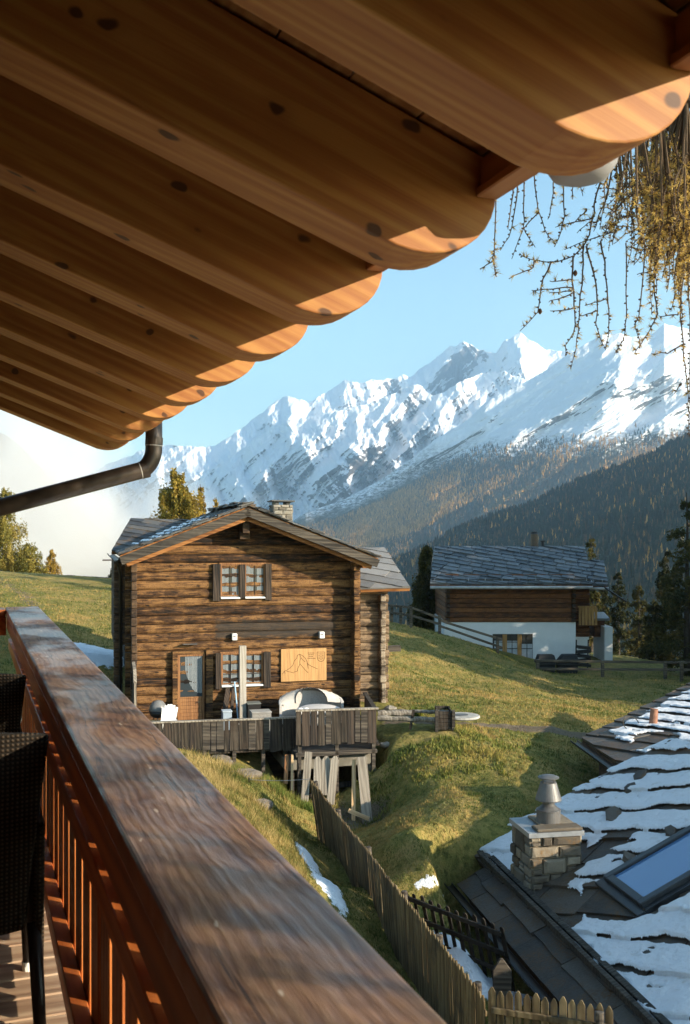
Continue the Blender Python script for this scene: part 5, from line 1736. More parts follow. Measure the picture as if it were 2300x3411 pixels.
# balcony on the right
a = h6(1005, 475, D2 + 1); b = h6(1088, 560, D2 + 1)
bl_ = None
mb = MB(); mb.box(a.x, b.x, D2 + 0.55, D2 + 1.45, b.z - 0.15, b.z)
bk = mb.build('balcony', M_CLAD, H2)
mb = MB(); x = a.x
while x < b.x - 0.05:
    mb.box(x, x + 0.16, D2 + 0.5, D2 + 0.54, b.z - 0.1, a.z - 0.08); x += 0.20
mb.build('slats', M_H2FR, bk)
mb = MB(); mb.box(a.x - 0.05, b.x + 0.05, D2 + 0.46, D2 + 0.6, a.z - 0.075, a.z + 0.02); mb.build('handrail', M_H2FR, bk)
a = h6(1092, 540, D2 + 3); b = h6(1165, 630, D2 + 3)
mb = MB(); mb.box(a.x, b.x - 0.3, D2 + 3, D2 + 6, b.z, a.z); mb.build('porch_wall', M_CLAD, H2)
mb = MB(); q = [h6(1085, 537, D2 + 2.8), h6(1168, 537, D2 + 2.8), h6(1138, 505, D2 + 5.2), h6(1085, 505, D2 + 5.2)]; mb.prism(q, (0, 0, -0.15)); mb.build('porch_roof', M_SLATE_B, H2)
mb = MB(); mb.beam(h6(1080, 345, D2 + 1.0), h6(1252, 455, D2 - 1.5), 0.07, 0.09); mb.build('awning_arm', M_DARKM, H2)

# paving, covered barbecues, furniture beside it
M_PAVE = plain('pale_paving', (0.50, 0.51, 0.52), 0.8, 0.1)
mb = MB()
q = [W(1905, 2257, 60), W(2108, 2256, 60), W(2068, 2231, 62.5), W(1925, 2231, 62.5)]
zz = max(gz(p.x, p.y) for p in q) + 0.02
mb.prism([(p.x, p.y, p.z) for p in q], (0, 0, -0.25)); tag(mb.build('patio', M_PAVE), kind='structure')
mb = MB(); q = [W(1950, 2226, 64.2), W(2068, 2226, 64.2), W(2030, 2200, 67), W(1950, 2200, 67)]; mb.prism(q, (0, 0, -0.25)); tag(mb.build('path', M_PAVE), kind='structure')
M_COVER = plain('black_cover', (0.012, 0.012, 0.013), 0.6, 0.3, 3.0, 0.6, 8.0)


def covered(name, label, cat, x0, x1, y0, y1, d, flat, grp=None):
    a = W(x0, y1, d); b = W(x1, y0, d); w_ = b.x - a.x; h = b.z - a.z
    t = thing(name, label, cat, (a.x + w_ / 2, d, a.z), 0, grp)
    mb = MB(); mb.hexa([(-w_ * .42, -.35, .12), (w_ * .42, -.35, .12), (w_ * .42, .35, .12), (-w_ * .42, .35, .12), (-w_ * .46, -.38, h * .62), (w_ * .46, -.38, h * .62), (w_ * .46, .38, h * .62), (-w_ * .46, .38, h * .62)])
    mb.build('cabinet', M_COVER, t, bevel=0.04, seg=2)
    mb = MB(); r = flat
    mb.hexa([(-w_ * .5, -.42, h * .625), (w_ * .5, -.42, h * .625), (w_ * .5, .42, h * .625), (-w_ * .5, .42, h * .625), (-w_ * r, -.3, h), (w_ * .40, -.3, h), (w_ * .40, .3, h), (-w_ * r, .3, h)])
    mb.build('hood', M_COVER, t, bevel=0.06, seg=2)
    for s in (-1, 1):
        mb = MB(); mb.tube([(s * w_ * .36, -.3, 0.10), (s * w_ * .36, -.24, 0.10)], 0.10, 10); mb.build('wheel', M_DARKM, t)
    mb = MB(); mb.tube([(-w_ * .5, -.45, h * .56), (w_ * .5, -.45, h * .56)], 0.025, 8); mb.build('handle', M_DARKM, t)
    return t


covered('barbecue_cart', 'black covered barbecue cart with flat hood before the white base', 'barbecue', 1785, 1851, 2180, 2246, 60, 0.40)
covered('barbecue_cart', 'black covered barbecue cart with sloping hood next to the stacked garden furniture', 'barbecue', 1853, 1926, 2179, 2250, 60, 0.22)
t = thing('stacked_furniture', 'dark stack of folded garden furniture at the corner of the white base', 'furniture', W(1940, 2228, 61.5))
mb = MB()
for i in range(5):
    mb.obox((0.02 * i, 0, 0.25 + 0.26 * i), (0.95 - 0.05 * i, 0.6, 0.16), Matrix.Rotation(0.08 * (-1) ** i, 3, 'Y'))
mb.build('slatted_panels', M_COVER, t, bevel=0.02)
mb = MB()
for x in (-0.4, 0.32):
    mb.beam((x, 0, 0), (x + 0.05, 0, 1.75), 0.07, 0.07)
mb.build('uprights', M_COVER, t)


# ================================================================= rail fences along the meadow edge
M_OLD = wood('old_rail', (0.030, 0.024, 0.018), (0.075, 0.060, 0.045), (0.14, 0.115, 0.085), 0, 8, 1.0, 0.9, bstr=0.5)


def rail_fence(label, posts, rails, d):
    t = thing('rail_fence', label, 'fence', W(posts[0][0], posts[0][2], posts[0][3]))
    o = t.location
    for px, y0, y1, dd in posts:
        mb = MB(); a = W(px, y1, dd); b = W(px, y0, dd)
        mb.beam(Vector((a.x, a.y, a.z - 0.4)) - o, b - o, 0.17, 0.17, (0, 1, 0)); mb.build('post', M_OLD, t, bevel=0.02)
    for r in rails:
        mb = MB(); P = [W(*q) - o for q in r]
        for a, b in zip(P[:-1], P[1:]): mb.beam(a, b, 0.09, 0.14)
        mb.build('rail', M_OLD, t, bevel=0.015)
    return t


def r4(x, y, d): return (1250 + x / 3.136, 1900 + y / 3.136, d)


rail_fence('dark post and rail fence stepping down the meadow crest to the white based chalet',
           [(r4(175, 0, 0)[0], 2014, 2060, 61), (r4(268, 0, 0)[0], 2016, 2062, 60.5), (r4(375, 0, 0)[0], 2020, 2073, 60), (r4(675, 0, 0)[0], 2050, 2106, 60), (r4(1280, 0, 0)[0], 2122, 2174, 60)],
           [[r4(120, 362, 61), r4(375, 388, 60), r4(670, 498, 60)], [r4(120, 435, 61), r4(375, 470, 60), r4(670, 560, 60)], [r4(660, 505, 60), r4(735, 542, 60), r4(1225, 692, 60), r4(1330, 722, 60)], [r4(660, 575, 60), r4(735, 600, 60), r4(1225, 772, 60), r4(1330, 808, 60)]], 60)


def rz_(x, y, d): return (1700 + x / 2.613, 1980 + y / 2.613, d)


rail_fence('long level dark rail fence along the lower meadow right of the barbecue carts',
           [(rz_(240, 0, 0)[0], 2196, 2246, 58), (rz_(805, 0, 0)[0], 2203, 2252, 58), (rz_(1350, 0, 0)[0], 2205, 2254, 58), (rz_(1492, 0, 0)[0], 2205, 2254, 57)],
           [[rz_(210, 577, 58), rz_(805, 585, 58), rz_(1350, 592, 58), rz_(1700, 590, 57)], [rz_(230, 648, 58), rz_(805, 652, 58), rz_(1350, 655, 58), rz_(1700, 658, 57)]], 58)

# log fence and box by the terrace
t = thing('log_barrier', 'low barrier of two pale split logs beside the terrace', 'barrier', W(1290, 2440, 28.6)); o = t.location.copy()
for (a, b, r) in ((r4(30, 1495, 28.8), r4(395, 1490, 28.8), 0.085), (r4(30, 1545, 28.5), r4(640, 1560, 28.2), 0.075), (r4(200, 1470, 29.2), r4(820, 1480, 28.6), 0.05)):
    mb = MB(); A = W(*a) - o; B = W(*b) - o
    mb.tube([A + (B - A) * (i / 8) + Vector((0, 0, 0.012 * math.sin(i * 2.3))) for i in range(9)], [r * (1 + 0.1 * math.sin(i * 1.7)) for i in range(9)], 9); mb.build('log', M_GREYL, t)
for (x, y0, y1, lean) in ((385, 1455, 1585, 0.05), (646, 1430, 1630, 0)):
    mb = MB(); A = W(*r4(x, y1, 28.3)) - o; B = W(*r4(x, y0, 28.3)) - o; mb.beam(A - Vector((lean, 0, 0.2)), B + Vector((lean, 0, 0)), 0.07, 0.08, (0, 1, 0)); mb.build('stake', M_GREY, t)
t = thing('plank_box', 'square weathered plank compost box at the end of the log barrier', 'box', W(*r4(730, 1665, 28.0))); o = t.location.copy()
A = W(*r4(655, 1665, 28.0)) - o; B = W(*r4(808, 1470, 28.0)) - o
mb = MB()
for i in range(5):
    z = A.z + (B.z - A.z) * i / 5
    mb.box(A.x, B.x, 0.0, 0.03, z, z + (B.z - A.z) / 5 - 0.008)
for i in range(5):
    z = A.z + (B.z - A.z) * i / 5
    mb.box(A.x, B.x, 0.9, 0.93, z, z + (B.z - A.z) / 5 - 0.008); mb.box(A.x, A.x + .03, 0.032, 0.898, z, z + (B.z - A.z) / 5 - 0.01); mb.box(B.x - .03, B.x, 0.032, 0.898, z, z + (B.z - A.z) / 5 - 0.01)
mb.build('planks', M_GREY, t, bevel=0.004)
for x in (A.x - 0.03, B.x + 0.03):
    mb = MB(); mb.box(x - 0.04, x + 0.04, -0.05, 0.03, A.z - 0.3, B.z + 0.03); mb.build('corner_post', M_BARGE, t)
t = thing('round_slab', 'flat round pale stone slab in the grass behind the plank box', 'stone slab', W(*r4(900, 1525, 29.3)))
mb = MB(); mb.lathe([(0.50, 0), (0.54, 0.03), (0.52, 0.075), (0.42, 0.082)], (0, 0, -0.04), 26); mb.build('disc', plain('pale_stone', (0.36, 0.34, 0.31), .9, .2, 4), t)
mb = MB(); mb.lathe([(0.20, 0), (0.20, 0.012)], (0, 0, 0.043), 18); mb.build('lid', plain('iron_lid', (0.10, 0.10, 0.10), .6), t)
for (px, py, d, r, lb) in ((1285, 2448, 27.6, 0.16, 'pale boulder in the grass right of the raised terrace corner'), (1300, 2318, 32.0, 0.22, 'flat stone lying at the foot of the annex corner')):
    P = W(px, py, d); mb = MB(); rg = random.Random(int(px))
    mb.lathe([(r * .5, -r * .3), (r * 1.0, 0), (r * .9, r * .4), (r * .3, r * .65)], (0, 0, 0), 7)
    mb.v = [(x * rg.uniform(.8, 1.2), y * rg.uniform(.8, 1.2), z * rg.uniform(.8, 1.2)) for x, y, z in mb.v]
    ob = mb.build('boulder', plain('pale_boulder', (0.26, 0.23, 0.19), 0.95, 0.3, 4, 0.8, 10), None, bevel=0.02); ob.location = (P.x, P.y, gz(P.x, P.y) + 0.05); tag(ob, lb, 'stone')
M_ROCK = plain('grey_brown_rock', (0.15, 0.125, 0.10), 0.95, 0.35, 3.0, 0.9, 9.0, bdist=0.04)
# rock slabs in the bank under the railing
for i, (px, py, d, sx_, sy_, rot, lb) in enumerate(((812, 2600, 24.6, 0.55, 0.25, 0.8, 'long grey rock slab in the dry bank, upper one'), (868, 2690, 22.6, 0.50, 0.22, 1.2, 'brown grey rock slab in the dry bank, lower one'), (735, 2512, 26.0, 0.3, 0.3, 0.3, 'small stone on the bank against the terrace planks'))):
    P = W(px, py, d); mb = MB(); rg = random.Random(i + 3)
    mb.lathe([(0.55, -0.3), (1.0, 0), (0.96, 0.06), (0.62, 0.11), (0.2, 0.12)], (0, 0, 0), 11)
    mb.v = [(x * sx_ * rg.uniform(.85, 1.15), y * sy_ * rg.uniform(.85, 1.15), z * rg.uniform(.8, 1.2)) for x, y, z in mb.v]
    ob = mb.build('rock_slab', M_ROCK, None, bevel=0.03); ob.location = (P.x, P.y, gz(P.x, P.y) + 0.02); ob.rotation_euler = (0.15, 0.1, rot); tag(ob, lb, 'rock')

# boards leaning under the terrace
def t3(x, y, d): return W(900 + x / 3.8775, 2250 + y / 3.8775, d)


def leaning(label, bx, by, tx, ty, d, w, mat, pointed=False, wt=None, back=0.35, th=0.03):
    a = t3(bx, by, d); b = t3(tx, ty, d + back)
    t = bpy.data.objects.new('leaning_board', None); COL.objects.link(t); t.location = a; tag(t, label, 'board', 'boards leaning under the terrace')
    v = b - a; L = v.length
    mb = MB(); wt = wt or w
    if pointed: poly = [(-w / 2, 0, -0.2), (w / 2, 0, -0.2), (wt / 2, 0, L - 0.10), (wt * .18, 0, L), (-wt * .18, 0, L), (-wt / 2, 0, L - 0.10)]
    else: poly = [(-w / 2, 0, -0.2), (w / 2, 0, -0.2), (wt / 2, 0, L), (-wt / 2, 0, L)]
    mb.prism(poly, (0, th, 0))
    o = mb.build('board', mat, t, bevel=0.004)
    o.rotation_euler = v.to_track_quat('Z', 'Y').to_euler()
    # keep the broad face to the viewer
    X = Vector((1, 0, 0)); Zv = v.normalized(); Xv = (X - Zv * X.dot(Zv)).normalized(); Yv = Zv.cross(Xv)
    o.rotation_euler = Matrix((Xv, Yv, Zv)).transposed().to_euler()
    return t


leaning('tall pale plank leaning left of the three pointed boards', 450, 1560, 500, 985, 25.4, 0.19, M_GREYL)
leaning('pointed board leaning under the terrace, leftmost of three', 610, 1420, 618, 1045, 25.4, 0.19, M_GREYL, True)
leaning('pointed board leaning under the terrace, middle of three', 705, 1440, 728, 1040, 25.4, 0.21, M_GREYL, True)
leaning('pointed board leaning under the terrace, rightmost of three', 790, 1560, 845, 1040, 25.3, 0.20, M_GREYL, True)
leaning('narrow bright fresh plank leaning beside the broad grey plank', 1078, 1810, 1085, 1085, 25.2, 0.10, M_RAW, False, None, 0.35, 0.08)
leaning('broad grey plank leaning at the right end under the terrace', 1255, 1860, 1185, 1050, 25.1, 0.26, M_GREYL, False, 0.24)
leaning('thin upright lath under the terrace behind the green grass', 285, 1380, 288, 1020, 25.8, 0.06, M_RAW)
leaning('short brown upright board under the terrace behind the green grass', 205, 1300, 220, 1020, 25.9, 0.11, M_FRAME)
leaning('loose short offcut lying across the bottom of the leaning planks', 1110, 1780, 1280, 1850, 25.0, 0.10, M_RAW, False, None, 0.0)

# ================================================================= picket fences
M_PICK = wood('weathered_picket', (0.048, 0.032, 0.016), (0.105, 0.073, 0.036), (0.185, 0.138, 0.074), 2, 9, 1.0, 0.9, bstr=0.6, weather=0.25, wcol=(0.05, 0.042, 0.028))
M_PICKD = wood('black_picket', (0.010, 0.009, 0.008), (0.022, 0.018, 0.014), (0.04, 0.033, 0.025), 2, 9, 1.0, 0.9, bstr=0.5)


def picket_fence(label, A, B, hA, hB, lean, pitch, w, mat, side=-1, zrail=(0.22, 0.78), posts=(), seed=1, th=0.022, point=0.07, posth=-0.06, pr=0.055):
    """A, B: top points of the first and last picket; lean: sideways offset of the top at A and at B"""
    A = Vector(A); B = Vector(B); o = Vector((A.x, A.y, A.z - hA))
    t = thing('picket_fence', label, 'fence', o)
    d = Vector((B.x - A.x, B.y - A.y, 0)); L = d.length; d.normalize(); nrm = Vector((d.y, -d.x, 0))
    rg = random.Random(seed); n = int(L / pitch); mb = MB()

    def top(f): return A.lerp(B, f) - o
    def hh(f): return hA + (hB - hA) * f
    def ln(f): return lean[0] + (lean[1] - lean[0]) * f
    for i in range(n + 1):
        f = i / n; T = top(f) + Vector((0, 0, rg.uniform(-.025, .025))); h = hh(f); ww = w * rg.uniform(0.88, 1.06) / 2
        sh = nrm * ln(f) + d * rg.uniform(-.012, .012)
        bt = T - Vector((0, 0, h + 0.25)) - sh * 1.25
        ax = d * ww; up = (T - bt); q = nrm * (th * rg.uniform(0.8, 1.2)); s_ = up * (1 - point / up.length)
        mb.prism([bt - ax, bt + ax, bt + ax + s_, bt + ax * 0.25 + up, bt - ax * 0.25 + up, bt - ax + s_], q)
    mb.build('pickets', mat, t, bevel=0.003)
    for zr in zrail:
        mb = MB(); a = top(0) - Vector((0, 0, hh(0) * (1 - zr))) - nrm * ln(0) * (1 - zr); b = top(1) - Vector((0, 0, hh(1) * (1 - zr))) - nrm * ln(1) * (1 - zr)
        off = nrm * side * 0.026 if side < 0 else nrm * (th + 0.035)
        mb.beam(a + off, b + off, 0.045, 0.075); mb.build('rail', mat, t, bevel=0.005)
    for f in posts:
        mb = MB(); T = top(f); off = nrm * side * 0.10 if side < 0 else nrm * (th + 0.10)
        a = T - Vector((0, 0, hh(f) + 0.4)) - nrm * ln(f) * 1.3 + off
        mb.tube([a, T + Vector((0, 0, posth)) + off], pr, 10); mb.build('post', M_BARGE, t, bevel=0.01)
    return t


PA = W(1035, 2592, 23); PB = W(1612, 3312, 13.95)
picket_fence('long weathered picket fence running down from the terrace to the corner', PA, PB, 1.18, 1.25, (0.16, 0.02), 0.104, 0.098, M_PICK, -1, posts=(0.005, 0.20, 0.42, 0.63, 0.80, 0.955), seed=4)
PC = W(1640, 3290, 13.75); PD = W(2030, 3345, 13.25)
picket_fence('short picket fence with sunlit tips turning right from the corner', PC, PD, 1.25, 1.25, (0.0, 0.0), 0.112, 0.100, M_PICK, 1, posts=(0.93,), seed=6)
PE = W(1352, 2962, 18.3); PF = W(1672, 3085, 17.0)
picket_fence('black slatted fence standing in the snow between meadow and stone house', PE, PF, 0.98, 0.98, (0.30, 0.30), 0.17, 0.078, M_PICKD, 1, (0.12, 0.50, 0.86), seed=8, point=0.03)
t = thing('gate_post', 'broad upright plank with a pointed top beside the black slatted fence', 'post', W(1672, 3300, 15.6))
mb = MB(); h = W(1672, 3195, 15.6).z - t.location.z
mb.prism([(-.13, 0, -1.2), (.13, 0, -1.2), (.15, 0, h - .18), (0.02, 0, h), (-.02, 0, h), (-.13, 0, h - .18)], (0, 0.05, 0)); mb.build('plank', M_BARGE, t, bevel=0.005)
t = thing('wire', 'thin wire strung from the bank to the end of the picket fence', 'wire', W(800, 2600, 23.8)); o = t.location.copy()
A = W(830, 2597, 23.8) - o; B = PA - o - Vector((0, 0, 0.02)); mb = MB(); mb.tube([A.lerp(B, i / 8) - Vector((0, 0, 0.03 * math.sin(math.pi * i / 8))) for i in range(9)], 0.006, 5); mb.build('strand', M_ZINC, t)
mb = MB(); mb.beam(A - Vector((0, 0, 0.6)), A + Vector((0, 0, 0.05)), 0.03, 0.03); mb.build('stake', M_BARGE, t)

M_SLATE_H = slate_mat('brown_stone_slab', (0.030, 0.025, 0.020), (0.062, 0.051, 0.041), (0.105, 0.087, 0.068), 0.55, 0.6, 0.4, (0.11, 0.055, 0.018))
# ================================================================= stone roofed house on the right
SA = R(10.5); SC, SS = math.cos(SA), math.sin(SA)
SN, SE, SZ = 6.0, 15.0, -9.5
sh = thing('stone_roof_house', 'low house with snow covered stone slab roof, rubble chimney and skylight', 'house', (SC * SN - SS * SE, SS * SN + SC * SE, SZ), SA)
RS = 0.48; RANG = math.atan(RS); RCO = math.cos(RANG)


def zroof(n): return -6.6 + RS * (n - 6.71)


M_SNOW = None
g = G('crusted_snow', 0.75, 0.25); v = g.coord()
g.b.inputs['Subsurface Weight'].default_value = 0.0
nn_ = g.noise(v, 14.0, 5, 0.7); n2_ = g.noise(v, 55.0, 4, 0.7); dirt = g.noise(v, 5.0, 5, 0.7)
M_SNOW = g.set(g.mix(g.mr(dirt, 0.58, 0.75), (0.70, 0.70, 0.72), (0.52, 0.48, 0.45)), bump=g.math('ADD', nn_, g.math('MULTIPLY', n2_, 0.7)), bstr=0.8, bdist=0.03)
ROWANG = R(-30)


def stone_roof(o, er, eq, poly, pitch, seed, mask, T=0.065, res=0.02):
    """slabs in slanting rows over a polygon (r along the eave, q up the slope) of a plane, and the snow on them"""
    er = Vector(er).normalized(); eq = Vector(eq).normalized(); en0 = er.cross(eq)
    pm = plane_map(o, er, eq)
    vs, fs = slabs(poly, pitch, (0.7, 1.5), 0.055, ROWANG, seed, 0.10, 0.30, 0.02, 0.04)
    mb = MB(); mb.add([pm((p[0], p[1], p[2] - 0.10)) for p in vs], fs); mb.build('roof_slabs', M_SLATE_H, sh)
    mb = MB(); q4 = [pm((r, q, -0.20)) for r, q in poly]; mb.prism(q4, pm((0, 0, 0.09)) - pm((0, 0, 0))); mb.build('roof_boards', M_LOGD, sh)
    # snow lying over the rows, split where the slabs' edges show
    c, s = math.cos(ROWANG), math.sin(ROWANG)
    j0 = min(-x * s + y * c for x, y in poly)
    pa = np.array(poly); A = pa[:, 0].max(); B = pa[:, 1].max(); ra = pa[:, 0].min(); qa = pa[:, 1].min()
    r, q = np.meshgrid(np.arange(ra + 0.02, A, res), np.arange(qa + 0.02, B, res), indexing='ij')
    i_ = r * c + q * s; j_ = -r * s + q * c
    jw = j_ + 0.13 * fbm(i_ * 0.9, j_ * 0.8, 3, seed) + 0.05 * fbm(i_ * 3.2, j_ * 1.5, 2, seed + 2)
    k = np.floor((jw - j0) / pitch); f = (jw - j0) / pitch - k
    slit = 0.22 * np.clip(0.34 + 1.9 * fbm(i_ * 0.75 + k * 7.3, k * 3.1, 3, seed + 4), -0.3, 1.3)
    m = np.minimum((f - slit) * pitch, (1.02 - f) * pitch + 0.05)
    N_ = q; E_ = r
    m = np.minimum(m, mask(N_, E_) + 0.22 * fbm(N_ * 1.6, E_ * 1.6, 4, seed + 6))
    m = np.minimum(m, 0.42 - 0.95 * np.clip(fbm(i_ * 1.3, j_ * 2.0, 3, seed + 21), 0, 1))
    cx_, cy_ = pa.mean(0)
    for (xa, ya), (xb, yb) in zip(poly, poly[1:] + poly[:1]):
        nx, ny = ya - yb, xb - xa; ln_ = math.hypot(nx, ny); nx /= ln_; ny /= ln_
        if (cx_ - xa) * nx + (cy_ - ya) * ny < 0: nx, ny = -nx, -ny
        m = np.minimum(m, (r - xa) * nx + (q - ya) * ny + 0.05)
    th = T * np.sqrt(np.clip(m / 0.06, 0, 1)) * (0.85 + 0.5 * fbm(N_ * 2.5, E_ * 2.5, 3, seed + 9))
    w = -0.040 + 0.065 * (1 - f) + th + 0.008 * fbm(N_ * 14, E_ * 14, 2, seed + 11)
    ok = m > 0
    keep = ok[:-1, :-1] & ok[1:, :-1] & ok[1:, 1:] & ok[:-1, 1:]
    en = (pm((0, 0, 1)) - pm((0, 0, 0))); eq_ = eq.normalized()
    P = np.array(pm((0, 0, 0)))[None, None] + r[..., None] * np.array(er) + q[..., None] * np.array(eq_) + w[..., None] * np.array(en)
    grid_mesh('roof_snow', P, M_SNOW, sh, keep=keep)
    return pm


def blob(N_, E_, n, e, rn, re): return np.sqrt(((N_ - n) / rn) ** 2 + ((E_ - e) / re) ** 2) * min(rn, re) - min(rn, re)


def mask_main(q, r):
    N_ = 6.55 + q * RCO; E_ = 9.0 + r
    m = (N_ - 6.72)
    for q in [(7.2, 18.3, 0.95, 0.75), (8.1, 18.05, 0.75, 0.30), (6.9, 17.2, 0.45, 1.0), (8.3, 16.1, 1.15, 0.90), (7.55, 16.3, 0.30, 0.75), (7.7, 11.9, 0.9, 1.0), (8.6, 12.6, 0.6, 0.45), (9.3, 14.9, 0.7, 0.4)]:
        m = np.minimum(m, blob(N_, E_, *q))
    return m


NR = 11.25
B1 = (NR - 6.55) / RCO
pmA = stone_roof((6.55 - SN, 0.0 - 6.0, zroof(6.55) - SZ), (0, 1, 0), (RCO, 0, RCO * RS), [(0, 0), (11.95, 0), (11.95, B1), (0, B1)], 0.74, 61, mask_main)
# the rear part: a flatter roof set back and turned a little
Minv = Matrix.Rotation(-SA, 3, 'Z')
G1 = W(1938, 2449, 26.5); G2 = W(2062, 2536, 23.5); TR = W(2300, 2265, 32.6)
G1.z = G2.z = -5.2
toL = lambda p: Minv @ (Vector(p) - sh.location)
up_o = toL(G2); up_er = (toL(G1) - up_o).normalized(); up_n = up_er.cross(toL(TR) - up_o).normalized()
if up_n.z < 0: up_n = -up_n
up_eq = up_n.cross(up_er)
if up_eq.z < 0: up_eq = -up_eq
RQ = lambda p: ((toL(p) - up_o).dot(up_er), (toL(p) - up_o).dot(up_eq))
tr = RQ(TR); rl_ = (toL(G1) - up_o).dot(up_er)
up_poly = [(-0.6, 0.0), (rl_, 0.0), (tr[0] + 0.4, tr[1] + 0.5), (-1.6, tr[1] + 0.5)]


def mask_up(q, r):
    m = np.minimum(q - 0.75, 0 * q + 9)
    d_ = ((r - rl_) * (-tr[1]) + q * (tr[0] - rl_)) / math.hypot(tr[1], tr[0] - rl_)
    m = np.minimum(m, np.abs(d_) - 0.55)
    for c in [(1.6, 1.9, 0.55, 0.6), (0.9, 1.2, 0.5, 0.35)]:
        m = np.minimum(m, blob(q, r, *c))
    return m


pmB = stone_roof(up_o, up_er, up_eq, up_poly, 0.80, 71, mask_up)
# the strip of bare slabs below the snow board, at the eave
o = Vector((5.96 - SN, 9.0 - SE, zroof(5.96) - SZ - 0.03)); pmS = plane_map(o, (0, 1, 0), (RCO, 0, RCO * RS)); A = 10.85; B = 0.72
vs, fs = slabs([(0, 0), (A, 0), (A, B), (0, B)], 0.80, (1.1, 1.8), 0.05, 0.0, 81, 0.05, 0.2, 0.02, 0.03)
mb = MB(); mb.add([pmS((p[0], p[1], p[2] - 0.08)) for p in vs], fs); mb.build('eave_slabs', M_SLATE_H, sh)
mb = MB(); mb.beam(pmS((0.0, 0.74, 0.10)), pmS((A + 0.35, 0.74, 0.10)), 0.075, 0.26, (-RS, 0, 1)); mb.build('snow_board', M_BARGE, sh, bevel=0.01)
mb = MB(); mb.beam(pmS((0.0, 0.90, 0.05)), pmS((A + 0.1, 0.90, 0.05)), 0.10, 0.10, (-RS, 0, 1)); mb.build('batten', M_BARGE, sh, bevel=0.01)
mb = MB()
rn = [(math.cos(t), math.sin(t)) for t in [math.pi + math.pi * i / 10 for i in range(11)]]


def half_gutter(nn, ee0, ee1, z, r=0.085):
    gp = [(nn - SN + r * c, z - SZ + r * s) for c, s in rn] + [(nn - SN + (r - .012) * c, z - SZ + (r - .012) * s) for c, s in reversed(rn)]
    n = len(gp); mb = MB()
    mb.add([(x, ee0 - SE, z_) for x, z_ in gp] + [(x, ee1 - SE, z_) for x, z_ in gp], [(i, (i + 1) % n, n + (i + 1) % n, n + i) for i in range(n)] + [tuple(range(n)), tuple(range(2 * n - 1, n - 1, -1))])
    return mb


half_gutter(5.86, 9.0, 20.1, zroof(5.96) - 0.10).build('gutter', M_DARKM, sh)
mb = MB(); ring3 = []
a_ = up_o - up_er * 0.6 - up_eq * 0.10 + Vector((0, 0, -0.14)); b_ = toL(G1) + up_er * 0.35 - up_eq * 0.10 + Vector((0, 0, -0.14)); sd = Vector((up_eq.x, up_eq.y, 0)).normalized()
gp = [(0.10 * c, 0.10 * s_) for c, s_ in rn] + [(0.085 * c, 0.085 * s_) for c, s_ in reversed(rn)]; n = len(gp)
mb.add([a_ + sd * x + Vector((0, 0, z_)) for x, z_ in gp] + [b_ + sd * x + Vector((0, 0, z_)) for x, z_ in gp], [(i, (i + 1) % n, n + (i + 1) % n, n + i) for i in range(n)] + [tuple(range(n)), tuple(range(2 * n - 1, n - 1, -1))])
mb.build('gutter', M_DARKM, sh)
mb = MB(); mb.box(6.35 - SN, 11.0 - SN, 9.0 - SE, 20.5 - SE, 0.0, zroof(6.35) - SZ - 0.30)
mb.prism([(6.35 - SN, 9.0 - SE, zroof(6.35) - SZ - 0.301), (11.0 - SN, 9.0 - SE, zroof(6.35) - SZ - 0.301), (11.0 - SN, 9.0 - SE, zroof(11.0) - SZ - 0.30)], (0, 11.5, 0))
mb.build('house_wall', M_LOGD, sh)
mb = MB(); ins = lambda r, q: up_o + up_er * r + up_eq * q + Vector((0, 0, -0.25))
q4 = [ins(-0.5, 0.35), ins(rl_ - 0.35, 0.35), ins(tr[0] - 0.2, tr[1] + 0.4), ins(0.2, tr[1] + 0.4)]
mb.prism([Vector((p.x, p.y, 0)) for p in q4], (0, 0, min(p.z for p in q4) - 0.02)); mb.build('rear_wall', M_LOGD, sh)
mb = MB(); P4 = [(NR - SN, 9.0 - SE, zroof(NR) - SZ - 0.10), (NR - SN, 20.9 - SE, zroof(NR) - SZ - 0.10), (NR + 4.6 - SN, 20.9 - SE, zroof(NR) - SZ - 0.10 - 2.2), (NR + 4.6 - SN, 9.0 - SE, zroof(NR) - SZ - 2.3)]
mb.prism(P4, (0, 0, -0.15)); mb.build('far_slope', M_SLATE_H, sh)
# chimney
c0, c1, f0, f1 = 6.80 - SN, 7.78 - SN, 17.92 - SE, 18.90 - SE
zc0 = zroof(6.8) - SZ - 0.4; zc1 = -5.56 - SZ
mb = rubble(MB(), c0, c1, f0, f1, zc0, zc1, 0.27, 21, 0.06)
mb.box(c0 + .03, c1 - .03, f0 + .03, f1 - .03, zc0, zc1 - 0.01)
M_CHSTONE = slate_mat('chimney_rubble', (0.075, 0.062, 0.048), (0.16, 0.132, 0.10), (0.33, 0.275, 0.20), 0.25, 0.9, 0.1)
ck = mb.build('chimney', M_CHSTONE, sh, bevel=0.025, seg=2)
mb = MB(); mb.box(c0 - 0.05, c1 + 0.05, f0 - 0.05, f1 + 0.05, zc1 + 0.002, zc1 + 0.09); mb.build('zinc_collar', metal('dull_zinc', (0.30, 0.31, 0.32), 0.5, 0.4), ck)
mb = MB(); mb.box(c0 + 0.12, c1 + 0.03, f0 - 0.03, f0 + 0.30, zc1 + 0.092, zc1 + 0.15); mb.box(c0 + 0.30, c1 + 0.02, f0 + 0.305, f1, zc1 + 0.092, zc1 + 0.14); mb.build('coping', M_CHSTONE, ck, bevel=0.02, seg=2)
mb = MB()
ccx, ccy = (c0 + c1) / 2 + 0.05, (f0 + f1) / 2
mb.lathe([(0.225, 0), (0.225, 0.21), (0.232, 0.215), (0.232, 0.235), (0.20, 0.25), (0.13, 0.31), (0.115, 0.33), (0.115, 0.42)], (ccx, ccy, zc1 + 0.14), 32)
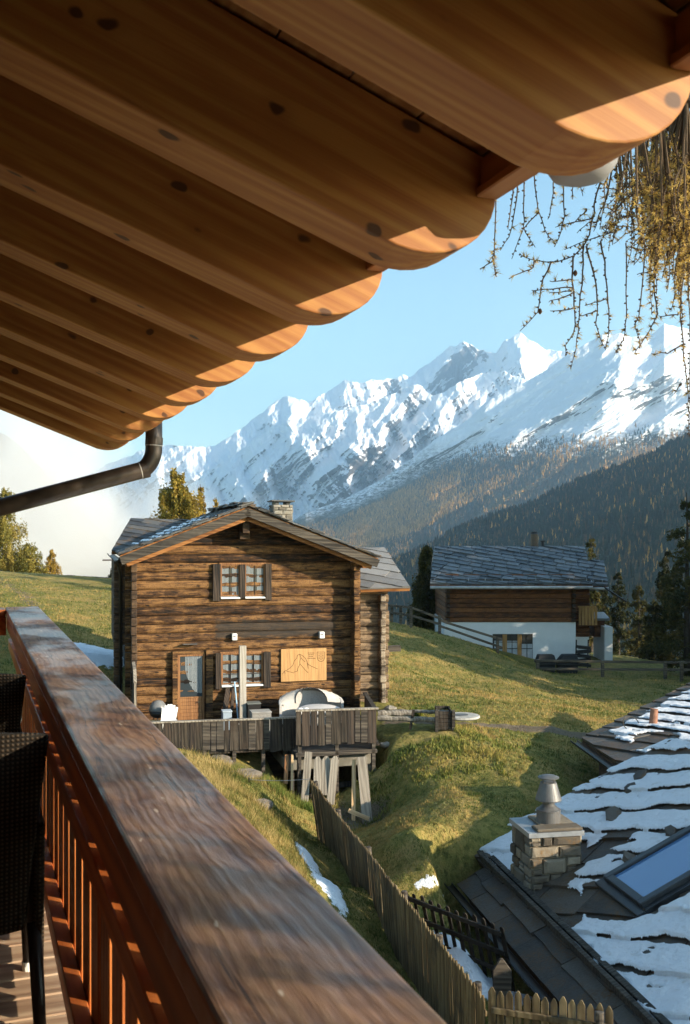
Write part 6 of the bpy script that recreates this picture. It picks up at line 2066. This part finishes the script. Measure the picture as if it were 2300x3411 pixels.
cw = mb.build('cowl', metal('grey_cowl', (0.13, 0.125, 0.12), 0.5, 0.35), ck, smooth=False)
mb = MB(); mb.lathe([(0.19, 0.0), (0.245, 0.012), (0.247, 0.03), (0.15, 0.345), (0.14, 0.35)], (ccx, ccy, zc1 + 0.14 + 0.40), 32); mb.build('bell', cw.data.materials[0], cw)
mb = MB()
for k in range(4):
    t = k * math.pi / 2 + 0.5; mb.beam((ccx + 0.14 * math.cos(t), ccy + 0.14 * math.sin(t), zc1 + 0.80), (ccx + 0.155 * math.cos(t), ccy + 0.155 * math.sin(t), zc1 + 0.97), 0.02, 0.008)
mb.build('brackets', cw.data.materials[0], cw)
mb = MB(); mb.lathe([(0.195, 0.0), (0.20, 0.02), (0.12, 0.05), (0.02, 0.062)], (ccx, ccy, zc1 + 0.965), 32); mb.build('rain_cap', cw.data.materials[0], cw)
# skylight
q0 = (7.78 - 6.55) / RCO; q1 = (9.75 - 6.55) / RCO; a0 = 15.42 - 9.0; a1 = 16.84 - 9.0
M_SKYF = metal('dark_flashing', (0.045, 0.048, 0.052), 0.4, 0.5)


def pbox(mb, pm, r0, r1, qa, qb, wa, wb):
    return mb.hexa([pm((r0, qa, wa)), pm((r1, qa, wa)), pm((r1, qb, wa)), pm((r0, qb, wa)), pm((r0, qa, wb)), pm((r1, qa, wb)), pm((r1, qb, wb)), pm((r0, qb, wb))])


mb = MB(); fwid = 0.14
pbox(mb, pmA, a0, a0 + fwid, q0, q1, -0.1, 0.15); pbox(mb, pmA, a1 - fwid, a1, q0, q1, -0.1, 0.15); pbox(mb, pmA, a0 + fwid + .001, a1 - fwid - .001, q0, q0 + fwid, -0.1, 0.148); pbox(mb, pmA, a0 + fwid + .001, a1 - fwid - .001, q1 - fwid, q1, -0.1, 0.148)
skl = mb.build('skylight', M_SKYF, sh, bevel=0.012, seg=2)
mb = MB(); pbox(mb, pmA, a0 - 0.10, a1 + 0.10, q0 - 0.16, q0 - 0.001, -0.06, 0.06); pbox(mb, pmA, a0 - 0.10, a0 - 0.002, q0, q1, -0.06, 0.07); pbox(mb, pmA, a1 + .002, a1 + 0.10, q0, q1, -0.06, 0.07); mb.build('flashing', M_SKYF, skl, bevel=0.01)
gsk = G('skylight_glass', 0.03, 0.8); gsk.b.inputs['IOR'].default_value = 1.8
M_SKG = gsk.set((0.085, 0.175, 0.33))  # blue of the mirrored sky put into the base colour
mb = MB(); pbox(mb, pmA, a0 + fwid + .001, a1 - fwid - .001, q0 + fwid + .001, q1 - fwid - .001, 0.02, 0.10); mb.build('pane', M_SKG, skl)
# clay pipe and wire loop on the upper roof
p = Vector(pmB(RQ(W(2172, 2392, 27.0)) + (-0.02,))); mb = MB(); mb.tube([p - Vector((0, 0, .15)), p + Vector((0.05, 0, 0.42))], [0.115, 0.10], 18); mb.build('clay_pipe', plain('clay', (0.28, 0.135, 0.085), 0.85, 0.25, 6), sh)
mb = MB(); p = Vector(pmB(RQ(W(2112, 2405, 26.8)) + (0.0,))); mb.tube([p + Vector((0.22 * math.cos(t) - 0.1, 0.1 * math.sin(t), 0.12 + 0.16 * math.sin(t))) for t in [i * 0.42 for i in range(12)]], 0.013, 6); mb.build('cable_loop', M_BARGE, sh)
# loose stones weighing the roof down
for (n, e, s_) in ((8.9, 18.9, 0.28), (9.6, 19.6, 0.2), (9.95, 19.9, 0.22), (8.35, 17.0, 0.22), (9.2, 17.2, 0.18)):
    mb = MB(); rg = random.Random(int(n * 100)); q = Vector((n - SN, e - SE, zroof(n) - SZ))
    mb.lathe([(s_ * .9, -.06), (s_, 0), (s_ * .92, 0.045), (s_ * .80, 0.055)], (0, 0, 0), 6); mb.v = [(x * rg.uniform(.75, 1.25), y * rg.uniform(.5, .8), z) for x, y, z in mb.v]
    ob = mb.build('weight_stone', M_SLATE_H, sh, bevel=0.012); ob.location = q + Vector((0, 0, 0.02)); ob.rotation_euler = (0, -RANG, rg.uniform(0, 3))

# ================================================================= trees
gt = G('larch_needles', 0.8, 0.1); ct = gt.attr('tint', 'Color'); gt.set(ct)
trn = gt.n('ShaderNodeBsdfTranslucent', {'Color': ct}); mx = gt.n('ShaderNodeMixShader', {0: 0.35, 1: gt.b.outputs[0], 2: trn.outputs[0]})
gt.nt.links.new(mx.outputs[0], gt.nt.nodes['Material Output'].inputs[0]); M_LEAF = gt.mat
M_BARK = plain('bark', (0.055, 0.042, 0.032), 0.95, 0.4, 6, 1.0, 14, bdist=0.03)
GOLD = ((0.24, 0.16, 0.03), (0.38, 0.25, 0.045), (0.50, 0.32, 0.07)); GREENG = ((0.11, 0.105, 0.026), (0.22, 0.19, 0.042), (0.36, 0.27, 0.065)); DARKG = ((0.016, 0.022, 0.010), (0.034, 0.038, 0.014), (0.075, 0.062, 0.020))


def conifer(name, label, cat, base, H, spread, cols, seed, density=1.0, leaf=0.16, droop=0.25, bare=0.12, group=None, rad=None, open_=1.0):
    rg = np.random.default_rng(seed)
    t = thing(name, label, cat, base, 0, group)
    mb = MB(); n = 10; wob = rg.normal(0, 0.02 * H / 10, (n + 1, 2))
    pts = [(wob[i, 0], wob[i, 1], H * i / n - (0.6 if i == 0 else 0)) for i in range(n + 1)]
    r0 = rad or 0.022 * H
    mb.tube(pts, [r0 * (1 - i / (n + 0.4)) + 0.01 for i in range(n + 1)], 8); mb.build('trunk', M_BARK, t)
    limb = MB(); L_ = []; T_ = []
    z = H * bare
    while z < H * 0.985:
        f = (z - H * bare) / (H * (1 - bare))
        R0 = spread * (1 - f) ** 0.62 * rg.uniform(0.65, 1.1) + 0.12
        for k in range(int(rg.integers(3, 6))):
            if rg.uniform() > 0.88 * open_: continue
            az = rg.uniform(0, 6.283); Lb = R0 * rg.uniform(0.55, 1.12)
            P = []
            for s in range(7):
                q = s / 6
                P.append(np.array([math.cos(az) * Lb * q, math.sin(az) * Lb * q, z + Lb * (0.22 * q - droop * q * q * 1.6) + rg.normal(0, .015)]))
            limb.tube([Vector(p) for p in P], [0.012 * H / 8 * (1 - 0.8 * s / 6) + 0.004 for s in range(7)], 4, cap=False)
            m = int(170 * density * (Lb / 1.5) * (0.15 / leaf) ** 1.3) + 5
            s = rg.uniform(0.12, 1.02, m) ** 0.8 * 6
            i0 = np.clip(s.astype(int), 0, 5); fr = (s - i0)[:, None]
            PP = np.array(P); c = PP[i0] * (1 - fr) + PP[i0 + 1] * fr
            wdt = 0.30 * Lb * (1.1 - s / 6.6)[:, None]
            side = rg.normal(0, 0.55, (m, 1)) * np.array([[-math.sin(az), math.cos(az), 0]])
            c = c + side * wdt + np.c_[np.zeros(m), np.zeros(m), rg.normal(-0.04, (0.26 if density > 1.5 else 0.13) * Lb ** 0.5, m)]
            L_.append(c); T_.append(np.clip(rg.normal(0.45, 0.25) + rg.normal(0, 0.18, m), 0, 1))
        z += H * (0.030 if density > 1.5 else 0.042) * rg.uniform(0.7, 1.3)
    limb.build('limbs', M_BARK, t)
    C = np.concatenate(L_); tt = np.concatenate(T_)[:, None]; m = len(C)
    a = rg.normal(0, 1, (m, 3)); a /= np.linalg.norm(a, axis=1)[:, None]; b = np.cross(a, rg.normal(0, 1, (m, 3))); b /= np.linalg.norm(b, axis=1)[:, None]
    sz = leaf * rg.uniform(0.5, 1.3, (m, 1))
    V = np.stack([C - a * sz * 0.5, C + a * sz * 0.5, C + b * sz * 0.55 + a * sz * rg.uniform(-.3, .3, (m, 1))], 1).reshape(-1, 3)
    c0, c1, c2 = [np.array(q) for q in cols]
    col = np.where(tt < .5, c0 * (1 - 2 * tt) + c1 * 2 * tt, c1 * (2 - 2 * tt) + c2 * (2 * tt - 1))
    raw_mesh('crown', V, np.arange(m * 3).reshape(-1, 3), M_LEAF, t, {'tint': np.repeat(col, 3, 0)})
    return t


def tree_at(px, py_base, py_top, d, *a, zoff=0.0, **k):
    p = W(px, py_base, d); return dict(base=(p.x, p.y, p.z + zoff), H=(py_base - py_top) / F * d)


q = tree_at(14, 1925, 1628, 90); conifer('larch_tree', 'tall open yellow green larch at the left edge of the meadow crest', 'tree', q['base'], q['H'], 3.4, GREENG, 1, 1.6, 0.19, 0.26, 0.08)
q = tree_at(172, 1925, 1832, 92); conifer('larch_tree', 'small golden larch sapling behind the meadow crest beside the dark wall', 'tree', q['base'], q['H'], 0.9, GOLD, 2, 1.0, 0.13, 0.1, 0.02)
q = tree_at(95, 1925, 1812, 91); conifer('larch_tree', 'low spreading green larch on the crest between tall larch and golden sapling', 'tree', q['base'], q['H'], 1.9, GREENG, 3, 1.0, 0.16, 0.15, 0.02)
q = tree_at(590, 1960, 1572, 66); conifer('larch_tree', 'bushy gold green larch rising behind the left roof slope of the log chalet', 'tree', q['base'], q['H'], 3.0, ((0.15, 0.13, 0.028), (0.29, 0.215, 0.040), (0.42, 0.29, 0.065)), 4, 3.6, 0.20, 0.18, 0.05)
q = tree_at(668, 1960, 1612, 69); conifer('larch_tree', 'slim golden larch behind the log chalet, right of the bushy one', 'tree', q['base'], q['H'], 0.9, GOLD, 5, 1.2, 0.17, 0.15, 0.05)
q = tree_at(722, 1960, 1655, 72); conifer('larch_tree', 'short golden larch peeping over the log chalet ridge', 'tree', q['base'], q['H'], 0.9, GOLD, 6, 1.2, 0.17, 0.15, 0.05)
q = tree_at(385, 1935, 1885, 80); conifer('young_spruce', 'small dark spruce at the left corner of the log chalet on the crest', 'tree', q['base'], q['H'], 0.7, DARKG, 7, 1.0, 0.13, 0.1, 0.02)
q = tree_at(1425, 2110, 1815, 72); conifer('larch_tree', 'olive larch left of the white based chalet gable', 'tree', q['base'], q['H'], 1.7, ((0.038, 0.042, 0.014), (0.075, 0.070, 0.020), (0.14, 0.105, 0.030)), 8, 2.4, 0.18, 0.2, 0.04)
q = tree_at(1480, 2110, 1870, 76); conifer('larch_tree', 'olive larch half hidden behind the left end of the blue slab roof', 'tree', q['base'], q['H'], 1.5, ((0.038, 0.042, 0.014), (0.075, 0.070, 0.020), (0.14, 0.105, 0.030)), 9, 2.0, 0.18, 0.2, 0.04)
q = tree_at(1970, 2180, 1782, 78); conifer('larch_tree', 'thin olive larch behind the right end of the blue slab roof', 'tree', q['base'], q['H'], 1.2, ((0.05, 0.05, 0.014), (0.10, 0.09, 0.024), (0.17, 0.13, 0.035)), 10, 1.3, 0.17, 0.2, 0.1)
spec = [(2290, 2300, 1640, 62, 3.3, ((0.030, 0.036, 0.014), (0.062, 0.062, 0.020), (0.125, 0.100, 0.030)), 'big dark larch at the right edge beyond the rail fence'), (2215, 2300, 1830, 72, 2.2, DARKG, 'dark bushy larch left of the big one at the right edge'), (2060, 2230, 1905, 90, 1.7, DARKG, 'thin dark spruce beyond the patio paving'),
        (2130, 2240, 1945, 95, 1.8, ((0.03, 0.034, 0.012), (0.065, 0.06, 0.018), (0.13, 0.10, 0.03)), 'olive larch among the dark trees right of the white pillar'), (2010, 2210, 1950, 88, 1.3, DARKG, 'slim dark spruce directly behind the white pillar'), (2175, 2250, 1990, 82, 1.5, ((0.03, 0.034, 0.012), (0.065, 0.06, 0.018), (0.13, 0.10, 0.03)), 'low olive larch at the end of the rail fence')]
for i, (px, b, tp_, d, sp, cl_, lb) in enumerate(spec):
    q = tree_at(px, b, tp_, d); conifer('larch_tree', lb, 'tree', q['base'], q['H'], sp, cl_, 20 + i, 1.45, 0.22, 0.2, 0.04)
shade_tree = None  # trees added mostly out of view so the white based chalet lies in shade
rgx = random.Random(12)
for i in range(24):
    X = 27 + 3.2 * (i % 4) + rgx.uniform(-1, 1); Y = 41 + 4.4 * (i // 4) + rgx.uniform(-1.5, 1.5)
    if shade_tree is None:
        shade_tree = conifer('spruce', 'tall spruce added beyond the right edge to shade the white based chalet', 'tree', (X, Y, gz(X, Y)), 23.0, 4.2, DARKG, 60, 1.0, 0.42, 0.25, 0.04, 'spruces added to shade the white based chalet')
    else:
        copy_tree(shade_tree, loc=(X, Y, gz(X, Y)), rz=rgx.uniform(0, 6), scale=rgx.uniform(0.85, 1.15))
# low dark wall along the left crest
t = thing('dry_stone_wall', 'low dark dry stone wall along the left meadow crest', 'wall', W(105, 1915, 76)); o = t.location.copy()
mb = MB(); rg = random.Random(4)
for i in range(60):
    f = i / 59; A = W(105 + 285 * f, 1913 + 17 * f, 76 + 3 * f) - o
    for k in range(2):
        mb.obox((A.x + rg.uniform(-.05, .05), A.y, A.z - 0.2 + 0.18 * k + rg.uniform(-.03, .03)), (rg.uniform(.14, .26), 0.35, 0.2), Matrix.Rotation(rg.uniform(-.3, .3), 3, 'Y'))
mb.build('stones', plain('dark_stone', (0.030, 0.030, 0.028), 0.95, .4), t)

# ================================================================= the larch whose twigs hang into the picture
LT = thing('hanging_larch', 'autumn larch at the right with bare knobbly twigs and golden needles hanging down', 'tree', (6.3, 4.6, -9.3))
o = LT.location.copy()
rg = np.random.default_rng(5)
wood_mb = MB(); cone_mb = MB(); NV = []; NT = []
gknob = []


def zz1(x, y, d): return W(1600 + x / 2.24, 450 + y / 2.24, d)


def spline(P, n):
    P = [np.array(p) for p in P]; out = []
    m = len(P) - 1
    for i in range(n + 1):
        t = i / n * m; k = min(int(t), m - 1); f = t - k
        p0 = P[max(k - 1, 0)]; p1 = P[k]; p2 = P[k + 1]; p3 = P[min(k + 2, m)]
        out.append(0.5 * ((2 * p1) + (-p0 + p2) * f + (2 * p0 - 5 * p1 + 4 * p2 - p3) * f * f + (-p0 + 3 * p1 - 3 * p2 + p3) * f ** 3))
    return np.array(out)


def twig(P, rich, r0=0.0042, r1=0.0018, step=0.021, nl=0.031, cones=0.0):
    L = sum(np.linalg.norm(np.array(a) - np.array(b)) for a, b in zip(P[:-1], P[1:]))
    n = max(6, int(L / 0.045)); pts = spline(P, n); pts += rg.normal(0, 0.0025, pts.shape)
    wood_mb.tube([Vector(p) - o for p in pts], [r0 + (r1 - r0) * i / n for i in range(n + 1)], 5, cap=False)
    m = int(L / step)
    for i in range(m):
        s = (i + rg.uniform(-.3, .3)) / m * n; k = int(np.clip(s, 0, n - 1)); f = s - k
        c = pts[k] * (1 - f) + pts[k + 1] * f; d = pts[k + 1] - pts[k]; d = d / (np.linalg.norm(d) + 1e-9)
        a = rg.normal(0, 1, 3); a -= d * a.dot(d); a /= np.linalg.norm(a)
        kn = 0.0056; q = c + a * 0.0062
        e = np.cross(d, a)
        wood_mb.add([Vector(q - a * kn * 1.5 - o), Vector(q + d * kn - o), Vector(q + e * kn - o), Vector(q - d * kn - o), Vector(q - e * kn - o), Vector(q + a * kn * 1.3 - o)],
                    [(0, 2, 1), (0, 3, 2), (0, 4, 3), (0, 1, 4), (5, 1, 2), (5, 2, 3), (5, 3, 4), (5, 4, 1)])
        loc = rich(i / m) if callable(rich) else rich
        if rg.uniform() < loc:
            tn = rg.uniform(0, 1)
            for h in range(int(rg.integers(9, 16))):
                v = a * rg.uniform(0.3, 1.0) + rg.normal(0, 0.55, 3) + np.array([0, 0, -0.15]); v /= np.linalg.norm(v)
                w_ = np.cross(v, rg.normal(0, 1, 3)); w_ /= np.linalg.norm(w_) + 1e-9
                ln = nl * rg.uniform(0.6, 1.2); b = q + a * 0.002
                NV.append([b - w_ * 0.0017, b + w_ * 0.0017, b + v * ln]); NT.append(np.clip(tn + rg.normal(0, .15), 0, 1))
        if rg.uniform() < cones:
            cc = c + a * 0.014
            cone_mb.lathe([(0.003, -0.014), (0.009, -0.007), (0.011, 0.002), (0.008, 0.011), (0.003, 0.016)], tuple(Vector(cc) - o), 7)


limb = MB(); LS = []
for tz, ends in ((11.4, [(4.2, 4.8, 2.45), (2.2, 4.95, 2.20), (1.25, 5.0, 2.10), (0.62, 5.05, 2.00)]), (11.7, [(4.2, 5.4, 2.75), (2.2, 5.75, 2.48), (1.3, 5.85, 2.40), (0.9, 5.9, 2.32)]), (11.2, [(4.2, 4.4, 2.2), (2.5, 4.45, 2.02), (1.5, 4.5, 1.92), (1.0, 4.55, 1.86)]),
                 (10.6, [(5.4, 2.4, 1.9), (4.4, 0.6, 1.55), (3.4, -0.9, 1.2)]), (10.4, [(5.6, 3.2, 1.7), (4.4, 2.2, 1.5), (3.3, 1.4, 1.2), (2.6, 0.8, 0.95)]), (10.3, [(5.2, 4.2, 1.6), (3.9, 3.5, 1.5), (2.9, 3.0, 1.3)]), (10.9, [(5.6, 3.4, 2.1), (5.0, 1.6, 1.9), (4.6, -0.4, 1.7), (4.2, -1.8, 1.5)])):
    P = [np.array((6.3, 4.6, -9.3 + tz - 0.15))] + [np.array(e) for e in ends]
    pts = spline(P, 24); limb.tube([Vector(p) - o for p in pts], [0.045 * (1 - i / 25) + 0.006 for i in range(25)], 8)
    LS += [np.array(p) for p in pts[4:]]
LS = np.array(LS)


def hang(p):
    """a thin shoot from the nearest limb down to where a strand begins"""
    p = np.array(p); c = np.linalg.norm(LS - p, axis=1) + 1.2 * np.maximum(0, p[2] - LS[:, 2])
    q = LS[int(np.argmin(c))]
    if np.linalg.norm(q - p) < 0.02: return
    m1 = q * 0.6 + p * 0.4 + np.array([0, 0, 0.04]); m1[2] = max(m1[2], p[2])
    pts = spline([q, m1, p], 8)
    wood_mb.tube([Vector(k) - o for k in pts], [0.0065 - 0.002 * i / 8 for i in range(9)], 5, cap=False)


D0 = 5.0
MAIN = [([(330, 300), (325, 600), (335, 700), (410, 835)], .10), ([(405, 300), (430, 540), (490, 720), (560, 800)], .12), ([(250, 400), (205, 710)], .05), ([(280, 400), (240, 690), (150, 860)], .05), ([(440, 570), (330, 700), (235, 920)], .15),
        ([(625, 300), (630, 560), (610, 700), (550, 835)], .35), ([(550, 320), (540, 490), (505, 630)], .3), ([(735, 240), (765, 460)], .2), ([(700, 240), (685, 480)], .15),
        ([(960, 180), (870, 450), (845, 600), (800, 770), (720, 880), (600, 935), (450, 940), (340, 910), (300, 885)], .25), ([(540, 945), (470, 1070), (445, 1200), (425, 1320), (300, 1460)], .45), ([(410, 940), (370, 1000), (215, 1075)], .6),
        ([(690, 910), (690, 1100), (700, 1300), (710, 1450), (640, 1560), (635, 1655)], .15), ([(770, 830), (765, 1050), (740, 1330), (725, 1500), (680, 1740)], .40), ([(790, 830), (840, 1000), (870, 1200), (870, 1450), (925, 1580)], .15),
        ([(900, 790), (930, 1010), (960, 1280), (960, 1450), (935, 1610)], .15), ([(1090, 800), (1090, 1300), (1075, 1500), (1010, 1630)], .2), ([(1230, 800), (1190, 1300), (1155, 1420), (1195, 1570)], .2), ([(1300, 700), (1300, 1150), (1320, 1330), (1250, 1480), (1145, 1640)], .45),
        ([(1490, 500), (1495, 1000), (1500, 1400), (1530, 1700), (1555, 2000), (1560, 2250)], .10), ([(1540, 600), (1560, 1300), (1568, 2100)], .12), ([(845, 620), (700, 650), (560, 690)], .5), ([(1060, 700), (850, 770), (630, 850)], .3),
        ([(690, 1075), (520, 1095)], .5), ([(690, 1130), (470, 1150), (385, 1160)], .6), ([(690, 1160), (515, 1175)], .3), ([(690, 1180), (515, 1245)], .3), ([(690, 1300), (520, 1315)], .3), ([(940, 1225), (780, 1275)], .6), ([(860, 1315), (750, 1350)], .4),
        ([(1510, 1560), (1400, 1620), (1270, 1630)], .4), ([(1480, 1340), (1330, 1350)], .4), ([(120, 300), (110, 800), (95, 930), (115, 1060)], .6), ([(95, 930), (0, 1005)], .15), ([(1500, 1850), (1450, 1935)], .2), ([(800, 560), (740, 620), (640, 690)], .3)]
for i, (P, rc) in enumerate(MAIN):
    dd = D0 + 0.25 * math.sin(i * 2.1)
    if P[0][1] <= 450: hang(zz1(P[0][0], P[0][1], dd))
    twig([np.array(zz1(x, y, dd + 0.02 * k)) for k, (x, y) in enumerate(P)], min(0.95, rc * 1.7), 0.0048 if len(P) > 4 else 0.0036, cones=0.010)
for i in range(135):                              # the dense curtain at the right
    x0 = rg.uniform(900, 1660) if i % 2 else 1640 - abs(rg.normal(0, 260))
    y0 = rg.uniform(-40, 520); Ln = rg.uniform(280, 760) * (0.6 + 0.6 * (x0 - 820) / 800)
    if y0 + Ln < 300: continue
    dd = rg.uniform(4.5, 6.2); P = [(x0, y0)]; sw = rg.normal(-6, 14)
    for k in range(4):
        P.append((P[-1][0] + sw + rg.normal(0, 22), y0 + Ln * (k + 1) / 4))
    hang(zz1(P[0][0], P[0][1], dd))
    twig([np.array(zz1(x, y, dd)) for x, y in P], float(rg.choice([0.12, 0.35, 0.75, 1.0])), 0.004, cones=0.012)
    for q in range(int(rg.integers(0, 4))):
        k = int(rg.integers(1, 4)); xs_, ys_ = P[k]; sg = -1 if rg.uniform() < 0.75 else 1; l_ = rg.uniform(60, 190)
        twig([np.array(zz1(xs_, ys_, dd)), np.array(zz1(xs_ + sg * l_ * .45, ys_ + rg.uniform(-10, 50), dd + .03)), np.array(zz1(xs_ + sg * l_, ys_ + rg.uniform(-10, 130), dd + .05))], float(rg.choice([0.3, 0.8])), 0.003)
for i in range(60):                               # golden strands still full of needles
    x0 = 1230 + 400 * rg.uniform(0, 1) ** 0.6; y0 = rg.uniform(60, 800); Ln = rg.uniform(260, 640); dd = rg.uniform(4.6, 5.6); sw = rg.normal(-4, 14)
    P = [(x0, y0)]
    for k in range(3): P.append((P[-1][0] + sw + rg.normal(0, 18), y0 + Ln * (k + 1) / 3))
    hang(zz1(P[0][0], P[0][1], dd))
    twig([np.array(zz1(x, y, dd)) for x, y in P], 1.0, 0.0036, 0.0018, 0.017, 0.030)
for i in range(26):
    x0 = rg.uniform(1560, 2500); y0 = rg.uniform(-100, 300); Ln = rg.uniform(500, 1500); dd = rg.uniform(4.6, 6.2); dx = rg.normal(0, 60)
    PP_ = [np.array(zz1(x0 + dx * k + rg.normal(0, 12), y0 + Ln * k, dd)) for k in (0, .35, .7, 1)]
    hang(PP_[0]); twig(PP_, 0.45, 0.004, 0.002, 0.03)
# branches reaching out towards the sun side: they dapple the handrail
for i in range(62):
    tx = rg.uniform(-0.6, 7.4)
    smin = max(2.2, (0.40 * (0.12 + 0.939 * tx) - (0.325 - 0.345 * tx)) / (SUN[0] - 0.40 * SUN[1]) + 0.35)
    c = np.array(Vector((0.325 - 0.345 * tx, 0.12 + 0.939 * tx, -0.49))) + np.array(SUN) * (smin + rg.uniform(0, 2.2))
    ln = rg.uniform(0.25, 0.6)
    P = [c + np.array([rg.normal(0, .05), rg.normal(0, .12), 0.35]), c + np.array([rg.normal(0, .03), rg.normal(0, .08), 0.1]), c + np.array([rg.normal(0, .03), rg.normal(0, .1), 0.1 - ln])]
    hang(P[0]); twig(P, 0.8, 0.006, 0.003, 0.020, 0.034)
for i in range(13):                               # fuller sprays: broad bands of shade across the handrail
    tx = rg.choice([0.75, 1.25, 2.05, 2.3, 3.4, 3.55, 4.9, 5.2, 6.6]) + rg.normal(0, 0.10)
    smin = max(2.2, (0.40 * (0.12 + 0.939 * tx) - (0.325 - 0.345 * tx)) / (SUN[0] - 0.40 * SUN[1]) + 0.35)
    c = np.array(Vector((0.325 - 0.345 * tx, 0.12 + 0.939 * tx, -0.49))) + np.array(SUN) * (smin + rg.uniform(0, 1.5))
    hang(c + np.array([0, 0, 0.1])); twig([c + np.array([0, 0, .1]), c, c - np.array([0, 0.02, .14])], 1.0, 0.005, 0.003)
    m = 300; q = c + rg.normal(0, 1, (m, 3)) * np.array([0.12, 0.10, 0.06])
    for k in range(m):
        v = rg.normal(0, 1, 3); v /= np.linalg.norm(v); w_ = np.cross(v, rg.normal(0, 1, 3)); w_ /= np.linalg.norm(w_)
        NV.append([q[k] - w_ * 0.005, q[k] + w_ * 0.005, q[k] + v * 0.055]); NT.append(rg.uniform(0, 1))
limb.build('limbs', M_BARK, LT, smooth=True)
mb = MB(); mb.tube([(0, 0, -0.5), (0.05, 0, 4), (0, 0.05, 8), (0.05, 0, 13)], [0.24, 0.19, 0.14, 0.03], 14); mb.build('trunk', M_BARK, LT, smooth=True)
M_TWIG = plain('twig_bark', (0.105, 0.070, 0.042), 0.9, 0.35, 30)
wood_mb.build('twigs', M_TWIG, LT, recalc=False)
cone_mb.build('cones', plain('cone_scales', (0.075, 0.042, 0.022), 0.9, .3, 60), LT, recalc=False)
V = np.array(NV).reshape(-1, 3) - np.array(o); T = np.array(NT)[:, None]
cA, cB = np.array((0.44, 0.29, 0.07)), np.array((0.80, 0.57, 0.18))
raw_mesh('needles', V, np.arange(len(V)).reshape(-1, 3), M_LEAF, LT, {'tint': np.repeat(cA * (1 - T) + cB * T, 3, 0)})
# ================================================================= camera, light, sky
cam = bpy.data.cameras.new('camera'); co = bpy.data.objects.new('camera', cam); COL.objects.link(co)
co.location = (0, 0, 0); co.rotation_euler = (R(90), 0, 0)
cam.sensor_fit = 'VERTICAL'; cam.sensor_height = 36.0; cam.sensor_width = 24.0; cam.lens = 36.0
cam.shift_y = (HY - 1705.5) / 3411.0
cam.clip_start = 0.05; cam.clip_end = 40000
cam.dof.use_dof = True; cam.dof.focus_distance = 22.0; cam.dof.aperture_fstop = 13.0
scene.camera = co
sl = bpy.data.lights.new('sun', 'SUN'); so = bpy.data.objects.new('sun', sl); COL.objects.link(so)
sl.energy = 5.0; sl.angle = R(0.53); sl.color = (1.0, 0.86, 0.66)
so.rotation_euler = SUN.to_track_quat('Z', 'Y').to_euler(); so.location = (20, -20, 20)
w = bpy.data.worlds.new('World'); scene.world = w; w.use_nodes = True
nt = w.node_tree; bg = nt.nodes['Background']
sky = nt.nodes.new('ShaderNodeTexSky'); sky.sky_type = 'NISHITA'; sky.sun_disc = False
sky.sun_elevation = SUN_E; sky.sun_rotation = SUN_H; sky.altitude = 1600; sky.air_density = 1.2; sky.dust_density = 0.5; sky.ozone_density = 1.2
tint = nt.nodes.new('ShaderNodeMix'); tint.data_type = 'RGBA'; tint.blend_type = 'MULTIPLY'; tint.inputs[0].default_value = 1.0
tint.inputs[7].default_value = (0.94, 1.06, 0.98, 1)          # the film leans a little to cyan in the blues
nt.links.new(sky.outputs[0], tint.inputs[6]); nt.links.new(tint.outputs[2], bg.inputs[0]); bg.inputs[1].default_value = 0.115
vs_ = scene.view_settings
vs_.view_transform = 'Standard'; vs_.look = 'None'; vs_.exposure = 1.3; vs_.gamma = 1.0; vs_.use_curve_mapping = False
cy = scene.cycles
cy.use_denoising = True
try:
    cy.denoiser = 'OPENIMAGEDENOISE'
except Exception:
    pass
cy.max_bounces = 6; cy.diffuse_bounces = 3; cy.glossy_bounces = 3; cy.transmission_bounces = 4; cy.volume_bounces = 3; cy.transparent_max_bounces = 8
cy.use_adaptive_sampling = True; cy.adaptive_threshold = 0.02
cy.caustics_reflective = False; cy.caustics_refractive = False
cy.sample_clamp_indirect = 6.0
